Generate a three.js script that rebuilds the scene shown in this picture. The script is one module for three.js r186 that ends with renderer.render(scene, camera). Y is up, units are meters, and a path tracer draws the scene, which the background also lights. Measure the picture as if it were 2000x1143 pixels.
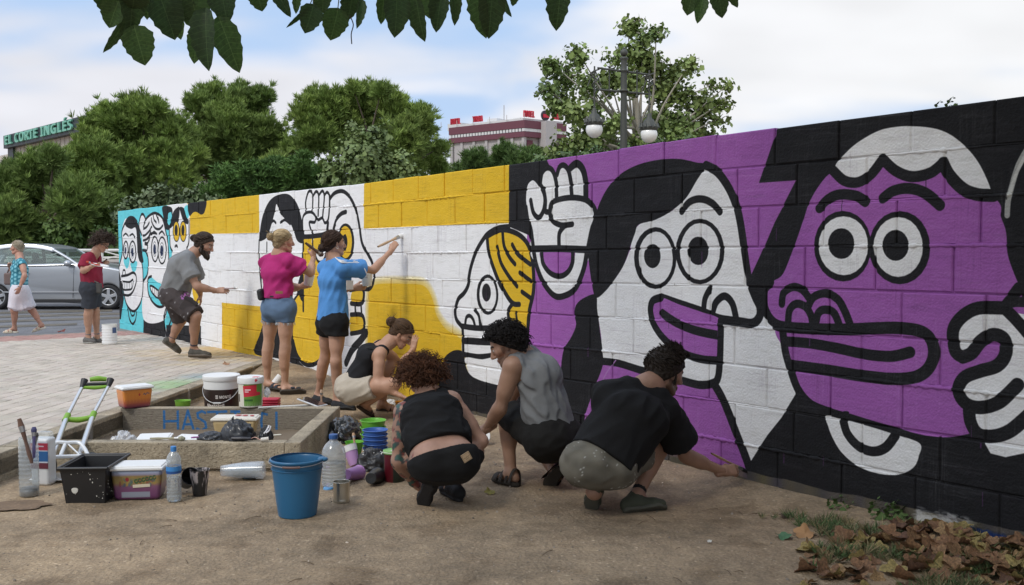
import * as THREE from 'three';
import { RoundedBoxGeometry } from 'three/addons/geometries/RoundedBoxGeometry.js';
import { mergeGeometries, mergeVertices, toCreasedNormals } from 'three/addons/utils/BufferGeometryUtils.js';
import { ImprovedNoise } from 'three/addons/math/ImprovedNoise.js';
import { FontLoader } from 'three/addons/loaders/FontLoader.js';
import { TextGeometry } from 'three/addons/geometries/TextGeometry.js';

// ---------------------------------------------------------------- camera, sky, sun, exposure
const scene = new THREE.Scene();
const EYE = 1.5, FOCAL = 2000, PITCH = Math.atan(87 / FOCAL);
const camera = new THREE.PerspectiveCamera(2 * Math.atan(571.5 / FOCAL) * 180 / Math.PI, 2000 / 1143, 0.05, 3000);
camera.position.set(0, EYE, 0);
camera.rotation.set(-PITCH, 0, 0);

const noise = new ImprovedNoise();
const N3 = (x, y, z) => noise.noise(x, y, z);
function fbm(x, y, z, oct = 4) { let s = 0, a = 0.5; for (let i = 0; i < oct; i++) { s += a * N3(x, y, z); x *= 2.03; y *= 2.03; z *= 2.03; a *= 0.5; } return s; }
const clamp = (x, a = 0, b = 1) => Math.min(b, Math.max(a, x));
const lerp = (a, b, t) => a + (b - a) * t;
const smooth = (a, b, x) => { const t = clamp((x - a) / (b - a)); return t * t * (3 - 2 * t); };

{ // partly cloudy sky: thin bright cloud sheets over pale blue
  const w = 1536, h = 768, d = new Float32Array(w * h * 4);
  for (let j = 0; j < h; j++) for (let i = 0; i < w; i++) {
    const el = (j + 0.5) / h * Math.PI - Math.PI / 2, az = ((i + 0.5) / w - 0.25) * 2 * Math.PI;   // az 0 is straight ahead, positive to the right
    const o = (j * w + i) * 4;
    const dx = Math.sin(az) * Math.cos(el), dz = Math.cos(az) * Math.cos(el), dy = Math.sin(el);
    const q = 1 / (Math.max(dy, 0) + 0.22);
    const wx = fbm(dx * q * 0.9 + 3.1, 0.7, dz * q * 0.9 + 8.2, 3) * 1.2;
    let c = fbm(dx * q * 1.35 + wx, 4.2 + wx * 0.6, dz * q * 2.6 + 1.7, 6) * 0.9 + 0.56;
    const deg = 180 / Math.PI, A = az * deg, E = el * deg;
    const hole = (a, e, sa, se, k) => k * Math.exp(-(((A - a) / sa) ** 2) - ((E - e) / se) ** 2);
    c -= hole(-7, 13.5, 10, 3.6, 0.62) + hole(17, 6.3, 5, 1.0, 0.36) + hole(-4.5, 7.6, 4, 1.2, 0.3) + hole(-24, 14, 6, 2.6, 0.4) + hole(24, 7.0, 2.6, 1.1, 0.2);
    c += hole(-16, 8.5, 11, 2.6, 0.25) + hole(19, 11, 12, 4, 0.35);
    const m = smooth(0.22, 0.72, c), warm = smooth(-20, 25, A);
    const t = clamp(dy, 0, 1);
    const blue = [lerp(0.56, 0.34, t ** 0.5), lerp(0.70, 0.54, t ** 0.5), lerp(0.90, 0.88, t ** 0.5)];
    const shade = 0.5 + 0.5 * fbm(dx * q * 2.2 + 9, 2, dz * q * 3 + 5, 4) * 1.6;
    const cl = lerp(0.80, 0.90, warm) + 0.20 * (shade - 0.5);
    const cloud = [cl * 0.99, cl * 1.0, cl * lerp(1.07, 1.02, warm)];
    const lift = 1 + 0.55 * smooth(0.25, 0.9, t);
    for (let k = 0; k < 3; k++) d[o + k] = lerp(blue[k], cloud[k], m) * lift * (dy < -0.02 ? 0.45 : 1);
    d[o + 3] = 1;
  }
  const sky = new THREE.DataTexture(d, w, h, THREE.RGBAFormat, THREE.FloatType);
  sky.mapping = THREE.EquirectangularReflectionMapping; sky.magFilter = THREE.LinearFilter; sky.minFilter = THREE.LinearFilter; sky.needsUpdate = true;
  scene.background = sky; scene.environment = sky;
}
const sun = new THREE.DirectionalLight(new THREE.Color(1, 0.95, 0.86), 1.5);
sun.position.set(-14, 26, 9); sun.target.position.set(0, 0, -10);
sun.shadow.radius = 22; sun.castShadow = true; sun.shadow.mapSize.set(2048, 2048);
Object.assign(sun.shadow.camera, { left: -30, right: 30, top: 30, bottom: -30, near: 1, far: 90 });
scene.add(sun, sun.target);
const renderer = new THREE.WebGLRenderer();
renderer.toneMapping = THREE.LinearToneMapping; renderer.toneMappingExposure = 1.05;
renderer.shadowMap.enabled = true;

// ---------------------------------------------------------------- helpers
function rng(seed) { let s = seed >>> 0; return () => { s = (s + 0x6d2b79f5) | 0; let t = Math.imul(s ^ (s >>> 15), 1 | s); t = (t + Math.imul(t ^ (t >>> 7), 61 | t)) ^ t; return ((t ^ (t >>> 14)) >>> 0) / 4294967296; }; }
const V = (x, y, z) => new THREE.Vector3(x, y, z);
const UP = V(0, 1, 0);
function ray(px, py) { const x = (px - 1000) / FOCAL, y = -(py - 571.5) / FOCAL, c = Math.cos(PITCH), s = Math.sin(PITCH); return V(x, y * c - s, -(y * s + c)); }
function at(px, py, depth) { const r = ray(px, py); return r.multiplyScalar(depth / -r.z).add(V(0, EYE, 0)); }             // the point in the place seen there, that many metres ahead
function ground(px, py, y = 0) { const r = ray(px, py); return r.multiplyScalar((y - EYE) / r.y).add(V(0, EYE, 0)); }        // the same on a level surface
const used = new Map();
function numbered(name) { const n = used.get(name) ?? 0; used.set(name, n + 1); return n ? name + '_' + String(n).padStart(3, '0') : name; }
function tag(o, label, category, group) { o.userData.label = label; o.userData.category = category; if (group) o.userData.group = group; return o; }
function setting(o) { o.userData.kind = 'structure'; return o; }
function mesh(name, geo, mat, parent = scene) {
  const m = new THREE.Mesh(Array.isArray(geo) ? merge(geo) : geo, mat); m.name = parent === scene ? numbered(name) : name; m.castShadow = m.receiveShadow = true; parent.add(m); return m;
}
function thing(name, label, category, pos = [0, 0, 0], turn = 0, group) {
  const g = new THREE.Group(); g.name = numbered(name); if (pos.isVector3) g.position.copy(pos); else g.position.set(...pos); g.rotation.y = turn; scene.add(g); return tag(g, label, category, group);
}
function copyOf(o, label, pos, turn) { const c = o.clone(); c.name = numbered(o.name.replace(/_\d{3}$/, '')); scene.add(c); c.userData = { ...o.userData, label: label ?? o.userData.label }; if (pos) c.position.copy(pos); if (turn !== undefined) c.rotation.y = turn; return c; }
function merge(list) {
  const keep = list.map((g) => { const n = g.index ? g.toNonIndexed() : g.clone(); for (const k of Object.keys(n.attributes)) if (!['position', 'normal', 'uv', 'color'].includes(k)) n.deleteAttribute(k); return n; });
  const cols = keep.some((g) => g.attributes.color);
  for (const g of keep) {
    const n = g.attributes.position.count;
    if (!g.attributes.uv) g.setAttribute('uv', new THREE.BufferAttribute(new Float32Array(n * 2), 2));
    if (!g.attributes.normal) g.computeVertexNormals();
    if (cols && !g.attributes.color) g.setAttribute('color', new THREE.BufferAttribute(new Float32Array(n * 3).fill(1), 3));
  }
  return mergeGeometries(keep);
}
function paint(g, r, gg, b) { const n = g.attributes.position.count, a = new Float32Array(n * 3); for (let i = 0; i < n; i++) { a[i * 3] = r; a[i * 3 + 1] = gg; a[i * 3 + 2] = b; } g.setAttribute('color', new THREE.BufferAttribute(a, 3)); return g; }
function shapeBy(g, f) { const p = g.attributes.position, v = V(0, 0, 0); for (let i = 0; i < p.count; i++) { v.fromBufferAttribute(p, i); f(v, i); p.setXYZ(i, v.x, v.y, v.z); } g.computeVertexNormals(); return g; }
function lathe(pts, seg = 32) { return new THREE.LatheGeometry(pts.map(([r, y]) => new THREE.Vector2(Math.max(r, 1e-4), y)), seg); }
function tube(pts, r, seg = 24, rad = 8, closed = false) { return new THREE.TubeGeometry(new THREE.CatmullRomCurve3(pts, closed), seg, r, rad, closed); }
function rod(a, b, ra, rb = ra, seg = 10) {   // a tapered bar from a to b
  const g = new THREE.CylinderGeometry(rb, ra, a.distanceTo(b), seg, 1), m = new THREE.Matrix4(), q = new THREE.Quaternion().setFromUnitVectors(UP, b.clone().sub(a).normalize());
  m.compose(a.clone().add(b).multiplyScalar(0.5), q, V(1, 1, 1)); return g.applyMatrix4(m);
}
function limb(pts, radii, seg = 7) {          // a tapered tube along points, one radius at each
  const curve = new THREE.CatmullRomCurve3(pts), n = Math.max(4, pts.length * 4), g = new THREE.TubeGeometry(curve, n, 1, seg), p = g.attributes.position, c = V(0, 0, 0), v = V(0, 0, 0);
  for (let i = 0; i <= n; i++) { const t = i / n; curve.getPointAt(t, c); const f = t * (radii.length - 1), k = Math.min(radii.length - 2, Math.floor(f)), r = lerp(radii[k], radii[k + 1], f - k); for (let j = 0; j <= seg; j++) { const o = i * (seg + 1) + j; v.fromBufferAttribute(p, o).sub(c).multiplyScalar(r).add(c); p.setXYZ(o, v.x, v.y, v.z); } }
  g.computeVertexNormals(); return g;
}
const rbox = (w, h, d, r = 0.004, s = 2) => new RoundedBoxGeometry(w, h, d, s, Math.min(r, w / 2.1, h / 2.1, d / 2.1));
function metreUV(g) {   // uv in metres by the face's main direction
  const n = g.attributes.normal, p = g.attributes.position, uv = new Float32Array(p.count * 2);
  for (let i = 0; i < p.count; i++) { const ax = Math.abs(n.getX(i)), ay = Math.abs(n.getY(i)), az = Math.abs(n.getZ(i)); uv[i * 2] = ax > ay && ax > az ? p.getZ(i) : p.getX(i); uv[i * 2 + 1] = ay >= ax && ay >= az ? p.getZ(i) : p.getY(i); }
  g.setAttribute('uv', new THREE.BufferAttribute(uv, 2)); return g;
}
function canvasTexture(w, h, draw, srgb = true) {
  const c = document.createElement('canvas'); c.width = w; c.height = h; draw(c.getContext('2d'), w, h);
  const t = new THREE.CanvasTexture(c); t.wrapS = t.wrapT = THREE.RepeatWrapping; if (srgb) t.colorSpace = THREE.SRGBColorSpace; return t;
}
function dataTexture(w, h, f, srgb = true) {  // f(u, v) gives [r, g, b] 0..255, tiles if f does
  const d = new Uint8Array(w * h * 4);
  for (let j = 0; j < h; j++) for (let i = 0; i < w; i++) { const c = f(i / w, j / h), o = (j * w + i) * 4; d[o] = clamp(c[0], 0, 255); d[o + 1] = clamp(c[1], 0, 255); d[o + 2] = clamp(c[2], 0, 255); d[o + 3] = 255; }
  const t = new THREE.DataTexture(d, w, h, THREE.RGBAFormat); t.magFilter = THREE.LinearFilter; t.minFilter = THREE.LinearMipmapLinearFilter; t.generateMipmaps = true; t.wrapS = t.wrapT = THREE.RepeatWrapping; if (srgb) t.colorSpace = THREE.SRGBColorSpace; t.needsUpdate = true; return t;
}
// noise that tiles over the unit square
const HASH = new Float32Array(4096); { const r = rng(1234); for (let i = 0; i < 4096; i++) HASH[i] = r() * 6.2832; }
function perlin2(x, y, P, seed) {            // gradient noise that repeats every P cells
  const X = Math.floor(x), Y = Math.floor(y), fx = x - X, fy = y - Y, u = fx * fx * fx * (fx * (fx * 6 - 15) + 10), v = fy * fy * fy * (fy * (fy * 6 - 15) + 10);
  const g = (i, j) => { const a = HASH[((((X + i) % P + P) % P) * 73 + (((Y + j) % P + P) % P) * 1031 + seed * 277) & 4095]; return Math.cos(a) * (fx - i) + Math.sin(a) * (fy - j); };
  return lerp(lerp(g(0, 0), g(1, 0), u), lerp(g(0, 1), g(1, 1), u), v) * 1.4;
}
function tileNoise(u, v, f, seed = 0, oct = 4) { let s = 0, k = 0.5, P = Math.max(2, Math.round(f)); for (let i = 0; i < oct; i++) { s += k * perlin2(u * P, v * P, P, seed + i * 7); k *= 0.5; P *= 2; } return s * 1.5; }
const repeated = (t, x, y = x) => { const c = t.clone(); c.repeat.set(x, y); c.needsUpdate = true; return c; };
const fineBump = dataTexture(256, 256, (u, v) => { const n = tileNoise(u, v, 22, 5, 4) * 0.5 + 0.5, g = n * 255; return [g, g, g]; }, false);
const std = (o) => new THREE.MeshStandardMaterial({ roughness: 0.7, ...o });
const phys = (o) => new THREE.MeshPhysicalMaterial({ roughness: 0.5, ...o });
const rgb = (r, g, b) => new THREE.Color().setRGB(r, g, b);
const plain = (r, g, b, rough = 0.7, more = {}) => std({ color: rgb(r, g, b), roughness: rough, ...more });
// ---------------------------------------------------------------- the block wall and its mural
const WALL_R = at(2000, 484.5, 5.036), WALL_L = at(232, 484.5, 18.2);
WALL_R.y = WALL_L.y = 0;
const WALL_DIR = WALL_L.clone().sub(WALL_R).normalize(), WALL_LEN = WALL_L.distanceTo(WALL_R);     // along the wall, away from the camera
const WALL_OUT = V(-WALL_DIR.z, 0, WALL_DIR.x).normalize(); if (WALL_OUT.z < 0) WALL_OUT.negate();    // its face looks at the path
function onWall(px, py) { const r = ray(px, py), k = (WALL_R.clone().sub(V(0, EYE, 0)).dot(WALL_OUT)) / r.dot(WALL_OUT), p = r.multiplyScalar(k).add(V(0, EYE, 0)); return [p.clone().sub(WALL_R).dot(WALL_DIR), p.y]; }
const wallPoint = (s, y, out = 0) => WALL_R.clone().addScaledVector(WALL_DIR, s).addScaledVector(WALL_OUT, out).setY(y);
const sag = (s) => { const k = [[-3, 0.01], [0, 0], [2, -0.012], [4.5, -0.048], [7, -0.07], [10, -0.07], [17, -0.09]]; for (let i = 1; i < k.length; i++) if (s < k[i][0]) return lerp(k[i - 1][1], k[i][1], smooth(k[i - 1][0], k[i][0], s) * 0.5 + 0.5 * (s - k[i - 1][0]) / (k[i][0] - k[i - 1][0])); return -0.09; };
const COURSES = [2.235, 2.015, 1.765, 1.515, 1.265, 1.015, 0.765, 0.515, 0.265, 0.015, -0.235];
const S0 = -2.3, SEC = 4.7, PXM = 360, SECTIONS = 4, Y0 = -0.3, Y1 = 2.4, MARGIN = 0.45;
const INK = '#1e1e21', WHITE = '#e9e9ea', YELLOW = '#dbb32b', PURPLE = '#a05fac', CYAN = '#67cfda';
const FRAMES = { a: [850, 280, 0.5426], b: [1400, 180, 0.4549], c: [1300, 600, 0.4752], d: [400, 320, 0.3849], e: [200, 390, 0.28], n: [0, 0, 1] };
const mural = [];   // [kind, frame, points, colour or width in metres]
const fill = (f, col, pts) => mural.push(['fill', f, pts, col]), poly = (f, col, pts) => mural.push(['poly', f, pts, col]), line = (f, w, pts, col = INK) => mural.push(['line', f, pts, w, col]);
const oval = (f, col, x, y, rx, ry) => { let p = ''; for (let i = 0; i < 24; i++) p += (x + rx * Math.cos(i * Math.PI / 12)).toFixed(1) + ',' + (y + ry * Math.sin(i * Math.PI / 12)).toFixed(1) + ' '; mural.push(['poly', f, p.trim(), col]); };
const spray = (f, col, pts) => mural.push(['spray', f, pts, col]);

// yellow bands and the sprayed patch
poly('n', YELLOW, '366,370 507,360 507,455 366,458');
poly('n', YELLOW, '434,591 514,599 514,720 434,700');
poly('n', YELLOW, '712,340 998,310 998,436 850,441 712,447');
spray('d', YELLOW, '834,690 842,640 870,614 930,607 1000,608 1090,612 1130,632 1158,690 1180,770 1225,835 1290,878 1308,920 1308,1200 1200,1300 1000,1300 832,1300 832,900');
// right-hand grounds
poly('n', PURPLE, '1040,270 1560,200 1560,700 1330,760 1150,900 1030,900 1030,480');
poly('n', INK, '1520,200 1519,254 1484,357 1557,352 1540,385 1514,435 1490,492 1466,544 1464,560 1490,612 1535,640 1556,770 1528,815 1500,850 1465,905 1465,1100 2700,1500 2700,0');
poly('n', INK, '1290,880 1380,910 1470,935 1700,985 1700,1100 1290,960 1000,860 860,815 860,770 1000,790');
poly('a', INK, '268,60 400,50 425,110 560,200 575,250 552,382 352,382 338,330 268,300');
// seated dark figure at the left of the fist
fill('a', INK, '18,960 24,830 36,775 70,746 104,752 112,800 128,832 160,852 220,868 300,884 380,884 470,880 470,1010 240,1010');
// small face with yellow hair
fill('a', WHITE, '270,300 230,305 185,330 150,390 130,450 120,510 105,540 85,560 75,600 80,635 100,660 102,760 160,770 230,760 300,700 330,640 300,400');
fill('a', YELLOW, '186,335 210,318 240,309 285,318 318,340 342,378 355,440 356,530 342,600 336,680 332,740 308,710 285,650 268,640 264,605 280,578 240,520 205,440 190,380');
line('a', 0.045, '268,300 230,305 200,320 180,340 150,390 130,450 120,510 105,540 85,560 75,600 80,635 100,660');
line('a', 0.045, '190,345 195,390 210,440 240,515 278,572 305,580'); line('a', 0.045, '190,335 240,312 285,320 320,342 342,378 355,440 356,530 342,600 337,660 330,740'); line('a', 0.04, '268,640 264,605 280,578');
for (const p of ['225,372 240,430 270,480 296,515', '245,320 250,370 270,410 290,435', '280,365 300,400 345,436', '308,465 346,496', '314,535 345,556', '292,612 296,640']) line('a', 0.04, p);
oval('a', INK, 191, 545, 39, 73); oval('a', WHITE, 192, 545, 30, 61); oval('a', INK, 187, 537, 16, 33);
line('a', 0.035, '110,656 115,627 128,622 140,636 146,658'); line('a', 0.035, '145,600 160,622 165,662'); line('a', 0.05, '98,658 150,665 210,666'); line('a', 0.04, '101,660 103,700 104,760'); line('a', 0.06, '104,710 170,714 240,716'); line('a', 0.05, '104,760 160,769 225,762');
fill('a', WHITE, '112,772 118,810 135,836 165,852 232,868 250,860 240,772 170,778');
// raised fist and collar
fill('a', WHITE, '325,170 332,135 355,122 380,140 385,108 402,90 422,96 438,112 442,86 465,78 486,96 492,80 511,75 535,98 546,190 575,222 579,260 570,300 552,378 356,378 350,320 331,260');
line('a', 0.045, '330,255 323,200 330,145 355,124 380,150 397,190 394,235 380,264 368,266 354,246 346,205'); line('a', 0.045, '328,230 334,275 346,310 356,378'); line('a', 0.045, '380,140 386,106 404,88 424,98 437,140 440,197'); line('a', 0.045, '440,112 449,86 465,79 482,98 491,145 495,192'); line('a', 0.06, '490,88 512,74 534,94 545,140 546,192'); line('a', 0.045, '392,165 399,205 398,242 411,248');
line('a', 0.045, '414,252 421,217 450,202 500,196 548,206 577,238 578,275 566,310 552,378'); line('a', 0.045, '414,252 424,280 455,295 496,291'); line('a', 0.045, '468,296 449,325 448,376');
fill('a', WHITE, '357,384 368,440 390,498 428,543 462,550 508,520 538,450 549,384'); fill('a', PURPLE, '386,386 391,430 415,464 450,478 480,462 497,430 498,386');
line('a', 0.05, '357,384 368,440 390,498 428,545 462,552 508,522 538,450 550,384'); line('a', 0.045, '386,386 391,430 415,466 450,479 480,464 497,430 498,386'); line('a', 0.055, '350,380 450,379 562,383');
// large face with the side parting
fill('a', WHITE, '975,80 1020,105 1062,165 1090,235 1105,310 1118,400 1132,490 1155,550 1172,590 1170,625 1145,648 1040,640 1032,760 1022,840 1005,865 950,870 850,845 735,815 660,795 606,785 600,700 585,600 580,555 640,500 680,440 705,380 735,295 860,240 940,140');
poly('n', WHITE, '1408,632 1470,636 1490,612 1535,642 1552,740 1556,770 1528,815 1500,850 1465,904 1450,870 1425,790 1404,748');
poly('n', PURPLE, '1150,830 1165,765 1182,728 1205,704 1250,716 1330,746 1395,754 1412,776 1440,850 1466,936 1400,915 1290,884');
fill('a', INK, '975,80 940,68 880,58 810,59 740,75 680,105 630,150 597,210 580,260 565,310 553,380 558,440 566,500 580,555 612,535 645,495 680,440 703,380 722,325 736,293 795,276 855,243 905,198 942,140');
fill('a', INK, '580,545 535,560 510,585 504,620 508,655 490,700 465,742 456,800 455,880 470,980 520,1040 548,960 575,880 605,800 604,740 596,680 586,600');
line('a', 0.06, '975,80 1020,105 1062,165 1090,235 1105,310 1118,400 1132,490 1155,550 1172,590 1170,625 1145,648 1100,643 1025,632 960,605 880,578 815,555');
line('a', 0.05, '890,245 918,212 960,200 1000,215 1026,246');
oval('a', INK, 795, 413, 77, 111); oval('a', WHITE, 797, 413, 62, 95); oval('a', INK, 785, 406, 30, 43);
oval('a', INK, 956, 390, 87, 118); oval('a', WHITE, 956, 390, 71, 102); oval('a', INK, 949, 387, 37, 51);
line('a', 0.045, '992,523 973,560 968,602'); line('a', 0.05, '1000,612 1014,572 1044,550 1072,576 1086,626');
fill('a', PURPLE, '780,608 784,572 815,555 880,580 960,607 1032,638 1032,720 1028,785 960,777 900,756 845,722 798,668');
line('a', 0.055, '815,555 784,570 778,610 795,660 840,717 900,756 960,777 1027,782'); line('a', 0.06, '820,612 870,645 940,674 1028,692'); line('a', 0.055, '1032,640 1029,770 1022,840 1005,863 955,870 890,854 820,835'); line('a', 0.055, '606,785 660,792 735,815 800,832'); line('c', 0.065, '205,318 236,372 276,470 340,640 354,705');
line('n', 0.010, '1160,790 1182,735 1204,704', '#a97ab5');
// purple face with white hair
fill('b', PURPLE, '500,345 450,392 402,470 376,545 345,640 312,730 282,788 240,816 211,850 205,890 216,940 246,985 288,1006 300,1100 600,1160 1300,1160 1310,870 1305,830 1290,800 1256,700 1246,600 1226,540 1192,450 900,300 600,330');
fill('c', PURPLE, '480,70 495,180 516,252 548,335 592,392 662,428 740,446 850,480 950,510 1050,540 1170,552 1262,535 1330,300 1350,60 900,20');
fill('b', WHITE, '512,320 560,260 620,210 700,165 780,148 840,146 930,155 1000,180 1060,225 1112,282 1152,350 1182,430 1130,425 1060,400 1010,370 970,305 920,335 850,350 780,332 715,285 668,345 610,376 555,368');
line('b', 0.06, '504,338 550,380 610,386 665,352 715,288'); line('b', 0.06, '715,288 770,338 840,363 920,348 975,304'); line('b', 0.065, '975,304 1002,355 1060,415 1120,440 1195,444');
line('b', 0.06, '444,498 480,460 530,440 600,445 642,470'); line('b', 0.06, '718,455 760,425 830,414 900,435 962,486');
oval('b', INK, 545, 662, 124, 152); oval('b', INK, 790, 668, 132, 157); oval('b', WHITE, 548, 660, 107, 127); oval('b', INK, 540, 650, 56, 66); oval('b', WHITE, 784, 665, 106, 128); oval('b', INK, 773, 658, 56, 66);
line('b', 0.05, '282,910 290,862 330,836 370,846 402,884'); line('b', 0.05, '396,922 420,880 470,864 520,888 552,940 580,1008'); line('b', 0.05, '310,1000 315,940 345,910 385,922 408,960 416,1000'); line('b', 0.05, '428,1000 440,950 470,935 507,952 532,1008');
line('b', 0.06, '235,815 208,848 203,892 215,945 246,987 290,1008');
line('c', 0.068, '462,74 500,82 620,90 750,92 860,86 960,86 1040,96 1085,122 1104,170 1098,222 1068,266 1018,290 930,295 800,281 650,256 515,238'); line('c', 0.062, '500,140 600,150 700,166 820,192 930,202 1008,184');
line('c', 0.055, '485,80 496,180 518,256 550,338 600,396 680,432 760,456 900,500 1050,545 1170,556 1262,540'); oval('c', INK, 745, 433, 15, 7);
fill('c', WHITE, '662,446 720,458 820,484 940,522 1047,560 1044,612 1020,660 960,688 880,684 800,655 732,600 692,540 672,490'); line('c', 0.055, '735,470 752,522 800,572 860,592 910,576 948,528');
// the hand at the right end
poly('c', WHITE, '1196,130 1206,80 1240,36 1300,12 1390,10 1520,40 1560,300 1560,560 1480,600 1400,616 1340,600 1315,556 1275,520 1252,470 1246,410 1216,370 1206,310 1196,200');
fill('c', PURPLE, '1150,200 1228,206 1266,188 1300,148 1350,122 1388,142 1394,190 1364,234 1300,254 1238,276 1180,330');
line('c', 0.068, '1226,206 1196,184 1186,130 1192,80 1232,32 1292,4 1395,2'); line('c', 0.068, '1226,206 1262,190 1300,140 1350,112 1394,132 1402,190 1368,240 1300,262 1240,284 1211,322 1212,362 1242,400 1300,414 1370,394 1420,350 1452,318'); line('c', 0.068, '1250,405 1256,470 1288,520 1350,530 1420,508 1500,440');
line('c', 0.06, '1395,2 1440,50 1500,120'); line('b', 0.055, '1302,838 1246,912'); line('b', 0.05, '1250,908 1290,900 1350,905');
line('b', 0.028, '1345,230 1300,310 1272,400 1256,470 1252,530', '#a9a9a6'); line('b', 0.018, '1336,260 1290,350 1262,440', '#c9c9c4');
// black-haired face, fist and the yellow face beside it
fill('d', INK, '279,388 284,320 300,250 330,190 370,160 420,153 452,175 477,220 496,290 506,350 511,388 495,405 470,390 455,350 440,310 410,280 385,250 368,205 360,240 350,280 335,330 320,370 300,388');
line('d', 0.035, '278,390 278,500 289,632'); line('d', 0.035, '340,300 352,290 364,300'); line('d', 0.035, '388,298 410,285 436,306'); line('d', 0.03, '318,400 318,445');
fill('d', INK, '256,962 280,870 300,815 340,805 450,808 458,930 480,1000 500,1030 380,990');
fill('d', YELLOW, '508,374 600,372 625,420 640,600 640,900 600,965 560,1008 515,1014 476,985 454,920 450,820 458,700 480,640 502,560');
fill('d', WHITE, '548,382 552,430 575,494 605,496 622,440 590,380'); oval('d', YELLOW, 575, 400, 22, 40);
line('d', 0.035, '550,384 553,430 576,494 604,492 620,450'); line('d', 0.045, '501,400 500,540 503,745'); fill('d', INK, '490,560 470,640 485,680 502,690 502,560'); line('d', 0.035, '455,690 478,650 490,600');
line('d', 0.05, '452,900 470,970 505,1014 548,1020 592,990 625,925'); oval('d', INK, 579, 578, 7, 9); oval('d', INK, 535, 620, 9, 9); line('d', 0.035, '536,575 540,585');
oval('d', INK, 718, 398, 44, 96); oval('d', YELLOW, 716, 398, 34, 82); oval('d', INK, 712, 400, 15, 42);
line('d', 0.045, '636,182 660,150 700,140 735,165 765,220 785,300 800,400 830,460 850,500 862,560 855,610 835,635 798,634'); line('d', 0.05, '655,330 670,285 695,255 720,243');
for (const p of ['515,242 513,195 526,146 540,141 549,175 547,242', '549,165 566,140 579,165 578,262', '579,160 598,138 608,168 600,272', '608,160 622,144 635,172 630,275 612,300 598,276 578,284 566,268', '502,358 499,282 514,252 545,246 566,268 562,296 534,298 544,340 556,366']) line('d', 0.035, p);
line('d', 0.055, '505,370 560,367 615,352 627,300');
fill('d', YELLOW, '755,640 803,636 807,690 790,712 745,712'); fill('d', YELLOW, '745,768 800,770 812,815 800,848 745,860'); line('d', 0.05, '740,640 803,636 808,690 790,712 745,710'); line('d', 0.05, '745,766 800,769 813,820 800,850 745,862'); line('d', 0.035, '766,716 768,764'); line('d', 0.035, '795,714 798,766'); line('d', 0.09, '822,858 790,900 750,945 720,1010');
// turquoise end of the wall
poly('e', CYAN, '60,40 440,30 490,80 490,330 480,560 560,800 560,900 290,900 290,960 60,930');
poly('e', INK, '288,838 432,846 450,1000 288,960'); poly('e', INK, '446,876 690,880 690,1040 450,1010');
fill('e', WHITE, '280,270 258,190 265,120 285,100 302,132 330,110 375,94 420,130 441,200 456,290 466,400 462,520 456,700 430,842 290,834 286,560 285,420');
line('e', 0.045, '276,245 258,190 265,122 285,101 302,132 300,160'); line('e', 0.045, '290,190 305,140 335,108 375,94 420,130 441,200 456,290 466,400'); line('e', 0.04, '465,400 455,740 432,830');
for (const p of ['345,130 350,165 372,200 400,205 425,180', '358,110 364,140 378,160', '380,108 392,138 396,160', '330,160 312,190 290,205', '345,190 330,220 300,250 285,250', '340,220 320,270 288,285', '375,235 340,240 320,300 300,300', '300,310 318,320 312,355 300,350']) line('e', 0.04, p);
fill('e', CYAN, '284,355 308,365 322,430 316,520 284,566'); line('e', 0.045, '284,352 308,366 322,430 316,520 290,564');
fill('e', WHITE, '140,215 150,160 175,132 240,190 246,300 274,430 285,500 285,620 270,710 236,768 205,772 172,732 152,660 128,550 118,470 140,370 138,260');
fill('e', INK, '160,160 182,120 215,116 245,150 262,220 276,300 282,380 290,432 272,440 250,400 244,300 234,200 202,205 170,190');
line('e', 0.045, '160,165 140,215 138,260 140,370 118,470 128,550 152,660 172,732 205,774 236,770 270,710 285,620 285,500 276,430');
fill('e', CYAN, '150,425 165,402 190,410 190,450 170,482'); fill('e', CYAN, '200,442 242,432 236,490 214,506');
for (const [x, y, rx, ry] of [[165, 352, 17, 60], [213, 365, 22, 74], [368, 345, 24, 86], [418, 355, 28, 92]]) { oval('e', INK, x, y, rx + 4, ry + 7); oval('e', WHITE, x, y, rx - 3, ry - 6); oval('e', INK, x - 2, y, rx * 0.55, ry * 0.62); oval('e', WHITE, x - 2, y, rx * 0.5, ry * 0.56); oval('e', '#1d2a4a', x - 2, y + 2, rx * 0.4, ry * 0.42); }
line('e', 0.035, '148,252 165,238 182,255'); line('e', 0.035, '192,252 212,240 230,265'); line('e', 0.035, '345,245 362,225 382,240'); line('e', 0.035, '398,240 418,222 436,245'); line('e', 0.035, '142,522 148,492 160,498 162,524');
line('e', 0.045, '135,535 180,526 215,510 236,532 236,580 215,640 185,668 145,662'); line('e', 0.035, '145,570 190,575 215,560 208,618 180,630 145,624 143,575'); for (const x of [155, 167, 179, 191, 203]) line('e', 0.02, `${x},572 ${x},626`);
line('e', 0.045, '178,752 190,830 210,868 232,840 240,785'); line('e', 0.035, '195,775 205,808 222,806 228,785');
poly('e', INK, '116,480 130,565 152,690 132,835 112,835');
fill('e', CYAN, '318,600 322,552 336,536 380,572 425,602 441,690 430,740 390,746 350,712 326,660'); line('e', 0.045, '345,535 322,550 318,600 326,660 350,712 390,746 430,740 452,690'); fill('e', WHITE, '335,600 350,605 400,642 424,668 415,686 380,684 345,642'); line('e', 0.035, '335,602 352,605 400,642 424,668 415,686 380,684 345,642 334,604'); for (const x of [352, 364, 376, 388, 400]) line('e', 0.02, `${x},${608 + (x - 352) * 0.7} ${x},${650 + (x - 352) * 0.75}`);
line('e', 0.04, '452,740 432,830 450,960'); line('e', 0.04, '475,760 478,840 462,885');
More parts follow.
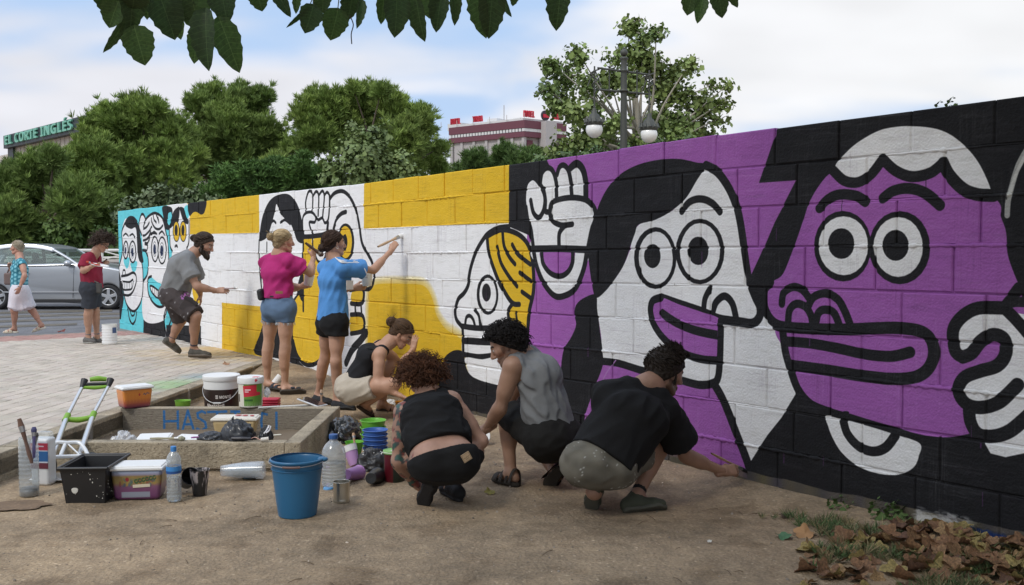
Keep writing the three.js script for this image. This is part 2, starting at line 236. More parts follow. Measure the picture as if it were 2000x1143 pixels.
fill('e', WHITE, '468,60 600,30 612,150 606,290 560,350 480,350 470,220'); fill('e', INK, '420,50 470,48 492,80 478,190 462,212 440,195 424,110'); fill('e', CYAN, '458,90 478,78 488,130 470,178 456,150'); line('e', 0.035, '456,150 460,92 480,78');
fill('e', INK, '472,195 496,90 530,52 542,60 540,120 528,165 500,180'); fill('e', INK, '542,55 575,62 596,120 600,170 575,160 558,120'); fill('e', CYAN, '575,55 598,40 608,100 598,135 582,90');
for (const x of [517, 565]) { oval('e', INK, x, 222, 25, 74); oval('e', YELLOW, x, 222, 20, 66); oval('e', INK, x - 1, 214, 11, 38); }
line('e', 0.04, '470,200 474,320 490,360'); line('e', 0.04, '606,150 606,290 590,340'); line('e', 0.04, '508,328 516,320 524,330');
fill('e', INK, '604,20 722,0 718,82 692,106 662,86 638,90 610,112');
fill('e', YELLOW, '630,620 668,640 690,690 684,720 650,720'); fill('e', YELLOW, '648,850 682,850 680,880 655,896');

function drawMural(g, sMax) {
  const w = g.canvas.width, h = g.canvas.height, r = rng(17);
  g.fillStyle = WHITE; g.fillRect(0, 0, w, h);
  const map = (frame, pts) => { const [ox, oy, k] = FRAMES[frame]; return pts.trim().split(/\s+/).map((q) => { const [x, y] = q.split(',').map(Number), [s, yy] = onWall(ox + x * k, oy + y * k); return [(sMax - s + 0.004 * N3(s * 5, yy * 5, 1)) * PXM, (Y1 - yy + 0.004 * N3(s * 5, yy * 5, 7)) * PXM]; }); };
  const trace = (p, closed, curved) => {
    g.beginPath(); g.moveTo(...p[0]);
    const n = p.length, q = (i) => (closed ? p[(i + n) % n] : p[clamp(i, 0, n - 1)]);
    for (let i = 0; i < (closed ? n : n - 1); i++) { if (!curved) { g.lineTo(...q(i + 1)); continue; } const a = q(i - 1), b = q(i), c = q(i + 1), d = q(i + 2), k = 1 / 6; g.bezierCurveTo(b[0] + (c[0] - a[0]) * k, b[1] + (c[1] - a[1]) * k, c[0] - (d[0] - b[0]) * k, c[1] - (d[1] - b[1]) * k, c[0], c[1]); }
  };
  g.lineCap = g.lineJoin = 'round';
  for (const [kind, frame, pts, x, col] of mural) {
    const p = map(frame, pts);
    if (kind === 'line') { trace(p, false, true); g.strokeStyle = col; g.lineWidth = x * PXM; g.stroke(); continue; }
    trace(p, true, kind !== 'poly');
    if (kind === 'spray') { g.save(); g.strokeStyle = x; for (let i = 8; i >= 1; i--) { g.globalAlpha = 0.13; g.lineWidth = i * 0.02 * PXM; g.stroke(); } g.restore(); }
    g.fillStyle = x; g.fill();
  }
  // paint runs below some outlines, thin patches where the roller skipped
  for (let i = 0; i < 70; i++) { const x = r() * w, y = (0.15 + 0.7 * r()) * h, L = (0.02 + 0.09 * r()) * PXM; g.strokeStyle = r() < 0.6 ? 'rgba(30,30,33,0.75)' : 'rgba(120,62,132,0.6)'; const [cr, cg, cb] = g.getImageData(Math.floor(x), Math.floor(y), 1, 1).data; if (cr > 60) continue; g.lineWidth = 1 + r() * 1.6; g.beginPath(); g.moveTo(x, y); g.lineTo(x + (r() - 0.5) * 2, y + L); g.stroke(); }
  for (let i = 0; i < 420; i++) { const x = r() * w, y = r() * h, n = 5 + r() * 16, up = r() < 0.5; g.strokeStyle = r() < 0.5 ? 'rgba(255,255,255,0.035)' : 'rgba(40,36,40,0.04)'; for (let k = 0; k < n; k++) { g.lineWidth = 0.6 + r() * 2.4; g.beginPath(); const a = x + (r() - 0.5) * 60, b = y + (r() - 0.5) * 60; g.moveTo(a, b); g.lineTo(a + (up ? (r() - 0.5) * 8 : 20 + r() * 70), b + (up ? 20 + r() * 60 : (r() - 0.5) * 8)); g.stroke(); } }
  // bare and dirty foot of the wall, roller streaks, scuffs
  for (let i = 0; i < 5200; i++) {
    const x = r() * w, y = r() * h, a = r();
    g.fillStyle = a < 0.5 ? 'rgba(255,255,255,0.022)' : 'rgba(0,0,0,0.024)'; g.fillRect(x, y, 4 + r() * 60, 1 + r() * 9);
  }
  for (let x = 0; x < w; x += 3) {
    const s = sMax - x / PXM, foot = 0.045 + 0.05 * fbm(s * 2.1, 3.3, 1, 4) + 0.045 * smooth(5.2, 1.5, s);
    g.fillStyle = `rgba(${96 + 24 * N3(s * 9, 1, 1)},${90 + 20 * N3(s * 9, 1, 1)},${82 + 20 * N3(s * 7, 4, 1)},0.85)`;
    if (s < 9.2) g.fillRect(x, (Y1 - foot) * PXM, 3, h);
  }
  const [sw0] = onWall(1900, 1040), [sw1] = onWall(1790, 1025); for (let i = 0; i < 900; i++) { const s = lerp(sw0, sw1, r()), y = 0.02 + 0.09 * (r() * r()) + 0.03 * N3(s * 14, 2, 1); g.fillStyle = `rgba(200,200,198,${0.05 + r() * 0.25})`; g.beginPath(); g.ellipse((sMax - s) * PXM, (Y1 - y) * PXM, 1 + r() * 12, 0.6 + r() * 3, (r() - 0.5) * 0.6, 0, 7); g.fill(); }
  for (let i = 0; i < 240; i++) { const s = -0.05 + r() * 0.3, y = r() * 0.06; g.fillStyle = `rgba(30,55,120,${0.1 + r() * 0.3})`; g.beginPath(); g.ellipse((sMax - s) * PXM, (Y1 - y) * PXM, 1 + r() * 9, 0.6 + r() * 4, 0, 0, 7); g.fill(); }
}
const wallTextures = [], wallMaterials = [];
const rollerBump = dataTexture(512, 512, (u, v) => { const g = 128 + 90 * tileNoise(u, v, 9, 3, 3) + 70 * tileNoise(u, v, 70, 8, 3); return [g, g, g]; }, false);
for (let k = 0; k < SECTIONS; k++) {
  const sMax = S0 + (k + 1) * SEC + MARGIN, W = (SEC + 2 * MARGIN) * PXM, H = (Y1 - Y0) * PXM;
  const t = canvasTexture(Math.round(W), Math.round(H), (g) => drawMural(g, sMax)); t.wrapS = t.wrapT = THREE.ClampToEdgeWrapping; t.anisotropy = 8;
  wallTextures.push(t); wallMaterials.push(phys({ map: t, roughness: 0.75, specularIntensity: 0.45, bumpMap: repeated(rollerBump, (SEC + 2 * MARGIN) / 0.9, (Y1 - Y0) / 0.9), bumpScale: 0.006 }));
}
const wallSection = (s) => clamp(Math.floor((s - S0) / SEC), 0, SECTIONS - 1);
const wallUV = (s, y, k) => [(S0 + (k + 1) * SEC + MARGIN - s) / (SEC + 2 * MARGIN), (y - Y0) / (Y1 - Y0)];
// one block: front face proud of the mortar, chamfered, sides running back
function blockGeometry(s0, s1, y0a, y1a, y0b, y1b, out, tilt, top) {
  const k = wallSection((s0 + s1) / 2), c = 0.007, pos = [], uv = [], idx = [];
  const corner = (f, g, o) => { const s = lerp(s0, s1, f), y = lerp(lerp(y0a, y0b, f), lerp(y1a, y1b, f), g); return [s, y, o]; };
  const ring = (inset, o) => { const fx = inset / (s1 - s0), fy = inset / (y1a - y0a); return [[fx, fy], [1 - fx, fy], [1 - fx, 1 - fy], [fx, 1 - fy]].map(([f, g]) => corner(f, g, o + tilt[0] * (f - 0.5) + tilt[1] * (g - 0.5))); };
  const rings = [ring(c, out), ring(0, out - c * 0.8), ring(0, -0.12)];
  const add = (list) => { const b = pos.length / 3; for (const [s, y, o] of list) { const p = wallPoint(s, y, o); pos.push(p.x, p.y, p.z); uv.push(...wallUV(s, y, k)); } for (let i = 2; i < list.length; i++) idx.push(b, b + i - 1, b + i); };
  add([...rings[0]].reverse());
  for (let q = 0; q < 2; q++) for (let i = 0; i < 4; i++) { const j = (i + 1) % 4; add([rings[q + 1][i], rings[q][i], rings[q][j], rings[q + 1][j]].reverse()); }
  const g = new THREE.BufferGeometry(); g.setAttribute('position', new THREE.Float32BufferAttribute(pos, 3)); g.setAttribute('uv', new THREE.Float32BufferAttribute(uv, 2)); g.setIndex(idx); g.computeVertexNormals(); return [g, k];
}
{
  const wall = thing('block_wall', 'long concrete block wall covered in a mural of cartoon faces in purple, yellow, turquoise, black and white', 'wall');
  const r = rng(5), BL = 0.475, far = SECTIONS > 0 ? [[], [], [], []] : [];
  const blocks = [];
  const [phase] = onWall(1781, 260);
  for (let c = 0; c < COURSES.length - 1; c++) {
    let s = phase - 12 * BL + (c % 2 ? BL / 2 : 0) + (r() - 0.5) * 0.05; const stop = WALL_LEN;
    while (s < stop - 0.05) {
      const L = BL + (r() - 0.5) * 0.03, j = 0.009 + r() * 0.004;
      const a = Math.max(s + j / 2, S0 + 0.02), b = Math.min(s + L - j / 2, stop); s += L;
      if (b - a < 0.06 || b < S0 + 0.1) continue;
      const dy = (q) => sag(q) + 0.004 * N3(q * 1.3, c * 3.1, 2), lift = c ? 0 : 0.012 * r();
      blocks.push({ a, b, c, y0a: COURSES[c + 1] + dy(a) + 0.005, y1a: COURSES[c] + dy(a) - (c ? 0.004 : 0) + lift, y0b: COURSES[c + 1] + dy(b) + 0.005, y1b: COURSES[c] + dy(b) - (c ? 0.004 : 0) + lift * 0.6, out: 0.004 + r() * 0.006, tilt: [(r() - 0.5) * 0.008, (r() - 0.5) * 0.006], row: c });
    }
  }
  blocks.sort((p, q) => p.a - q.a);
  const seen = blocks.filter((b) => b.b > -0.3 && COURSES[b.c] > 0.1), chosen = new Set(seen.slice(0, 298));
  for (const b of blocks) {
    const [g, k] = blockGeometry(b.a, b.b, b.y0a, b.y1a, b.y0b, b.y1b, b.out, b.tilt);
    if (chosen.has(b)) mesh('concrete_block', g, wallMaterials[k], wall); else far[k].push(g);
  }
  far.forEach((list, k) => { if (list.length) { const m = mesh('block_course', list, wallMaterials[k], wall); m.userData.kind = 'stuff'; } });
  // mortar body behind the blocks, painted over with them; the beads that squeezed out of some bed joints
  for (let k = 0; k < SECTIONS; k++) {
    const a = Math.max(S0 + k * SEC, S0), b = Math.min(S0 + (k + 1) * SEC, WALL_LEN - 0.004), n = 40, pos = [], uv = [], idx = [];
    const rows = [[-0.25, -0.004], [0.9, -0.004], [1.6, -0.004], [2.2, -0.004], [2.2, -0.19], [-0.25, -0.19]];
    for (let i = 0; i <= n; i++) { const s = lerp(a, b, i / n); rows.forEach(([y, o], q) => { const yy = y > 2 ? COURSES[0] + sag(s) - 0.012 : y, p = wallPoint(s, yy, o); pos.push(p.x, p.y, p.z); uv.push(...wallUV(s, yy, k)); }); }
    const m = rows.length; for (let i = 0; i < n; i++) for (let q = 0; q < m - 1; q++) { const o = i * m + q; idx.push(o, o + 1, o + m, o + 1, o + m + 1, o + m); }
    const g = new THREE.BufferGeometry(); g.setAttribute('position', new THREE.Float32BufferAttribute(pos, 3)); g.setAttribute('uv', new THREE.Float32BufferAttribute(uv, 2)); g.setIndex(idx); g.computeVertexNormals();
    mesh('mortar', g, Object.assign(wallMaterials[k].clone(), { side: THREE.DoubleSide }), wall);
    const beads = [];
    for (let c = 1; c < COURSES.length - 1; c++) {
      const step = 0.022; let prev = null;
      const B = { pos: [], uv: [], idx: [] };
      for (let s = Math.max(a, -0.4); s < b; s += step) {
        const q = 0.5 + fbm(s * 0.55 + c * 7, c * 2.7, 1.5, 3) * 1.5, rough = 0.5 + N3(s * 26, c * 5, 3) * 0.9, h = smooth(0.40, 0.72, q) * (0.4 + 1.1 * Math.max(0, rough));
        const y = COURSES[c] + sag(s) + 0.004 * N3(s * 1.3, c * 3.1, 2) + 0.004 * N3(s * 17, c, 9), o = 0.004 + 0.012 * h, t = 0.004 + 0.015 * h * (0.6 + 0.9 * N3(s * 31, 2, c));
        const row = [[y + t, 0.001], [y + t * 0.35, o], [y - t * 0.6, o * 0.9], [y - t * 1.3, 0.001]], base = B.pos.length / 3;
        for (const [yy, oo] of row) { const p = wallPoint(s, yy, oo - (h < 0.06 ? 0.006 : 0)); B.pos.push(p.x, p.y, p.z); B.uv.push(...wallUV(s, yy, k)); }
        if (prev !== null) for (let i = 0; i < 3; i++) B.idx.push(prev + i, prev + i + 1, base + i, prev + i + 1, base + i + 1, base + i);
        prev = base;
      }
      if (B.pos.length > 24) { const g2 = new THREE.BufferGeometry(); g2.setAttribute('position', new THREE.Float32BufferAttribute(B.pos, 3)); g2.setAttribute('uv', new THREE.Float32BufferAttribute(B.uv, 2)); g2.setIndex(B.idx); g2.computeVertexNormals(); beads.push(g2); }
    }
    const bm = mesh('mortar_bead', beads, Object.assign(wallMaterials[k].clone(), { side: THREE.DoubleSide }), wall); bm.userData.kind = 'stuff';
  }
  // end cap of the wall beside the road
  const p0 = wallPoint(WALL_LEN, 0, 0), cap = new THREE.BoxGeometry(0.2, 2.2, 0.012); cap.applyMatrix4(new THREE.Matrix4().makeBasis(WALL_OUT, UP, WALL_DIR).setPosition(wallPoint(WALL_LEN + 0.003, 1.02, -0.11)));
  mesh('end_face', cap, plain(0.09, 0.09, 0.1, 0.9), wall);
}
// ---------------------------------------------------------------- ground, pavement, road
let dirtMap;
const paveY = (z) => 0.18 - 0.0092 * Math.max(0, -z - 7);
function onPavement(px, py) { let y = 0.12, p; for (let i = 0; i < 6; i++) { p = ground(px, py, y); y = paveY(p.z); } return p; }
const KERB_A = V(-3.28, 0, -6.56), KERB_B = V(-2.92, 0, -12.62), KERB_DIR = KERB_B.clone().sub(KERB_A).normalize(), KERB_SIDE = V(-KERB_DIR.z, 0, KERB_DIR.x);   // side points to the dirt
if (KERB_SIDE.x < 0) KERB_SIDE.negate();
const ROAD_A = onPavement(0, 656), ROAD_B = onPavement(232, 645), ROAD_DIR = ROAD_B.clone().sub(ROAD_A).setY(0).normalize(), ROAD_OUT = V(ROAD_DIR.z, 0, -ROAD_DIR.x); if (ROAD_OUT.z > 0) ROAD_OUT.negate();
const dirtY = (x, z) => {
  let y = 0.012 * fbm(x * 0.9, 1.2, z * 0.9, 3) + 0.010 * fbm(x * 4.1, 5, z * 4.1, 3);
  const d = V(x, 0, z).sub(WALL_R).dot(WALL_OUT), s = V(x, 0, z).sub(WALL_R).dot(WALL_DIR);
  if (s > 6.2 && s < 10) y += 0.13 * smooth(6.4, 8.6, s) * smooth(1.3, 0.1, d) * smooth(-0.6, 0.1, d);   // heap where the pavement ends
  y += 0.03 * smooth(0.5, 0, Math.abs(d)) * smooth(8, 5, s);
  return y;
};
{
  const axis = (a, b, fine0, fine1, step) => { const v = []; for (let q = fine0; q <= fine1; q += step) v.push(q); for (let q = fine0 - step, k = step; q > a; k *= 1.35, q -= k) v.unshift(q); for (let q = fine1 + step, k = step; q < b; k *= 1.35, q += k) v.push(q); v.unshift(a); v.push(b); return v; };
  const xs = axis(-900, 900, -4.2, 5.2, 0.05), zs = axis(-1500, 60, -13.2, -3.6, 0.05), pos = [], uv = [], idx = [];
  for (const z of zs) for (const x of xs) { const near = smooth(16, 12, Math.abs(x)) * smooth(-22, -18, z); pos.push(x, near * dirtY(x, z) - 0.05 * (1 - near), z); uv.push(x, z); }
  for (let j = 0; j < zs.length - 1; j++) for (let i = 0; i < xs.length - 1; i++) { const o = j * xs.length + i; idx.push(o, o + xs.length, o + 1, o + 1, o + xs.length, o + xs.length + 1); }
  const g = new THREE.BufferGeometry(); g.setAttribute('position', new THREE.Float32BufferAttribute(pos, 3)); g.setAttribute('uv', new THREE.Float32BufferAttribute(uv, 2)); g.setIndex(idx); g.computeVertexNormals();
  const col = dataTexture(1024, 1024, (u, v) => {
    const a = tileNoise(u, v, 4, 2, 4), b = tileNoise(u, v, 26, 9, 4), c = tileNoise(u, v, 128, 4, 2), k = 1 + 0.16 * a + 0.12 * b + 0.12 * c;
    const foot = smooth(0.22, 0.5, tileNoise(u, v, 18, 63, 2)), damp = smooth(0.1, 0.5, tileNoise(u, v, 5, 31, 3)) + 0.5 * foot, pale = smooth(0.38, 0.6, tileNoise(u, v, 90, 51, 2));
    return [(146 - 18 * damp + 26 * pale) * k, (127 - 18 * damp + 26 * pale) * k, (103 - 17 * damp + 26 * pale) * k];
  });
  const bump = dataTexture(1024, 1024, (u, v) => { const g2 = 128 + 95 * tileNoise(u, v, 14, 3, 4) + 80 * tileNoise(u, v, 90, 6, 3); return [g2, g2, g2]; }, false);
  setting(mesh('dirt_ground', g, std({ map: dirtMap = repeated(col, 1 / 2.6), bumpMap: repeated(bump, 1 / 1.7), bumpScale: 0.013, roughness: 0.97 })));
}
const concreteMap = dataTexture(512, 512, (u, v) => { const k = 1 + 0.18 * tileNoise(u, v, 4, 12, 4) + 0.12 * tileNoise(u, v, 60, 2, 3), pit = smooth(0.5, 0.62, tileNoise(u, v, 45, 77, 2)); const st = 1 - 0.16 * smooth(0.05, 0.4, tileNoise(u, v, 3, 44, 4)); return [158 * k * st * (1 - 0.4 * pit), 146 * k * st * (1 - 0.4 * pit), 126 * k * st * (1 - 0.4 * pit)]; });
const concreteBump = dataTexture(512, 512, (u, v) => { const g = 128 + 70 * tileNoise(u, v, 30, 4, 4) + 50 * tileNoise(u, v, 110, 6, 2); return [g, g, g]; }, false);
const concrete = std({ map: concreteMap, bumpMap: concreteBump, bumpScale: 0.012, roughness: 0.92 });
{
  const pavement = setting(new THREE.Group()); pavement.name = 'pavement'; scene.add(pavement);
  const r = rng(8), TW = 0.14, TL = 0.28, X0 = -12, X1 = -2, Z0 = -21, Z1 = -2;
  const stain = canvasTexture(1024, 2048, (g, w, h) => {
    g.fillStyle = 'rgb(186,175,162)'; g.fillRect(0, 0, w, h);
    const X = (x) => (x - X0) / (X1 - X0) * w, Y = (z) => (z - Z0) / (Z1 - Z0) * h;
    for (let i = 0; i < 26000; i++) { const a = r(); g.fillStyle = a < 0.5 ? `rgba(90,84,76,${0.02 + 0.05 * r()})` : `rgba(225,220,212,${0.02 + 0.05 * r()})`; g.beginPath(); g.ellipse(r() * w, r() * h, 2 + r() * 18, 2 + r() * 12, r() * 3, 0, 7); g.fill(); }
    const blot = (px, py, n, sx, sz, col, rad) => { const c = onPavement(px, py); for (let i = 0; i < n; i++) { const a = r() + r() + r() - 1.5, b = r() + r() + r() - 1.5; g.fillStyle = col; g.beginPath(); g.arc(X(c.x + a * sx), Y(c.z + b * sz), rad * (0.4 + r()), 0, 7); g.fill(); } };
    blot(330, 752, 500, 0.30, 0.5, 'rgba(84,140,104,0.022)', 9); blot(400, 735, 220, 0.25, 0.4, 'rgba(90,140,108,0.018)', 9);
    for (let i = 0; i < 900; i++) { const s = 9.4 + r() * 6, d = r() * r() * 1.3, p = wallPoint(s, 0, d); g.fillStyle = `rgba(238,236,230,${0.15 + 0.5 * r()})`; g.beginPath(); g.arc(X(p.x), Y(p.z), 0.6 + r() * r() * 4.5, 0, 7); g.fill(); }
    for (let i = 0; i < 260; i++) { const p = wallPoint(9.2 + r() * 2.4, 0, r() * r() * 1.6); g.fillStyle = `rgba(196,166,110,${0.06 + 0.1 * r()})`; g.beginPath(); g.arc(X(p.x), Y(p.z), 5 + r() * 16, 0, 7); g.fill(); }
  });
  stain.wrapS = stain.wrapT = THREE.ClampToEdgeWrapping;
  const tileMat = std({ map: stain, vertexColors: true, roughness: 0.85, bumpMap: repeated(fineBump, 30, 60), bumpScale: 0.004 });
  const worldUV = (g) => { const p = g.attributes.position, uv = new Float32Array(p.count * 2); for (let i = 0; i < p.count; i++) { uv[i * 2] = (p.getX(i) - X0) / (X1 - X0); uv[i * 2 + 1] = 1 - (p.getZ(i) - Z0) / (Z1 - Z0); } g.setAttribute('uv', new THREE.BufferAttribute(uv, 2)); return g; };
  const inside = (p) => p.clone().sub(KERB_A).dot(KERB_SIDE) < -0.15 && p.clone().sub(WALL_R).dot(WALL_OUT) > 0.0 && p.clone().sub(ROAD_A).dot(ROAD_OUT) < -0.2;
  const tiles = [];
  for (let i = 0; i < 70; i++) for (let j = -20; j < 60; j++) {
    const c = KERB_A.clone().addScaledVector(KERB_SIDE, -0.16 - (i + 0.5) * TW).addScaledVector(KERB_DIR, (j + (i % 2 ? 0.5 : 0)) * TL);
    if (!inside(c) || c.x < -0.56 * -c.z - 0.6 || c.z > -2.5) continue;
    tiles.push(c);
  }
  tiles.sort((a, b) => b.z - a.z);
  const rows = [[], []], visible = tiles.filter((c) => c.z < -6.2 && c.x > -0.52 * -c.z), near = new Set(visible.slice(0, 296));
  for (const c of tiles) {
    const hw = TW / 2 - 0.003, hl = TL / 2 - 0.003, ch = 0.004, y = paveY(c.z) + (r() - 0.5) * 0.003, tone = 0.92 + r() * 0.14, pinkish = c.clone().sub(ROAD_A).dot(ROAD_OUT) > -1.15;
    const pos = [], idx = [], cols = [];
    const ring = (e, yy) => [[-1, -1], [1, -1], [1, 1], [-1, 1]].map(([a, b]) => c.clone().addScaledVector(KERB_SIDE, a * (hw - e)).addScaledVector(KERB_DIR, b * (hl - e)).setY(yy));
    const A = ring(ch, y), B = ring(0, y - ch), C = ring(0, y - 0.02); for (const p of [...A, ...B, ...C]) { pos.push(p.x, p.y, p.z); cols.push(...(pinkish ? [tone * 0.80, tone * 0.52, tone * 0.52] : [tone, tone * 0.99, tone * 0.985])); }
    idx.push(0, 1, 2, 0, 2, 3); for (let q = 0; q < 2; q++) for (let i = 0; i < 4; i++) { const n = (i + 1) % 4, o = q * 4; idx.push(o + i, o + 4 + i, o + n, o + n, o + 4 + i, o + 4 + n); }
    let g = new THREE.BufferGeometry(); g.setAttribute('position', new THREE.Float32BufferAttribute(pos, 3)); g.setAttribute('color', new THREE.Float32BufferAttribute(cols, 3)); g.setIndex(idx); g = g.toNonIndexed(); g.computeVertexNormals(); worldUV(g);
    if (near.has(c)) mesh('paving_tile', g, tileMat, pavement); else rows[pinkish ? 1 : 0].push(g);
  }
  for (const list of rows) if (list.length) mesh('paving_tiles', list, tileMat, pavement).userData.kind = 'stuff';
  // bedding slab under the tiles
  const corners = [KERB_A.clone().addScaledVector(KERB_DIR, -9), KERB_B.clone(), wallPoint(WALL_LEN, 0, 0), ROAD_B.clone().addScaledVector(ROAD_OUT, 0.02), ROAD_A.clone().addScaledVector(ROAD_DIR, -16), V(-22, 0, 2)];
  const sh = new THREE.Shape(corners.map((p) => new THREE.Vector2(p.x, -p.z))), slab = new THREE.ExtrudeGeometry(sh, { depth: 0.1, bevelEnabled: false }); slab.rotateX(-Math.PI / 2);
  shapeBy(slab, (v) => { v.y += paveY(v.z) - 0.106; }); metreUV(slab);
  mesh('bedding', slab, std({ color: rgb(0.23, 0.21, 0.19), roughness: 0.95 }), pavement);
  // kerb stones along the dirt
  let t = -8.8; while (t < 6.0) { const L = Math.min(0.98, 6.02 - t), c = KERB_A.clone().addScaledVector(KERB_DIR, t + L / 2).addScaledVector(KERB_SIDE, -0.075), g = metreUV(rbox(0.15, 0.32, L - 0.012, 0.012)); g.rotateY(Math.atan2(KERB_DIR.x, KERB_DIR.z)); g.translate(c.x, paveY(c.z) - 0.155 + (r() - 0.5) * 0.004, c.z); mesh('kerb_stone', g, concrete, pavement); t += 1; }
}
const roadMap = dataTexture(512, 512, (u, v) => { const k = 1 + 0.16 * tileNoise(u, v, 5, 2, 3) + 0.25 * tileNoise(u, v, 100, 5, 2); return [104 * k, 104 * k, 107 * k]; });
{
  const c = [ROAD_A.clone().addScaledVector(ROAD_DIR, -40), ROAD_B.clone().addScaledVector(ROAD_DIR, 30)], q = [...c, c[1].clone().addScaledVector(ROAD_OUT, 22), c[0].clone().addScaledVector(ROAD_OUT, 22)];
  const g = new THREE.ShapeGeometry(new THREE.Shape(q.map((p) => new THREE.Vector2(p.x, -p.z)))); g.rotateX(-Math.PI / 2); g.translate(0, 0.035, 0); metreUV(g);
  setting(mesh('road', g, std({ map: repeated(roadMap, 0.5), roughness: 0.9 })));
  const mark = setting(new THREE.Group()); mark.name = 'zebra_crossing'; scene.add(mark);
  const paintMat = std({ color: rgb(0.36, 0.37, 0.39), roughness: 0.8, map: repeated(concreteMap, 0.7) });
  for (const [x0, y0, x1, y1] of [[-40, 641.5, 150, 635], [-40, 631, 236, 622.5], [-40, 622, 240, 614.5], [-40, 614, 219, 608.5]]) {
    const p = [ground(x0, y0, 0.041), ground(x1, y1, 0.041), ground(x1, y1 - 4.0, 0.041), ground(x0, y0 - 4.0, 0.041)], s = new THREE.ShapeGeometry(new THREE.Shape(p.map((v) => new THREE.Vector2(v.x, -v.z)))); s.rotateX(-Math.PI / 2); s.translate(0, 0.041, 0); metreUV(s);
    mesh('painted_stripe', s, paintMat, mark);
  }
}
{ // dark damp patch beside the cut bottle
  const c = ground(32, 990), pts = []; for (let i = 0; i < 28; i++) { const a = i / 28 * 6.2832, k = 0.15 + 0.05 * N3(Math.cos(a) * 2, Math.sin(a) * 2, 4); pts.push(new THREE.Vector2(Math.cos(a) * k * 1.2, Math.sin(a) * k * 0.8)); }
  const g = new THREE.ShapeGeometry(new THREE.Shape(pts), 8); g.rotateX(-Math.PI / 2); g.translate(c.x, dirtY(c.x, c.z) + 0.012, c.z); setting(mesh('damp_patch', metreUV(g), std({ map: dirtMap, color: rgb(0.52, 0.46, 0.42), roughness: 0.8 })));
}
// ---------------------------------------------------------------- concrete tree pit
{
  const planter = thing('concrete_planter', 'square concrete tree pit with low walls and blue painted letters beside the pavement kerb', 'planter');
  const h = 0.195, t = 0.11, xl = -3.2, xr = -1.53, zf = -6.83, zb = -8.3;
  const box = (x0, x1, z0, z1, y1 = h, dy = 0) => { const g = rbox(x1 - x0, y1 + 0.15, z1 - z0, 0.008); shapeBy(g, (v) => { if (v.y > 0) v.y += 0.006 * N3((v.x + x0) * 4, 1, (v.z + z0) * 4); }); metreUV(g); g.translate((x0 + x1) / 2, (y1 - 0.15) / 2 + dy, (z0 + z1) / 2); return g; };
  mesh('front_wall', box(xl + 0.08, xr, zf - t, zf), concrete, planter);
  mesh('side_wall', box(xr, xr + t, zb, zf - 0.0), concrete, planter);
  mesh('back_wall', box(xl, xr + t, zb - t, zb - 0.006), concrete, planter);
  const letters = canvasTexture(1024, 128, (g, w, H) => {
    const r = rng(3); g.fillStyle = 'rgb(134,126,113)'; g.fillRect(0, 0, w, H);
    for (let i = 0; i < 5000; i++) { g.fillStyle = r() < 0.5 ? 'rgba(60,52,44,0.05)' : 'rgba(190,182,170,0.05)'; g.fillRect(r() * w, r() * H, 2 + r() * 14, 1 + r() * 7); }
    g.strokeStyle = 'rgba(38,108,178,0.9)'; g.lineWidth = 12; g.lineCap = 'butt'; g.lineJoin = 'round';
    const X = (px) => { const p = at(px, 800, -zb); return (p.x - xl) / (xr - xl) * w; };
    const L = (...p) => { g.beginPath(); p.forEach(([x, y], i) => (i ? g.lineTo(X(x), y) : g.moveTo(X(x), y))); g.stroke(); };
    L([319, 8], [319, 112]); L([346, 8], [346, 112]); L([319, 62], [346, 60]);
    L([354, 112], [366, 10], [378, 112]); L([358, 76], [375, 76]);
    L([402, 22], [394, 12], [385, 22], [386, 44], [400, 66], [402, 92], [392, 108], [382, 96]);
    L([404, 16], [444, 14]); L([424, 14], [424, 112]); L([450, 14], [470, 14]); L([460, 14], [460, 112]);
    L([524, 30], [513, 22], [511, 60], [512, 96], [524, 104]); L([541, 14], [541, 112]);
    for (let i = 0; i < 2600; i++) { g.fillStyle = 'rgba(134,126,113,0.45)'; g.fillRect(r() * w, r() * H, 1 + r() * 4, 1 + r() * 3); }
  });
  const face = new THREE.BoxGeometry(xr - xl - 0.02, h + 0.02, 0.006); face.translate((xl + xr) / 2, (h - 0.02) / 2 - 0.004, zb);
  mesh('painted_letters', face, std({ map: letters, roughness: 0.92, bumpMap: concreteBump, bumpScale: 0.01 }), planter);
  const soil = new THREE.PlaneGeometry(1.7, 1.5, 40, 40); soil.rotateX(-Math.PI / 2); shapeBy(soil, (v) => { v.y = 0.02 * fbm(v.x * 3, 1, v.z * 3, 4); }); soil.translate(-2.37, 0.02, -7.56);
  mesh('soil', soil, plain(0.17, 0.13, 0.09, 0.98), planter);
}
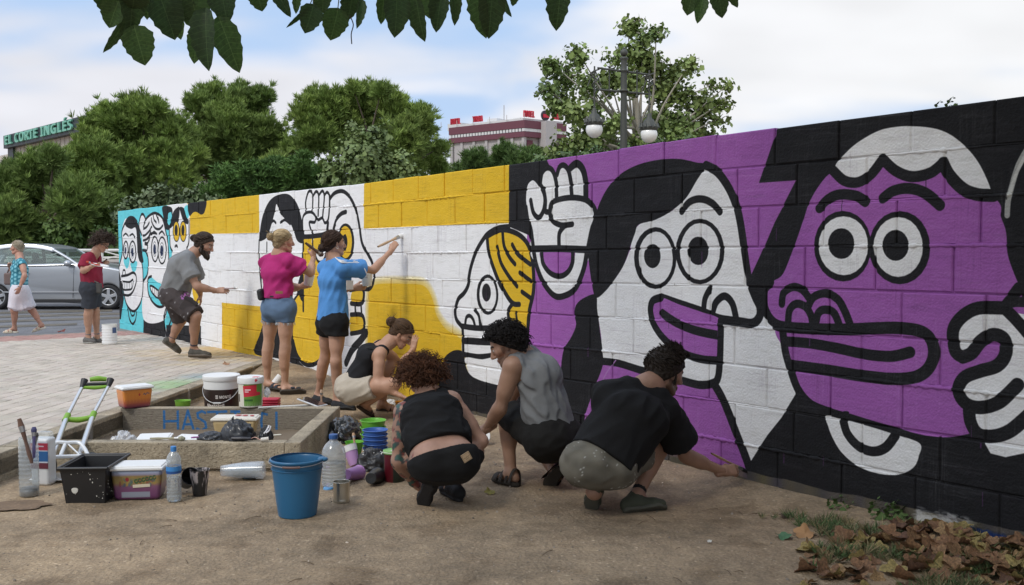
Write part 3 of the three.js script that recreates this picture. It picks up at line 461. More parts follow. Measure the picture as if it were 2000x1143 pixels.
// ---------------------------------------------------------------- trees and shrubs behind the wall
const barkMat = plain(0.13, 0.10, 0.075, 0.95), paleBark = plain(0.36, 0.33, 0.27, 0.9);
const leafMat = (o) => phys({ roughness: 0.75, side: THREE.DoubleSide, ...o });
function tuftGeometry(n, len, wid, spread, seed) {   // a spray of needles
  const r = rng(seed), pos = [], nor = [], idx = [];
  for (let i = 0; i < n; i++) {
    const a = r() * 6.283, e = spread * Math.sqrt(r()), d = V(Math.cos(a) * Math.sin(e), Math.cos(e), Math.sin(a) * Math.sin(e)), s = V(r() - 0.5, r() - 0.5, r() - 0.5).cross(d).normalize(), l = len * (0.6 + 0.5 * r()), b = d.clone().multiplyScalar(-0.1 * l + r() * l * 0.25), tip = b.clone().addScaledVector(d, l), mid = b.clone().addScaledVector(d, l * 0.45), o = pos.length / 3;
    for (const p of [b, mid.clone().addScaledVector(s, wid), tip, mid.clone().addScaledVector(s, -wid)]) pos.push(p.x, p.y, p.z);
    const nn = d.clone().multiplyScalar(0.7).add(UP.clone().multiplyScalar(0.3)).normalize(); for (let k = 0; k < 4; k++) nor.push(nn.x, nn.y, nn.z);
    idx.push(o, o + 1, o + 2, o, o + 2, o + 3);
  }
  const g = new THREE.BufferGeometry(); g.setAttribute('position', new THREE.Float32BufferAttribute(pos, 3)); g.setAttribute('normal', new THREE.Float32BufferAttribute(nor, 3)); g.setIndex(idx); g.computeVertexNormals(); return g;
}
function leafClump(n, size, radius, seed) {          // a few broad leaves
  const r = rng(seed), pos = [], idx = [];
  for (let i = 0; i < n; i++) {
    const c = V(r() - 0.5, r() - 0.5, r() - 0.5).multiplyScalar(2 * radius), q = new THREE.Quaternion().setFromEuler(new THREE.Euler((r() - 0.5) * 2.6, r() * 6.28, (r() - 0.5) * 2.6)), o = pos.length / 3, s = size * (0.6 + 0.8 * r());
    for (const [x, y, z] of [[0, 0, 0], [0.32, 0.06, 0.35], [0.42, 0.02, 0.62], [0, 0.0, 1], [-0.42, 0.02, 0.62], [-0.32, 0.06, 0.35]]) { const p = V(x * s, y * s, z * s).applyQuaternion(q).add(c); pos.push(p.x, p.y, p.z); }
    for (let k = 1; k < 5; k++) idx.push(o, o + k, o + k + 1);
  }
  const g = new THREE.BufferGeometry(); g.setAttribute('position', new THREE.Float32BufferAttribute(pos, 3)); g.setIndex(idx); g.computeVertexNormals(); return g;
}
const NEEDLES = [tuftGeometry(16, 0.25, 0.014, 0.9, 1), tuftGeometry(16, 0.28, 0.013, 0.65, 2)];
const NEEDLES_SMALL = [tuftGeometry(14, 0.17, 0.016, 1.1, 3)];
const CLUMPS = [leafClump(9, 0.12, 0.17, 4), leafClump(9, 0.14, 0.19, 5)];
const CLUMPS_SMALL = [leafClump(8, 0.11, 0.11, 6)];
const needleMat = leafMat({ color: rgb(1, 1, 1), transmission: 0, roughness: 0.8 }), broadMat = leafMat({ color: rgb(1, 1, 1), roughness: 0.6 });
// lobes: strings of "px,py,radius in px"; they become balls of real size at the given distance
function tree(name, label, category, depth, lobeText, o) {
  const r = rng(o.seed), lobes = lobeText.trim().split(/\s+/).map((q) => { const [x, y, k] = q.split(',').map(Number), c = at(x, y, depth + (r() - 0.5) * (o.thick ?? 3)); return { c, R: k * depth / FOCAL * (o.shrink ?? 1) }; });
  const mid = lobes.reduce((a, l) => a.add(l.c), V(0, 0, 0)).multiplyScalar(1 / lobes.length), foot = V(mid.x + (o.lean ?? 0), 0, mid.z);
  const t = thing(name, label, category, foot, 0, o.group);
  const topY = Math.max(...lobes.map((l) => l.c.y)), fork = V(0, clamp(topY * (o.fork ?? 0.35), 0.4, 4), 0);
  const wood = [limb([V(0, -0.1, 0), fork.clone().multiplyScalar(0.5).add(V(0.06, 0, 0.05)), fork, V(mid.x - foot.x, lerp(fork.y, topY, 0.6), 0.2)], [o.trunk ?? 0.2, (o.trunk ?? 0.2) * 0.8, (o.trunk ?? 0.2) * 0.6, 0.04], 8)];
  mesh('trunk', wood, o.bark ?? barkMat, t);
  const limbs = []; for (const l of lobes) { const e = l.c.clone().sub(foot), a = fork.clone().lerp(V(mid.x - foot.x, topY * 0.75, 0), r() * 0.6); limbs.push(limb([a, a.clone().lerp(e, 0.5).add(V((r() - 0.5) * 0.5, (r() - 0.2) * 0.4, (r() - 0.5) * 0.5)), e.clone().add(V(0, l.R * 0.4, 0))], [(o.trunk ?? 0.2) * 0.34, (o.trunk ?? 0.2) * 0.2, 0.012], 5)); if (o.twigs) for (let i = 0; i < o.twigs; i++) { const d = V(r() - 0.5, r() - 0.3, r() - 0.5).normalize().multiplyScalar(l.R * 1.15); limbs.push(limb([e, e.clone().addScaledVector(d, 0.55).add(V(0, 0.04, 0)), e.clone().add(d)], [0.03, 0.018, 0.006], 4)); } }
  mesh('limbs', limbs, o.bark ?? barkMat, t);
  const kinds = o.leaf, mats = kinds.map(() => []), cols = kinds.map(() => []), M = new THREE.Matrix4(), q = new THREE.Quaternion();
  for (const l of lobes) {
    const n = Math.round((o.density ?? 300) * (l.R ** 2) / 0.64);
    const hue = r();
    for (let i = 0; i < n; i++) {
      let d = V(r() * 2 - 1, r() * 2 - 1, r() * 2 - 1); if (d.lengthSq() > 1 || d.lengthSq() < 0.02) { i--; continue; } d.normalize();
      const bump = 1 + (o.rough ?? 0.3) * fbm(d.x * 2.2 + l.c.x, d.y * 2.2 + l.c.y, d.z * 2.2, 3) * 2, rad = l.R * bump * (o.hollow ?? 0.6 + 0) ** (r() * 1.1), p = l.c.clone().addScaledVector(d, rad);
      if (o.gaps && N3(p.x * o.gaps + o.seed, p.y * o.gaps, p.z * o.gaps) > (o.gapAt ?? 0.22)) continue;
      const dir = d.clone().multiplyScalar(o.out ?? 0.8).add(UP.clone().multiplyScalar(o.up ?? 0.8)).add(V(r() - 0.5, r() - 0.5, r() - 0.5).multiplyScalar(0.6)).normalize();
      q.setFromUnitVectors(UP, dir).multiply(new THREE.Quaternion().setFromAxisAngle(UP, r() * 6.28));
      const k = Math.floor(r() * kinds.length), s = 0.7 + 0.6 * r(); M.compose(p.sub(foot), q, V(s, s, s)); mats[k].push(M.clone());
      const tone = 0.72 + 0.5 * r() + 0.3 * N3(p.x * 0.8, p.y * 0.8, p.z * 0.8), mix = clamp(hue * 0.5 + r() * 0.5), A = o.cols[0], B = o.cols[1];
      cols[k].push(rgb(...[0, 1, 2].map((c) => lerp(A[c], B[c], mix) * tone)));
    }
  }
  kinds.forEach((g, k) => { if (!mats[k].length) return; const im = new THREE.InstancedMesh(g, o.mat ?? needleMat, mats[k].length); im.name = 'crown'; im.userData.kind = 'stuff'; im.castShadow = im.receiveShadow = true; mats[k].forEach((m, i) => { im.setMatrixAt(i, m); im.setColorAt(i, cols[k][i]); }); t.add(im); });
  return t;
}
const PINE = [[0.15, 0.235, 0.05], [0.26, 0.345, 0.075]], PINE_DARK = [[0.115, 0.185, 0.042], [0.2, 0.28, 0.06]], LIME = [[0.075, 0.15, 0.035], [0.14, 0.21, 0.05]], SAGE = [[0.10, 0.155, 0.045], [0.18, 0.235, 0.075]], PLANE = [[0.10, 0.16, 0.035], [0.2, 0.26, 0.07]], HEDGE = [[0.06, 0.135, 0.028], [0.11, 0.2, 0.04]];
const pine = (label, depth, lobes, o) => tree('pine_tree', label, 'tree', depth, lobes, { leaf: NEEDLES, cols: PINE, density: 1100, rough: 0.75, hollow: 0.5, up: 0.9, shrink: 0.86, trunk: 0.24, seed: 1, group: undefined, ...o });
pine('tall rounded pine behind the turquoise end of the wall, second crown from the department store', 36, '235,235,42 285,224,38 190,265,42 335,258,40 255,290,66 330,305,52 185,320,56 135,335,40 385,305,22 250,350,64 345,350,46 205,225,22 305,212,20 260,205,22', { seed: 11 });
pine('broad low pine with dark lower branches below the department store sign', 32, '70,335,38 105,312,24 28,362,52 88,395,62 20,430,58 150,392,50 172,445,54 92,462,50 210,410,40 -30,400,60', { seed: 12, cols: PINE_DARK });
pine('dense dark pine with a double top, left of the gap before the widest pine', 41, '420,212,50 490,202,40 385,205,26 450,258,64 522,262,34 402,290,48 482,305,56 545,285,20 365,330,34 440,330,50 470,180,20 405,182,16 520,190,16', { seed: 13, cols: PINE_DARK });
pine('widest pine of the row, its flat crown reaching toward the hotel', 38, '600,225,36 648,206,40 708,198,40 768,210,38 818,245,38 622,268,50 700,258,64 786,278,50 838,312,34 572,290,26 862,292,16 540,335,36 610,190,18 745,180,18 690,178,14 820,222,20 800,330,30 858,330,18', { seed: 14 });
pine('bright green young pine in front of the hotel', 46, '928,318,28 985,306,28 1040,312,27 1085,316,22 1010,328,32 902,338,20 960,335,30 1120,324,20 870,348,16', { seed: 15, cols: LIME });
const shrubO = { leaf: CLUMPS_SMALL, mat: broadMat, density: 620, rough: 0.3, hollow: 0.5, trunk: 0.06, fork: 0.3 };
tree('leafy_shrub', 'pale green loose shrub growing above the yellow band of the wall, before the widest pine', 'shrub', 24, '700,290,34 742,280,36 718,330,54 770,328,34 655,345,28 692,256,14 742,252,13 790,345,26 640,318,10 700,370,40 770,370,30', { ...shrubO, seed: 21, cols: SAGE, gaps: 1.2, density: 520 });
tree('green_hedge', 'bright green clipped hedge just above the black haired face on the wall', 'hedge', 27, '450,362,40 520,352,40 582,346,38 622,350,28 405,388,30 482,388,38 560,382,40 620,375,34 540,320,16 590,318,18 480,335,18', { ...shrubO, leaf: NEEDLES_SMALL, mat: needleMat, seed: 22, cols: HEDGE, up: 1.2, density: 760 });
tree('leafy_shrub', 'small grey green shrub over the turquoise corner of the wall', 'shrub', 26, '300,392,22 335,388,24 375,392,22 270,400,18 300,420,30 250,420,26 410,400,16', { ...shrubO, seed: 23, cols: [[0.085, 0.125, 0.05], [0.14, 0.18, 0.08]], gaps: 1.6 });
tree('leafy_shrub', 'yellow green shrub behind the roof of the silver car', 'shrub', 32, '120,462,34 165,468,30 80,472,30 205,470,26 140,490,40 230,480,30 40,480,30', { ...shrubO, seed: 24, cols: LIME, density: 520 });
tree('leafy_shrub', 'dark spreading shrub beside the walking woman at the left edge', 'shrub', 34, '-10,470,46 40,455,44 20,500,46 80,440,36 -50,450,50 240,440,34 215,425,36 190,440,34', { ...shrubO, seed: 25, cols: [[0.045, 0.085, 0.025], [0.075, 0.125, 0.035]], density: 420 });
tree('plane_tree', 'open crowned plane tree with pale limbs behind the street lamp', 'tree', 33, '1075,130,20 1108,150,26 1090,200,26 1130,112,20 1146,166,22 1068,176,13 1120,226,26 1160,204,22 1228,55,17 1256,74,16 1282,66,12 1240,112,30 1202,122,22 1190,160,26 1270,130,34 1230,160,28 1310,140,26 1290,180,34 1330,190,26 1348,128,14 1390,172,16 1368,202,26 1412,205,14 1402,240,20 1360,250,30 1320,250,34 1282,240,26 1200,240,24 1150,270,34 1100,292,28 1190,290,34 1260,290,34 1330,284,34 1130,314,26 1060,316,20 1380,275,18 1245,45,12 1420,170,8', { leaf: CLUMPS, mat: broadMat, cols: PLANE, density: 300, rough: 0.75, hollow: 0.4, trunk: 0.2, fork: 0.42, bark: paleBark, seed: 31, gaps: 2.3, gapAt: 0.12, twigs: 4, out: 0.6, up: 0.2, lean: 0.2 });
tree('leafy_shrub', 'low dark undergrowth shrub behind the purple part of the wall', 'shrub', 29, '1110,318,24 1165,312,26 1220,306,24 1280,298,24 1340,290,22 1060,328,20 1390,290,14', { ...shrubO, seed: 33, cols: [[0.05, 0.1, 0.026], [0.09, 0.15, 0.04]], density: 380 });
// ---------------------------------------------------------------- lamp, buildings
const font = await new FontLoader().loadAsync('fonts/droid/droid_sans_bold.typeface.json');
function word(text, size, depth) { const g = new TextGeometry(text, { font, size, depth, curveSegments: 3, bevelEnabled: false }); g.computeBoundingBox(); return g; }
{
  const Z = 27, k = Z / FOCAL, foot = at(1217, 484.5, Z).setY(0), lamp = thing('street_lamp', 'dark iron street lamp with two white globes hanging from its crossbars', 'street lamp', foot);
  const iron = plain(0.075, 0.078, 0.07, 0.6, { metalness: 0.4 }), Y = (py) => at(1217, py, Z).y, X = (px) => at(px, 200, Z).x - foot.x;
  mesh('post', lathe([[0.24, 0], [0.24, 0.5], [0.17, 0.6], [0.15, 1.4], [0.105, 1.6], [0.09, Y(260)], [0.08, Y(178)], [0.12, Y(180)], [0.12, Y(176)], [0.082, Y(174)], [0.08, Y(141)], [0.115, Y(140)], [0.115, Y(137)], [0.08, Y(135)], [0.08, Y(118)], [0.11, Y(116)], [0.11, Y(113)], [0.07, Y(111)]], 20), iron, lamp);
  mesh('finial', new THREE.SphereGeometry(0.1, 16, 12).translate(0, Y(103), 0), iron, lamp); mesh('finial', new THREE.SphereGeometry(0.035, 10, 8).translate(0, Y(95), 0), iron, lamp);
  for (const [py0, py1] of [[134, 145], [176, 183]]) mesh('crossbar', limb([V(X(1166), Y(py0), 0.1), V(0, Y((py0 + py1) / 2), 0), V(X(1270), Y(py1), -0.1)], [0.026, 0.03, 0.026]), iron, lamp);
  for (const [px, top, bot] of [[1190, 134, 186], [1244, 142, 188]]) mesh('stay', [rod(V(X(px), Y(top), 0), V(X(px), Y(bot), 0), 0.018), new THREE.SphereGeometry(0.045, 8, 6).translate(X(px), Y(bot), 0), new THREE.SphereGeometry(0.035, 8, 6).translate(X(px), Y(top - 3), 0)], iron, lamp);
  for (const [px, gy, s] of [[1161, 253, -1], [1268, 263, 1]]) {
    const x = X(px), y = Y(gy), hang = Y(s < 0 ? 176 : 184), curl = [];
    for (let i = 0; i <= 26; i++) { const a = i / 26 * 4.6 * Math.PI; const rr = 0.16 * (1 - i / 30); curl.push(V(x + Math.cos(a) * rr * 0.8, lerp(hang + 0.55, hang - 0.1, i / 26), Math.sin(a) * rr)); }
    mesh('scroll_bracket', [tube(curl, 0.02, 60, 5), rod(V(x, hang + 0.62, 0), V(x, y + 0.5, 0), 0.022), rod(V(x - 0.18, hang + 0.1, 0), V(x, hang + 0.55, 0), 0.016), rod(V(x + 0.18, hang + 0.1, 0), V(x, hang + 0.55, 0), 0.016)], iron, lamp);
    const hood = mesh('lamp_hood', lathe([[0.04, 0.56], [0.06, 0.5], [0.075, 0.42], [0.13, 0.38], [0.16, 0.3], [0.2, 0.25], [0.235, 0.2], [0.235, 0.15], [0.2, 0.1]], 20).translate(x, y, 0), iron, lamp);
    const points = []; for (let i = 0; i < 12; i++) { const a = i / 12 * 6.283; points.push(new THREE.ConeGeometry(0.05, 0.13, 4).translate(x + Math.cos(a) * 0.235, y + 0.25, Math.sin(a) * 0.235)); }
    mesh('crown_ring', points, iron, hood);
    mesh('globe', new THREE.SphereGeometry(0.222, 28, 20).translate(x, y, 0), phys({ color: rgb(0.78, 0.78, 0.76), roughness: 0.25, clearcoat: 0.5 }), lamp);
  }
}
{ // the hotel, far behind
  const A = at(877, 484.5, 160).setY(0), C = at(1024, 484.5, 150).setY(0), B = at(1106, 484.5, 155).setY(0);
  const hotel = thing('hotel_building', 'distant hotel with maroon bands and red rooftop letters beyond the trees', 'building', C);
  const maroon = plain(0.14, 0.045, 0.065, 0.7), grey = plain(0.42, 0.40, 0.40, 0.8), glass = plain(0.05, 0.055, 0.07, 0.2), pale = plain(0.62, 0.62, 0.62, 0.6), red = plain(0.55, 0.02, 0.045, 0.5);
  const u = A.clone().sub(C), v = B.clone().sub(C), lu = u.length(), lv = v.length(); u.normalize(); v.normalize();
  const Y = (py) => EYE + (484.5 - py) / FOCAL * 150, top = Y(236), band = Y(268);
  const slab = (y0, y1, grow) => { const p = [V(0, 0, 0), u.clone().multiplyScalar(lu), u.clone().multiplyScalar(lu).addScaledVector(v, lv), v.clone().multiplyScalar(lv)], m = p[2].clone().multiplyScalar(0.5); const s = new THREE.Shape(p.map((q) => { const w = q.clone().sub(m); w.setLength(w.length() + grow).add(m); return new THREE.Vector2(w.x, -w.z); })); const g = new THREE.ExtrudeGeometry(s, { depth: y1 - y0, bevelEnabled: false }); g.rotateX(-Math.PI / 2); g.translate(0, y0, 0); return g; };
  mesh('wall', slab(0, band, -0.9), grey, hotel);
  mesh('upper_band', slab(Y(251), top, 0), maroon, hotel); mesh('lower_band', slab(band, Y(258), 0), maroon, hotel); mesh('window_band', slab(Y(258), Y(251), -0.35), glass, hotel);
  const panel = (dir, t, y0, y1, w, mat, out, name, d = 0.12) => { const n = V(-dir.z, 0, dir.x); if (n.z < 0) n.negate(); const g = new THREE.BoxGeometry(w, y1 - y0, d).applyMatrix4(new THREE.Matrix4().makeBasis(dir, UP, n.clone().multiplyScalar(dir.clone().cross(UP).dot(n) > 0 ? 1 : -1)).setPosition(dir.clone().multiplyScalar(t).addScaledVector(n, out).setY((y0 + y1) / 2))); return mesh(name, g, mat, hotel); };
  for (let i = 0; i < 25; i++) panel(u, (i + 0.5) * lu / 25, Y(257.4), Y(251.6), lu / 25 * 0.72, pale, -0.12, 'window_blind'); for (let i = 0; i < 10; i++) panel(v, 0.5 + i * lv / 10, Y(257.4), Y(251.6), 0.85, pale, -0.12, 'window_blind');
  for (let f = 0; f < 6; f++) { const y1 = band - 0.25 - f * 2.4, y0 = y1 - 1.25; for (let i = 0; i < 6; i++) { const w = panel(u, (i + 0.5) * lu / 6, y0, y1, lu / 6 * 0.62, glass, -0.62, 'window'); panel(u, (i + 0.5) * lu / 6, y0 - 1.0, y0 - 0.02, lu / 6 * 0.62, maroon, -0.62, 'spandrel'); panel(u, (i + 0.5) * lu / 6 + 0.3, y0 + 0.1, y1 - 0.1, 0.28, pale, -0.5, 'curtain', 0.04); } }
  for (let i = 0; i <= 6; i++) { panel(u, clamp(i * lu / 6, 0.4, lu - 0.4), 0, band - 0.02, 0.5, grey, -0.4, 'column', 0.5); }
  for (let i = 0; i < 3; i++) for (let f = 0; f < 5; f++) panel(v, 1.5 + i * 2.4, band - 1.6 - f * 2.4, band - 0.4 - f * 2.4, 1.1, i === 1 ? glass : maroon, -0.62, 'window');
  const tv0 = (px) => { const r = ray(px, 240), O = V(0, EYE, 0).sub(C); return (O.x * r.z - O.z * r.x) / (v.x * r.z - v.z * r.x); }; panel(v, tv0(1067.5), 0, Y(236.5), 2.1, grey, 0.3, 'stair_tower', 1.6);
  mesh('roof_parapet', slab(top, top + 0.35, -0.6), pale, hotel);
  for (const [t, w, h] of [[4, 1.4, 0.9], [9, 2, 1.2], [14, 1.2, 0.7], [17, 3, 1.1]]) panel(u, t, top, top + h, w, pale, -4, 'roof_unit', 2);
  
  const sign = (text, dir, t, y, size) => { const letters = [...text].map((ch, i) => { const q = word(ch, size, 0.35), w = q.boundingBox.max.x - q.boundingBox.min.x; q.translate(-q.boundingBox.min.x, 0, 0); q.scale(ch === 'I' ? 0.6 : 0.25 / w, 1, 1); q.translate(i * 0.42, 0, 0); return q; }), g = merge(letters); g.computeBoundingBox(); const b = g.boundingBox, n = V(-dir.z, 0, dir.x); if (n.z < 0) n.negate(); const x = dir.x < 0 ? dir.clone().negate() : dir; g.translate(-b.min.x, 0, 0); g.applyMatrix4(new THREE.Matrix4().makeBasis(x, UP, n).setPosition(dir.clone().multiplyScalar(t).addScaledVector(n, -0.5).setY(y))); mesh('roof_sign', g, red, hotel); };
  const tu = (px) => { const r = ray(px, 240), den = r.x * -u.z + r.z * u.x; const O = V(0, EYE, 0).sub(C); return (O.x * r.z - O.z * r.x) / (u.x * r.z - u.z * r.x); }, tv = (px) => { const r = ray(px, 240), O = V(0, EYE, 0).sub(C); return (O.x * r.z - O.z * r.x) / (v.x * r.z - v.z * r.x); };
  panel(u, tu(974), top, top + 2.7, 0.09, grey, -1.2, 'mast', 0.09);
  sign('HOTEL', u, tu(878), top + 0.5, 0.9); sign('TURIA', u, tu(921), top + 0.5, 0.9); sign('HOTEL', v, tv(1026), top + 0.5, 0.95); sign('TURIA', v, tv(1081), top + 0.55, 0.95);
  const n = V(-v.z, 0, v.x); if (n.z < 0) n.negate(); const em = new THREE.CylinderGeometry(0.75, 0.75, 0.3, 24, 1, false, Math.PI / 2 * 0, Math.PI * 2).rotateX(Math.PI / 2); em.applyMatrix4(new THREE.Matrix4().makeBasis(v, UP, n).setPosition(v.clone().multiplyScalar(tv(1065)).setY(top + 0.95)));
  mesh('round_emblem', em, plain(0.03, 0.02, 0.03, 0.5), hotel); mesh('emblem_band', new THREE.BoxGeometry(1.1, 0.5, 0.1).applyMatrix4(new THREE.Matrix4().makeBasis(v, UP, n).setPosition(v.clone().multiplyScalar(tv(1065)).addScaledVector(n, 0.22).setY(top + 0.85))), red, hotel);
  const frame = []; for (let i = 0; i < 10; i++) frame.push(new THREE.BoxGeometry(0.08, 1, 0.08).translate(u.x * i * 3.4, top + 0.5, u.z * i * 3.4)); mesh('sign_frame', frame, grey, hotel);
}
{ // the department store at the far left
  const A = at(18, 484.5, 150).setY(0), B = at(160, 484.5, 129).setY(0), store = thing('department_store', 'pale department store with green letters on a dark roof band', 'building', A);
  const u = B.clone().sub(A), L = u.length(); u.normalize(); const n = V(-u.z, 0, u.x); if (n.z < 0) n.negate();
  const M = (t, y, out) => new THREE.Matrix4().makeBasis(u, UP, n).setPosition(u.clone().multiplyScalar(t).addScaledVector(n, out).setY(y));
  const y0 = EYE + (484.5 - 292) / FOCAL * 150, y1 = EYE + (484.5 - 267.5) / FOCAL * 150, dark = plain(0.02, 0.028, 0.036, 0.5), wallM = plain(0.52, 0.48, 0.45, 0.8), green = plain(0.17, 0.45, 0.35, 0.5);
  mesh('wall', new THREE.BoxGeometry(L + 3, y0, 24).applyMatrix4(M(L / 2 + 1.5, y0 / 2, -12.4)), wallM, store);
  mesh('dark_corner', new THREE.BoxGeometry(2.4, y0, 0.3).applyMatrix4(M(1.2, y0 / 2, -0.2)), dark, store);
  mesh('sign_band', new THREE.BoxGeometry(L + 3, y1 - y0, 25).applyMatrix4(M(L / 2 + 1.5, (y0 + y1) / 2, -12)), dark, store);
  for (let i = 0; i < 24; i++) mesh('wall_panel_joint', new THREE.BoxGeometry(0.12, y0 - 0.2, 0.1).applyMatrix4(M(3 + i * 1.6, y0 / 2, -0.36)), plain(0.42, 0.39, 0.37, 0.8), store);
  const lowY = EYE + (484.5 - 292) / FOCAL * 150; mesh('side_wing', new THREE.BoxGeometry(14, lowY + 0.4, 20).applyMatrix4(M(-7.2, (lowY + 0.4) / 2 - 0.6, -12)), wallM, store);
  const tu = (px) => { const r = ray(px, 270), O = V(0, EYE, 0).sub(A); return (O.x * r.z - O.z * r.x) / (u.x * r.z - u.z * r.x); };
  for (const [text, a, b] of [['EL', 19.5, 33], ['CORTE', 39, 83], ['INGLÉS', 90, 152]]) { const g = word(text, 1, 0.25), bb = g.boundingBox, t0 = tu(a), t1 = tu(b), h = (y1 - y0) * 0.52; g.translate(-bb.min.x, 0, 0); g.scale((t1 - t0) / (bb.max.x - bb.min.x), h / 0.73, 1); g.applyMatrix4(M(t0, y0 + (y1 - y0) * 0.22, 0.55)); mesh('sign_letters', g, green, store); }
}
// parapet and rail across the road
{
  const Z = 30, Y = (py) => EYE + (484.5 - py) / FOCAL * Z, par = thing('parapet_wall', 'low beige parapet wall across the road behind the car', 'wall', at(60, 484.5, Z).setY(0));
  mesh('wall', metreUV(rbox(34, Y(513) + 0.1, 0.3, 0.02)).translate(0, Y(513) / 2, 0), plain(0.36, 0.3, 0.27, 0.9), par); mesh('coping', rbox(34, 0.09, 0.44, 0.02).translate(0, Y(513) + 0.046, 0), plain(0.5, 0.46, 0.42, 0.85), par);
  const base = Y(513) + 0.09, rail = thing('white_railing', 'white tubular railing on top of the parapet across the road', 'railing', at(60, 484.5, Z).setY(0)), white = plain(0.66, 0.65, 0.62, 0.5);
  mesh('top_rail', rod(V(-17, Y(489), 0), V(17, Y(489), 0), 0.045), white, rail); mesh('lower_rail', rod(V(-17, Y(503), 0), V(17, Y(503), 0), 0.028), white, rail);
  for (let i = -8; i <= 8; i++) mesh('post', rod(V(i * 1.02 + 0.05, base, 0), V(i * 1.02 + 0.05, Y(489), 0), 0.035), white, rail);
  for (let i = -8; i < 8; i += 2) mesh('cross_brace', [rod(V(i * 1.02 + 0.1, base, 0.01), V(i * 1.02 + 1.0, Y(491), 0.01), 0.02), rod(V(i * 1.02 + 1.0, base, 0.03), V(i * 1.02 + 0.1, Y(491), 0.03), 0.02)], white, rail);
}
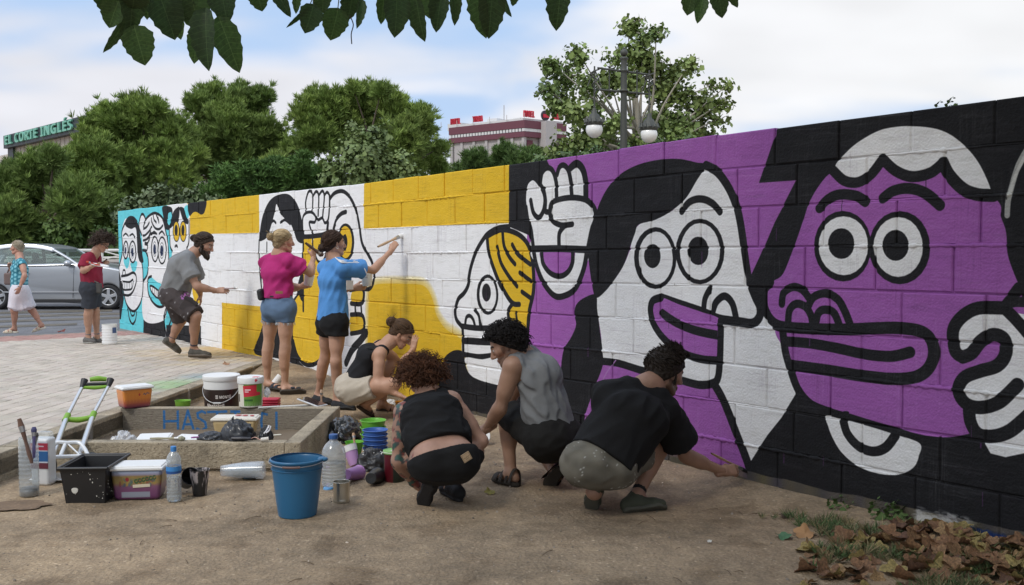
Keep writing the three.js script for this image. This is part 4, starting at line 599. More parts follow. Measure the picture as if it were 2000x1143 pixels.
// ---------------------------------------------------------------- the broadleaf tree overhead: its lowest leaves hang into view, its crown shades the right of the wall
{
  const r = rng(77), foot = V(3.4, 0, 2.6), t = thing('mulberry_tree', 'broadleaf tree whose dark leaves hang down along the top of the picture', 'tree', foot);
  function leafGeometry(seed, wide, notch) {
    const q = rng(seed), pos = [], uv = [], idx = [], n = 11, half = [];
    for (let i = 0; i <= n; i++) { const f = i / n, w = wide * Math.pow(Math.sin(Math.PI * Math.pow(f, 0.8)), 0.62) * (1 - 0.18 * f) * (f > 0.95 ? 0.6 : 1); half.push(Math.max(0.004, w * (1 + 0.09 * (q() - 0.5) + (i % 2 ? 0.06 : -0.06)))); }
    const bend = 0.10 + 0.2 * q(), cup = 0.18 + 0.3 * q();
    for (let i = 0; i <= n; i++) for (const s of [-1, -0.5, 0, 0.5, 1]) { const f = i / n, x = s * half[i] * (s > 0 ? 1 : 1 - notch), y = f + (s ? -0.05 * Math.abs(s) * (1 - f) : 0), z = -bend * f * f + cup * Math.abs(x) + 0.018 * Math.sin(f * 34) * Math.abs(s) + 0.02 * (q() - 0.5); pos.push(x, y, z); uv.push(0.5 + x, f); }
    for (let i = 0; i < n; i++) for (let k = 0; k < 4; k++) { const o = i * 5 + k; idx.push(o, o + 1, o + 5, o + 1, o + 6, o + 5); }
    const g = new THREE.BufferGeometry(); g.setAttribute('position', new THREE.Float32BufferAttribute(pos, 3)); g.setAttribute('uv', new THREE.Float32BufferAttribute(uv, 2)); g.setIndex(idx); g.computeVertexNormals(); return g;
  }
  const forms = [leafGeometry(1, 0.36, 0), leafGeometry(2, 0.32, 0.15), leafGeometry(3, 0.40, 0.1), leafGeometry(4, 0.3, 0.3)];
  const veins = canvasTexture(256, 256, (g) => {
    g.fillStyle = 'rgb(66,92,46)'; g.fillRect(0, 0, 256, 256); const q = rng(2);
    for (let i = 0; i < 900; i++) { g.fillStyle = q() < 0.5 ? 'rgba(40,60,24,0.2)' : 'rgba(96,120,64,0.18)'; g.beginPath(); g.arc(q() * 256, q() * 256, 2 + q() * 7, 0, 7); g.fill(); }
    g.strokeStyle = 'rgba(122,144,92,0.75)'; g.lineWidth = 3; g.beginPath(); g.moveTo(128, 256); g.lineTo(128, 0); g.stroke(); g.lineWidth = 1.6;
    for (let i = 0; i < 9; i++) { const y = 240 - i * 25; for (const s of [-1, 1]) { g.beginPath(); g.moveTo(128, y); g.quadraticCurveTo(128 + s * 50, y - 20, 128 + s * 100, y - 62); g.stroke(); } }
  });
  const mats = [[0.62, 0.7, 0.55], [0.85, 0.95, 0.7], [0.5, 0.6, 0.5]].map((c) => phys({ map: veins, color: rgb(...c), roughness: 0.6, side: THREE.DoubleSide, transmission: 0.24, thickness: 0 }));
  const lightLeaf = phys({ map: veins, color: rgb(1.0, 1.0, 0.7), roughness: 0.6, side: THREE.DoubleSide, transmission: 0.4, thickness: 0 });
  // each hanging leaf: where its base and tip are seen, how far off, how wide, pale or dark
  const hanging = '215,-25,205,28,46 232,0,210,54,50 262,-20,258,22,50 244,40,208,106,26 262,52,283,127,50 252,15,243,86,30 258,-30,262,60,44 292,-18,286,36,34 312,-8,343,76,56 338,8,352,76,34 372,-14,388,56,56 402,20,398,128,60 384,60,380,122,30 428,36,468,139,56 432,-24,440,40,44 352,-30,372,40,56 498,-26,512,22,34 535,-25,566,30,28 604,16,560,54,8 582,-20,579,24,22 612,10,597,64,38 632,-22,628,26,40 660,18,648,78,42 690,-18,681,42,46 706,0,700,53,17 752,-20,744,50,26 774,-12,777,68,44 812,-6,824,79,42 840,-25,836,36,40 862,-14,852,60,40 888,-20,892,48,20 934,-24,944,72,50 962,-24,956,76,44 980,-10,995,31,16 1006,-20,1004,14,16 1096,-36,1089,56,58 1356,-26,1341,30,32 1374,-6,1364,41,28 1402,-24,1412,34,30 1430,-30,1436,18,28';
  hanging.split(' ').forEach((h, i) => {
    const [bx, by, tx, ty, w] = h.split(',').map(Number), Z = 2.75 + r() * 0.5, b = at(bx, by, Z + (r() - 0.5) * 0.04), e = at(tx, ty, Z + (r() - 0.5) * 0.05);
    const y = e.clone().sub(b), L = y.length(); y.normalize();
    const look = V(0, EYE, 0).sub(b).normalize().applyAxisAngle(y, (r() - 0.5) * 0.9), x = y.clone().cross(look).normalize(), z = x.clone().cross(y), wide = Math.max(0.012, w * Z / FOCAL / 0.56);
    const m = mesh('leaf', forms[i % 4], i === 9 || i === 12 ? lightLeaf : mats[i % 3], t);
    m.matrix.makeBasis(x.multiplyScalar(wide), y.multiplyScalar(L), z.multiplyScalar(L)).setPosition(b.sub(foot)); m.matrix.decompose(m.position, m.quaternion, m.scale);
  });
  const stems = [];
  const twigMat = plain(0.06, 0.05, 0.035, 0.9);
  hanging.split(' ').forEach((h) => { const [bx, by, tx, ty] = h.split(',').map(Number), b = at(bx + (tx - bx) * 0.06, by + (ty - by) * 0.06, 2.98).sub(foot), e = at(bx + (bx - tx) * 0.5 + (r() - 0.5) * 40, Math.min(by, -10) - 30 - r() * 30, 3.0).sub(foot); stems.push(limb([e, e.clone().lerp(b, 0.6).add(V((r() - 0.5) * 0.02, 0.01, 0)), b], [0.0026, 0.0018, 0.0014], 5)); });
  mesh('petiole', stems, plain(0.10, 0.12, 0.05, 0.8), t);
  mesh('twig', tube([at(683, 30, 2.9), at(690, 48, 2.9), at(686, 66, 2.9), at(687, 86, 2.9)].map((p) => p.sub(foot)), 0.0016, 12, 5), twigMat, t);
  const limbsAt = [[262, -80], [372, -90], [440, -80], [620, -80], [800, -85], [930, -90], [1095, -95], [1380, -80]], limbs = [], hub = V(0.1, 3.4, -1.2);
  for (const [px, py] of limbsAt) { const e = at(px, py, 3).sub(foot); limbs.push(limb([hub, hub.clone().lerp(e, 0.5).add(V(0, 0.5, 0)), e], [0.06, 0.03, 0.006], 6)); limbs.push(limb([e, at(px + 10, py + 50, 2.95).sub(foot)], [0.006, 0.003], 5)); }
  mesh('trunk', limb([V(0, -0.1, 0), V(0.05, 1.4, 0.05), V(0.1, 3.0, -0.8), V(0.2, 4.6, -2.2), V(0, 5.6, -4.2)], [0.24, 0.19, 0.15, 0.09, 0.03], 10), barkMat, t);
  for (let i = 0; i < 9; i++) { const e = V(-4.5 + i * 0.9 + r(), 4.4 + r() * 1.4, -3 - r() * 6); limbs.push(limb([hub, hub.clone().lerp(e, 0.5).add(V(0, 0.6, 0)), e], [0.09, 0.05, 0.012], 6)); }
  mesh('limbs', limbs, twigMat, t);
  const M = new THREE.Matrix4(), list = [[], []];
  for (let i = 0; i < 13000; i++) {
    const z = 2.5 - r() * 11.5, x = -4.2 + r() * 10.5, low = 1.5 + 0.285 * Math.max(0.4, -z) + 0.75 + 0.25 * r(), y = Math.max(low, 2.55) + r() ** 1.4 * 2.4;
    const edge = smooth(-4.4, -1.0, x + 0.42 * (z + 2)) * smooth(-9.2, -7.0, z);
    if (r() > edge || N3(x * 0.8, y * 0.8, z * 0.8) < -0.34) continue;
    const q = new THREE.Quaternion().setFromEuler(new THREE.Euler(Math.PI + (r() - 0.5) * 2.2, r() * 6.28, (r() - 0.5) * 2)), s = 0.15 + 0.11 * r(); M.compose(V(x, y, z).sub(foot), q, V(s, s, s)); list[i % 2].push(M.clone());
  }
  list.forEach((ms, k) => { const im = new THREE.InstancedMesh(forms[k], mats[k], ms.length); im.name = 'crown'; im.userData.kind = 'stuff'; im.castShadow = im.receiveShadow = true; ms.forEach((m, i) => im.setMatrixAt(i, m)); t.add(im); });
}
// ---------------------------------------------------------------- figures: smooth distance fields meshed as one surface each
class Field {
  constructor(k = 0.03) { this.k = k; this.b = []; this.cuts = []; this.holes = []; this.warp = null; }
  add(a, b, ra, rb = ra, o = {}) { const d = b.clone().sub(a); this.b.push({ a, d, l2: Math.max(1e-9, d.lengthSq()), ra, rb, k: o.k ?? this.k, w: o.w ?? null, f: o.f ? 1 - 1 / o.f : 0, flat: o.flat ?? 0, len: d.length() }); return this; }
  cut(p, n) { this.cuts.push({ p, n: n.clone().normalize() }); return this; }                       // removes the side n points to
  hole(a, b, ra, rb = ra, k = 0.012) { const d = b.clone().sub(a); this.holes.push({ a, d, l2: Math.max(1e-9, d.lengthSq()), ra, rb, k }); return this; }
  at(x, y, z) {
    let D = 1e9;
    for (const q of this.b) {
      let vx = x - q.a.x, vy = y - q.a.y, vz = z - q.a.z, t = (vx * q.d.x + vy * q.d.y + vz * q.d.z) / q.l2; const tu = t; t = t < 0 ? 0 : t > 1 ? 1 : t;
      vx -= t * q.d.x; vy -= t * q.d.y; vz -= t * q.d.z;
      if (q.w) { const m = (vx * q.w.x + vy * q.w.y + vz * q.w.z) * q.f; vx -= m * q.w.x; vy -= m * q.w.y; vz -= m * q.w.z; }
      let d = Math.sqrt(vx * vx + vy * vy + vz * vz) - (q.ra + (q.rb - q.ra) * t);
      if (q.flat & 1) d = Math.max(d, (tu - 1) * q.len); if (q.flat & 2) d = Math.max(d, -tu * q.len);
      if (d > D + q.k) continue;
      const h = Math.max(q.k - Math.abs(D - d), 0) / q.k; D = Math.min(D, d) - h * h * q.k * 0.25;
    }
    for (const q of this.holes) { const vx = x - q.a.x, vy = y - q.a.y, vz = z - q.a.z, t = clamp((vx * q.d.x + vy * q.d.y + vz * q.d.z) / q.l2), d = (q.ra + (q.rb - q.ra) * t) - Math.hypot(vx - t * q.d.x, vy - t * q.d.y, vz - t * q.d.z), h = Math.max(q.k - Math.abs(D - d), 0) / q.k; D = Math.max(D, d) + h * h * q.k * 0.25; }
    if (this.warp && Math.abs(D) < 0.06) D += this.warp(x, y, z);
    for (const c of this.cuts) D = Math.max(D, (x - c.p.x) * c.n.x + (y - c.p.y) * c.n.y + (z - c.p.z) * c.n.z);
    return D;
  }
  bounds(m) { const B = new THREE.Box3(); for (const q of this.b) { const r = Math.max(q.ra, q.rb) * (q.f ? 1 / (1 - q.f) : 1) + m; for (const p of [q.a, q.a.clone().add(q.d)]) { B.expandByPoint(p.clone().addScalar(r)); B.expandByPoint(p.clone().addScalar(-r)); } } return B; }
}
function skinOf(field, cell, off, color) {   // meshes the zero surface of a field by surface nets; off is taken from all positions
  const B = field.bounds(0.03), S = 4, n = ['x', 'y', 'z'].map((k) => Math.ceil((B.max[k] - B.min[k]) / cell / S) * S + S + 1), [nx, ny, nz] = n, F = new Float32Array(nx * ny * nz).fill(1);
  const X = (i) => B.min.x + i * cell, Y = (j) => B.min.y + j * cell, Z = (k) => B.min.z + k * cell, id = (i, j, k) => i + nx * (j + ny * k), reach = S * cell * 0.9 + 0.02;
  for (let k = 0; k + 1 < nz; k += S) for (let j = 0; j + 1 < ny; j += S) for (let i = 0; i + 1 < nx; i += S) {
    const c = field.at(X(i + S / 2), Y(j + S / 2), Z(k + S / 2)), far = Math.abs(c) > reach;
    for (let kk = k; kk < Math.min(nz, k + S + (k + S + 1 >= nz ? 1 : 0)); kk++) for (let jj = j; jj < Math.min(ny, j + S + (j + S + 1 >= ny ? 1 : 0)); jj++) for (let ii = i; ii < Math.min(nx, i + S + (i + S + 1 >= nx ? 1 : 0)); ii++) F[id(ii, jj, kk)] = far ? c : field.at(X(ii), Y(jj), Z(kk));
  }
  const vid = new Int32Array(nx * ny * nz).fill(-1), pos = [], idx = [];
  for (let k = 0; k < nz - 1; k++) for (let j = 0; j < ny - 1; j++) for (let i = 0; i < nx - 1; i++) {
    const c = []; let m = 0; for (let q = 0; q < 8; q++) { const v = F[id(i + (q & 1), j + ((q >> 1) & 1), k + (q >> 2))]; c.push(v); if (v < 0) m |= 1 << q; }
    if (m === 0 || m === 255) continue;
    let sx = 0, sy = 0, sz = 0, cnt = 0;
    for (const [a, b] of NET_EDGES) { if ((c[a] < 0) === (c[b] < 0)) continue; const t = c[a] / (c[a] - c[b]); sx += (a & 1) + ((b & 1) - (a & 1)) * t; sy += ((a >> 1) & 1) + (((b >> 1) & 1) - ((a >> 1) & 1)) * t; sz += (a >> 2) + ((b >> 2) - (a >> 2)) * t; cnt++; }
    vid[id(i, j, k)] = pos.length / 3; pos.push(X(i + sx / cnt) - off.x, Y(j + sy / cnt) - off.y, Z(k + sz / cnt) - off.z);
  }
  for (let k = 1; k < nz - 1; k++) for (let j = 1; j < ny - 1; j++) for (let i = 1; i < nx - 1; i++) {
    const a = F[id(i, j, k)] < 0;
    for (const [b, q] of [[F[id(i + 1, j, k)] < 0, [id(i, j - 1, k - 1), id(i, j, k - 1), id(i, j, k), id(i, j - 1, k)]], [F[id(i, j + 1, k)] < 0, [id(i - 1, j, k - 1), id(i - 1, j, k), id(i, j, k), id(i, j, k - 1)]], [F[id(i, j, k + 1)] < 0, [id(i - 1, j - 1, k), id(i, j - 1, k), id(i, j, k), id(i - 1, j, k)]]]) {
      if (a === b) continue; const [p0, p1, p2, p3] = q.map((e) => vid[e]); if (p0 < 0 || p1 < 0 || p2 < 0 || p3 < 0) continue;
      if (a) idx.push(p0, p1, p2, p0, p2, p3); else idx.push(p0, p2, p1, p0, p3, p2);
    }
  }
  const g = new THREE.BufferGeometry(); g.setAttribute('position', new THREE.Float32BufferAttribute(pos, 3)); g.setIndex(idx); g.computeVertexNormals();
  if (color) { const nrm = g.attributes.normal, col = new Float32Array(pos.length); for (let i = 0; i < pos.length; i += 3) { const c = color(pos[i] + off.x, pos[i + 1] + off.y, pos[i + 2] + off.z, nrm.getX(i / 3), nrm.getY(i / 3), nrm.getZ(i / 3)); col[i] = c[0]; col[i + 1] = c[1]; col[i + 2] = c[2]; } g.setAttribute('color', new THREE.BufferAttribute(col, 3)); }
  return metreUV(g);
}
const NET_EDGES = [[0, 1], [2, 3], [4, 5], [6, 7], [0, 2], [1, 3], [4, 6], [5, 7], [0, 4], [1, 5], [2, 6], [3, 7]];
const mixV = (a, b, t) => a.clone().lerp(b, t);
const clothMat = (rough = 0.85) => phys({ vertexColors: true, roughness: rough, side: THREE.DoubleSide, specularIntensity: 0.5, bumpMap: repeated(fineBump, 9), bumpScale: 0.0012 });
const skinMat = phys({ vertexColors: true, roughness: 0.52, sheen: 0.1, bumpMap: repeated(fineBump, 16), bumpScale: 0.0004 }), hairMat = phys({ vertexColors: true, roughness: 0.65, specularIntensity: 0.5, side: THREE.DoubleSide });
// wrinkles: ridged noise, stretched along one direction
const wrinkles = (amp, along, freq, stretch, seed) => { const a = along.clone().normalize(); return (x, y, z) => { const t = x * a.x + y * a.y + z * a.z, k = (1 - 1 / stretch) * t, px = (x - a.x * k) * freq, py = (y - a.y * k) * freq, pz = (z - a.z * k) * freq, n = N3(px + seed, py, pz), m = N3(px * 2.1, py * 2.1 + seed, pz * 2.1); return amp * (Math.abs(n) * 2 - 0.5 + 0.5 * m); }; };
function frameFrom(f, up) { const F = f.clone().normalize(), R = F.clone().cross(up).normalize(), U = R.clone().cross(F).normalize(); return { F, R, U }; }   // R is the figure's own right
function headParts(c, face, up, s, k = 0.016) {
  const { F, R, U } = frameFrom(face, up), P = (r, u, f) => c.clone().addScaledVector(R, r * s).addScaledVector(U, u * s).addScaledVector(F, f * s), q = new Field(k * s), x = (v) => v * s;
  q.add(P(0, 0.032, -0.022), P(0, 0.03, -0.02), x(0.083)).add(P(0, 0.022, 0.02), P(0, 0.03, 0.022), x(0.072), x(0.07), { w: R, f: 0.96 }).add(P(0, -0.03, -0.03), P(0, -0.02, -0.03), x(0.062));
  q.add(P(0, 0.0, 0.05), P(0, -0.075, 0.052), x(0.043), x(0.033)).add(P(0.046, -0.05, 0.0), P(0.018, -0.097, 0.062), x(0.022), x(0.018)).add(P(-0.046, -0.05, 0.0), P(-0.018, -0.097, 0.062), x(0.022), x(0.018)).add(P(0, -0.1, 0.068), P(0, -0.098, 0.07), x(0.019));
  for (const e of [-1, 1]) {
    q.add(P(e * 0.04, -0.018, 0.058), P(e * 0.045, -0.014, 0.045), x(0.024));
    q.add(P(e * 0.012, 0.021, 0.09), P(e * 0.042, 0.024, 0.074), x(0.009), x(0.009), { k: 0.01 * s });
    q.add(P(e * 0.031, 0.0, 0.075), P(e * 0.031, 0.0, 0.0751), x(0.0135), x(0.0135), { k: 0.004 * s });
    q.add(P(e * 0.079, 0.012, -0.006), P(e * 0.076, -0.022, 0.0), x(0.02), x(0.012), { k: 0.006 * s, w: R, f: 0.42 });
    q.add(P(e * 0.009, -0.038, 0.098), P(e * 0.009, -0.037, 0.098), x(0.008), x(0.008), { k: 0.008 * s });
  }
  q.add(P(0, 0.012, 0.092), P(0, -0.032, 0.113), x(0.008), x(0.0115), { k: 0.012 * s });
  q.add(P(-0.018, -0.0635, 0.083), P(0.018, -0.0635, 0.083), x(0.0075), x(0.0075), { k: 0.006 * s }).add(P(0, -0.0625, 0.089), P(0, -0.063, 0.0895), x(0.0072), x(0.0072), { k: 0.006 * s }).add(P(-0.014, -0.0745, 0.083), P(0.014, -0.0745, 0.083), x(0.0075), x(0.0075), { k: 0.006 * s });
  return { q, P, F, R, U, local: (X, Y, Z) => { const v = V(X, Y, Z).sub(c); return [v.dot(R) / s, v.dot(U) / s, v.dot(F) / s]; } };
}
function handField(wrist, dir, palm, thumb, s, o) {   // dir: wrist to knuckles, palm: out of the palm, thumb: toward the thumb side
  const d = dir.clone().normalize(), n = palm.clone().addScaledVector(d, -palm.dot(d)).normalize(), t = n.clone().cross(d); if (t.dot(thumb) < 0) t.negate();
  const P = (a, b, c) => wrist.clone().addScaledVector(d, a * s).addScaledVector(t, b * s).addScaledVector(n, c * s), q = new Field(0.012 * s), x = (v) => v * s;
  q.add(P(-0.035, 0, 0), P(0.012, 0, 0), x(0.025), x(0.024), { w: t, f: 1.2 });
  for (const b of [0.024, 0.006, -0.012, -0.027]) q.add(P(0.014, b * 0.65, 0), P(0.084 - Math.abs(b - 0.006) * 0.2, b, 0), x(0.0145), x(0.0118));
  q.add(P(0.02, 0.024, 0.006), P(0.05, 0.03, 0.012), x(0.016), x(0.013));
  const L = [0.072, 0.08, 0.074, 0.058], rad = [0.0092, 0.0094, 0.009, 0.0079];
  for (let i = 0; i < 4; i++) {
    const c = Array.isArray(o.curl) ? o.curl[i] : o.curl, B = 0.024 - 0.017 * i; let p = P(0.084 - Math.abs(B - 0.006) * 0.2, B, 0), a = 0; const fan = (o.fan ?? 0.1) * (1.5 - i) / 1.5;
    [0.45, 0.31, 0.24].forEach((f, j) => { a += c * [0.8, 1.0, 0.7][j]; const v = d.clone().multiplyScalar(Math.cos(a)).addScaledVector(n, Math.sin(a)).addScaledVector(t, fan * Math.cos(a)).normalize(), e = p.clone().addScaledVector(v, L[i] * f * s); q.add(p, e, x(rad[i] * (1 - 0.1 * j)), x(rad[i] * (0.92 - 0.12 * j)), { k: 0.005 * s }); p = e; });
  }
  const tc = o.thumb ?? 0.5; let p = P(0.03, 0.03, 0.01); const v1 = d.clone().multiplyScalar(0.72).addScaledVector(t, 0.62 - 0.35 * tc).addScaledVector(n, 0.25 + 0.55 * tc).normalize(), v2 = d.clone().multiplyScalar(0.9).addScaledVector(t, 0.25 - 0.6 * tc).addScaledVector(n, 0.2 + 0.5 * tc).normalize();
  let e = p.clone().addScaledVector(v1, 0.042 * s); q.add(p, e, x(0.0125), x(0.0105), { k: 0.008 * s }); q.add(e, e.clone().addScaledVector(v2, 0.03 * s), x(0.0105), x(0.008), { k: 0.005 * s });
  return { q, grip: P(0.09, 0.004, 0.035), d, n, t };
}
// hair: a close cap plus many locks that run over it
function lock(pts, r0, r1, seg = 3) { const c = new THREE.CatmullRomCurve3(pts), n = (pts.length - 1) * 2, pos = [], idx = []; const T = V(0, 0, 0), A = V(0, 0, 0), B = V(0, 0, 0), p = V(0, 0, 0); let up = V(0.31, 0.83, 0.46); for (let i = 0; i <= n; i++) { const t = i / n; c.getPoint(t, p); c.getTangent(t, T); A.copy(up).cross(T).normalize(); B.copy(T).cross(A).normalize(); const r = lerp(r0, r1, t * t); for (let j = 0; j < seg; j++) { const a = j / seg * 6.2832; pos.push(p.x + (A.x * Math.cos(a) + B.x * Math.sin(a)) * r, p.y + (A.y * Math.cos(a) + B.y * Math.sin(a)) * r, p.z + (A.z * Math.cos(a) + B.z * Math.sin(a)) * r); } } for (let i = 0; i < n; i++) for (let j = 0; j < seg; j++) { const k = (j + 1) % seg, o = i * seg; idx.push(o + j, o + k, o + seg + j, o + k, o + seg + k, o + seg + j); } const g = new THREE.BufferGeometry(); g.setAttribute('position', new THREE.Float32BufferAttribute(pos, 3)); g.setIndex(idx); g.computeVertexNormals(); return g; }
function makeHair(t, h, s, base, o, cell) {
  const r = rng(o.seed), { P, F, R, U } = h, tint = (k) => o.color.map((c) => c * k), skullC = P(0, 0.03, -0.012), lockGeo = [];
  const skull = (dir, extra) => { const d = dir.clone().normalize(), f = d.dot(F), u = d.dot(U); return skullC.clone().addScaledVector(d, s * (0.088 + 0.012 * Math.max(0, -f) + 0.006 * Math.max(0, f) + extra)); };
  const dirOf = (az, el) => F.clone().multiplyScalar(Math.cos(az) * Math.cos(el)).addScaledVector(R, Math.sin(az) * Math.cos(el)).addScaledVector(U, Math.sin(el));
  const line0 = (az) => { const a = Math.abs(az) / Math.PI; return a < 0.25 ? lerp(o.front ?? 0.62, 0.45, a / 0.25) : a < 0.45 ? lerp(0.45, o.side ?? 0.12, (a - 0.25) / 0.2) : a < 0.6 ? lerp(o.side ?? 0.12, -0.35, (a - 0.45) / 0.15) : lerp(-0.35, o.nape ?? -0.62, (a - 0.6) / 0.4); };   // lowest elevation of the hairline
  const q = new Field(0.02 * s); q.add(P(0, 0.035, -0.024), P(0, 0.033, -0.022), (0.088 + (o.cap ?? 0.004)) * s).add(P(0, 0.03, 0.02), P(0, 0.032, 0.016), (0.076 + (o.cap ?? 0.004)) * s).add(P(0, -0.02, -0.04), P(0, -0.02, -0.038), (0.066 + (o.cap ?? 0.004)) * s);
  q.cut(P(0, 0.045, 0.075), F.clone().multiplyScalar(1).addScaledVector(U, -0.9)); q.cut(P(0, -0.0, 0.012), F.clone().multiplyScalar(1).addScaledVector(U, -1.1)); q.cut(P(0, (o.capNape ?? -0.06), 0), U.clone().multiplyScalar(-1).addScaledVector(F, 0.35));
  q.warp = (x, y, z) => (o.lump ?? 0.004) * s * N3(x * 55, y * 55, z * 55) * 1.4;
  if (o.bun) { const b = P(...o.bun); q.add(b, b.clone().addScaledVector(U, 0.004), (o.bunR ?? 0.035) * s); }
  const parts = [skinOf(q, cell * 0.8, base, (x, y, z) => tint(0.75 + 0.35 * N3(x * 60, y * 60, z * 60)))];
  const n = o.locks ?? 260;
  for (let i = 0; i < n; i++) {
    const az = (r() * 2 - 1) * Math.PI, lo = line0(az), el = Math.asin(lerp(Math.sin(lo), 1, r() ** (o.even ?? 1))), d = dirOf(az, el), root = skull(d, 0), pts = [root];
    const tone = 0.6 + 0.8 * r() + (o.streak && r() < 0.35 ? o.streak : 0); let r0 = (o.thick ?? 0.004) * s, r1 = r0 * 0.3;
    if (o.style === 'curly') {
      const L = (o.length ?? 0.11) * (0.6 + 0.7 * r()) * s, out = d.clone().addScaledVector(UP, o.fall ?? -0.15).addScaledVector(V(r() - 0.5, r() - 0.5, r() - 0.5), 0.5).normalize(), e1 = out.clone().cross(V(0.3, 0.9, 0.2)).normalize(), e2 = out.clone().cross(e1), turns = (o.turns ?? 2.2) * (0.7 + 0.6 * r()), cr = (o.curl ?? 0.011) * s * (0.7 + 0.6 * r()), ph = r() * 6.28;
      for (let k = 1; k <= 9; k++) { const f = k / 9, a = ph + f * turns * 6.283; pts.push(root.clone().addScaledVector(out, L * f).addScaledVector(e1, cr * Math.cos(a)).addScaledVector(e2, cr * Math.sin(a)).addScaledVector(UP, -(o.droop ?? 0.03) * s * f * f)); }
      r1 = r0 * 0.5;
    } else if (o.style === 'tied') {
      const target = P(...o.bun), td = target.clone().sub(skullC).normalize(), far = target.clone().sub(skullC).length();
      for (let k = 1; k <= 5; k++) { const f = k / 5, v = d.clone().lerp(td, f).normalize(); const p = skull(v, (o.lift ?? 0.006) + 0.006 * r()); if (k === 5) p.copy(skullC).addScaledVector(v, Math.min(far, p.distanceTo(skullC) + 0.01)); pts.push(p); }
      r1 = r0 * 0.8;
    } else {
      const flow = P(...(o.flow ?? [0, -0.05, -0.2])).sub(skullC).normalize(), L = (o.length ?? 0.05) * (0.7 + 0.6 * r());
      for (let k = 1; k <= 4; k++) { const f = k / 4, v = d.clone().lerp(flow, f * L * 7 * (1 - 0.4 * el)).normalize(); pts.push(skull(v, (o.lift ?? 0.01) * (f + 0.3) + (o.wave ?? 0.004) * Math.sin(f * 9 + i) + (o.tuft ? o.tuft * Math.max(0, d.dot(F)) * Math.max(0, el) * f : 0)).addScaledVector(V(r() - 0.5, r() - 0.5, r() - 0.5), 0.008 * s)); }
    }
    lockGeo.push(paint(lock(pts.map((p) => p.sub(base)), r0, r1), ...tint(tone)));
  }
  if (o.bun) { const b = P(...o.bun); for (let i = 0; i < 46; i++) { const a = V(r() - 0.5, r() - 0.5, r() - 0.5).normalize(), e = a.clone().cross(V(0.2, 0.5, 0.8)).normalize(), pts = []; const R0 = (o.bunR ?? 0.035) * s * (0.92 + 0.22 * r()), st = r() * 6.28; for (let k = 0; k <= 5; k++) { const w = st + k * 0.55; pts.push(b.clone().addScaledVector(e, Math.cos(w) * R0).addScaledVector(a.clone().cross(e), Math.sin(w) * R0).sub(base)); } lockGeo.push(paint(lock(pts, (o.thick ?? 0.004) * s, (o.thick ?? 0.004) * s * 0.6), ...tint(0.6 + 0.8 * r() + (o.streak && r() < 0.35 ? o.streak : 0)))); }
    for (let i = 0; i < (o.loose ?? 6); i++) { const e = b.clone().addScaledVector(V(r() - 0.5, r() - 0.3, r() - 0.5), 0.12 * s); lockGeo.push(paint(lock([b.clone(), b.clone().lerp(e, 0.5).addScaledVector(UP, 0.015 * s), e].map((p) => p.sub(base)), 0.0025 * s, 0.001 * s), ...tint(1))); } }
  if (o.extra) for (const pts of o.extra) for (let i = 0; i < 14; i++) lockGeo.push(paint(lock(pts.map((p) => P(...p).addScaledVector(V(r() - 0.5, r() - 0.5, r() - 0.5), 0.016 * s).sub(base)), 0.004 * s, 0.0015 * s), ...tint(0.6 + 0.8 * r())));
  mesh('hair', [...parts, ...lockGeo], hairMat, t);
}
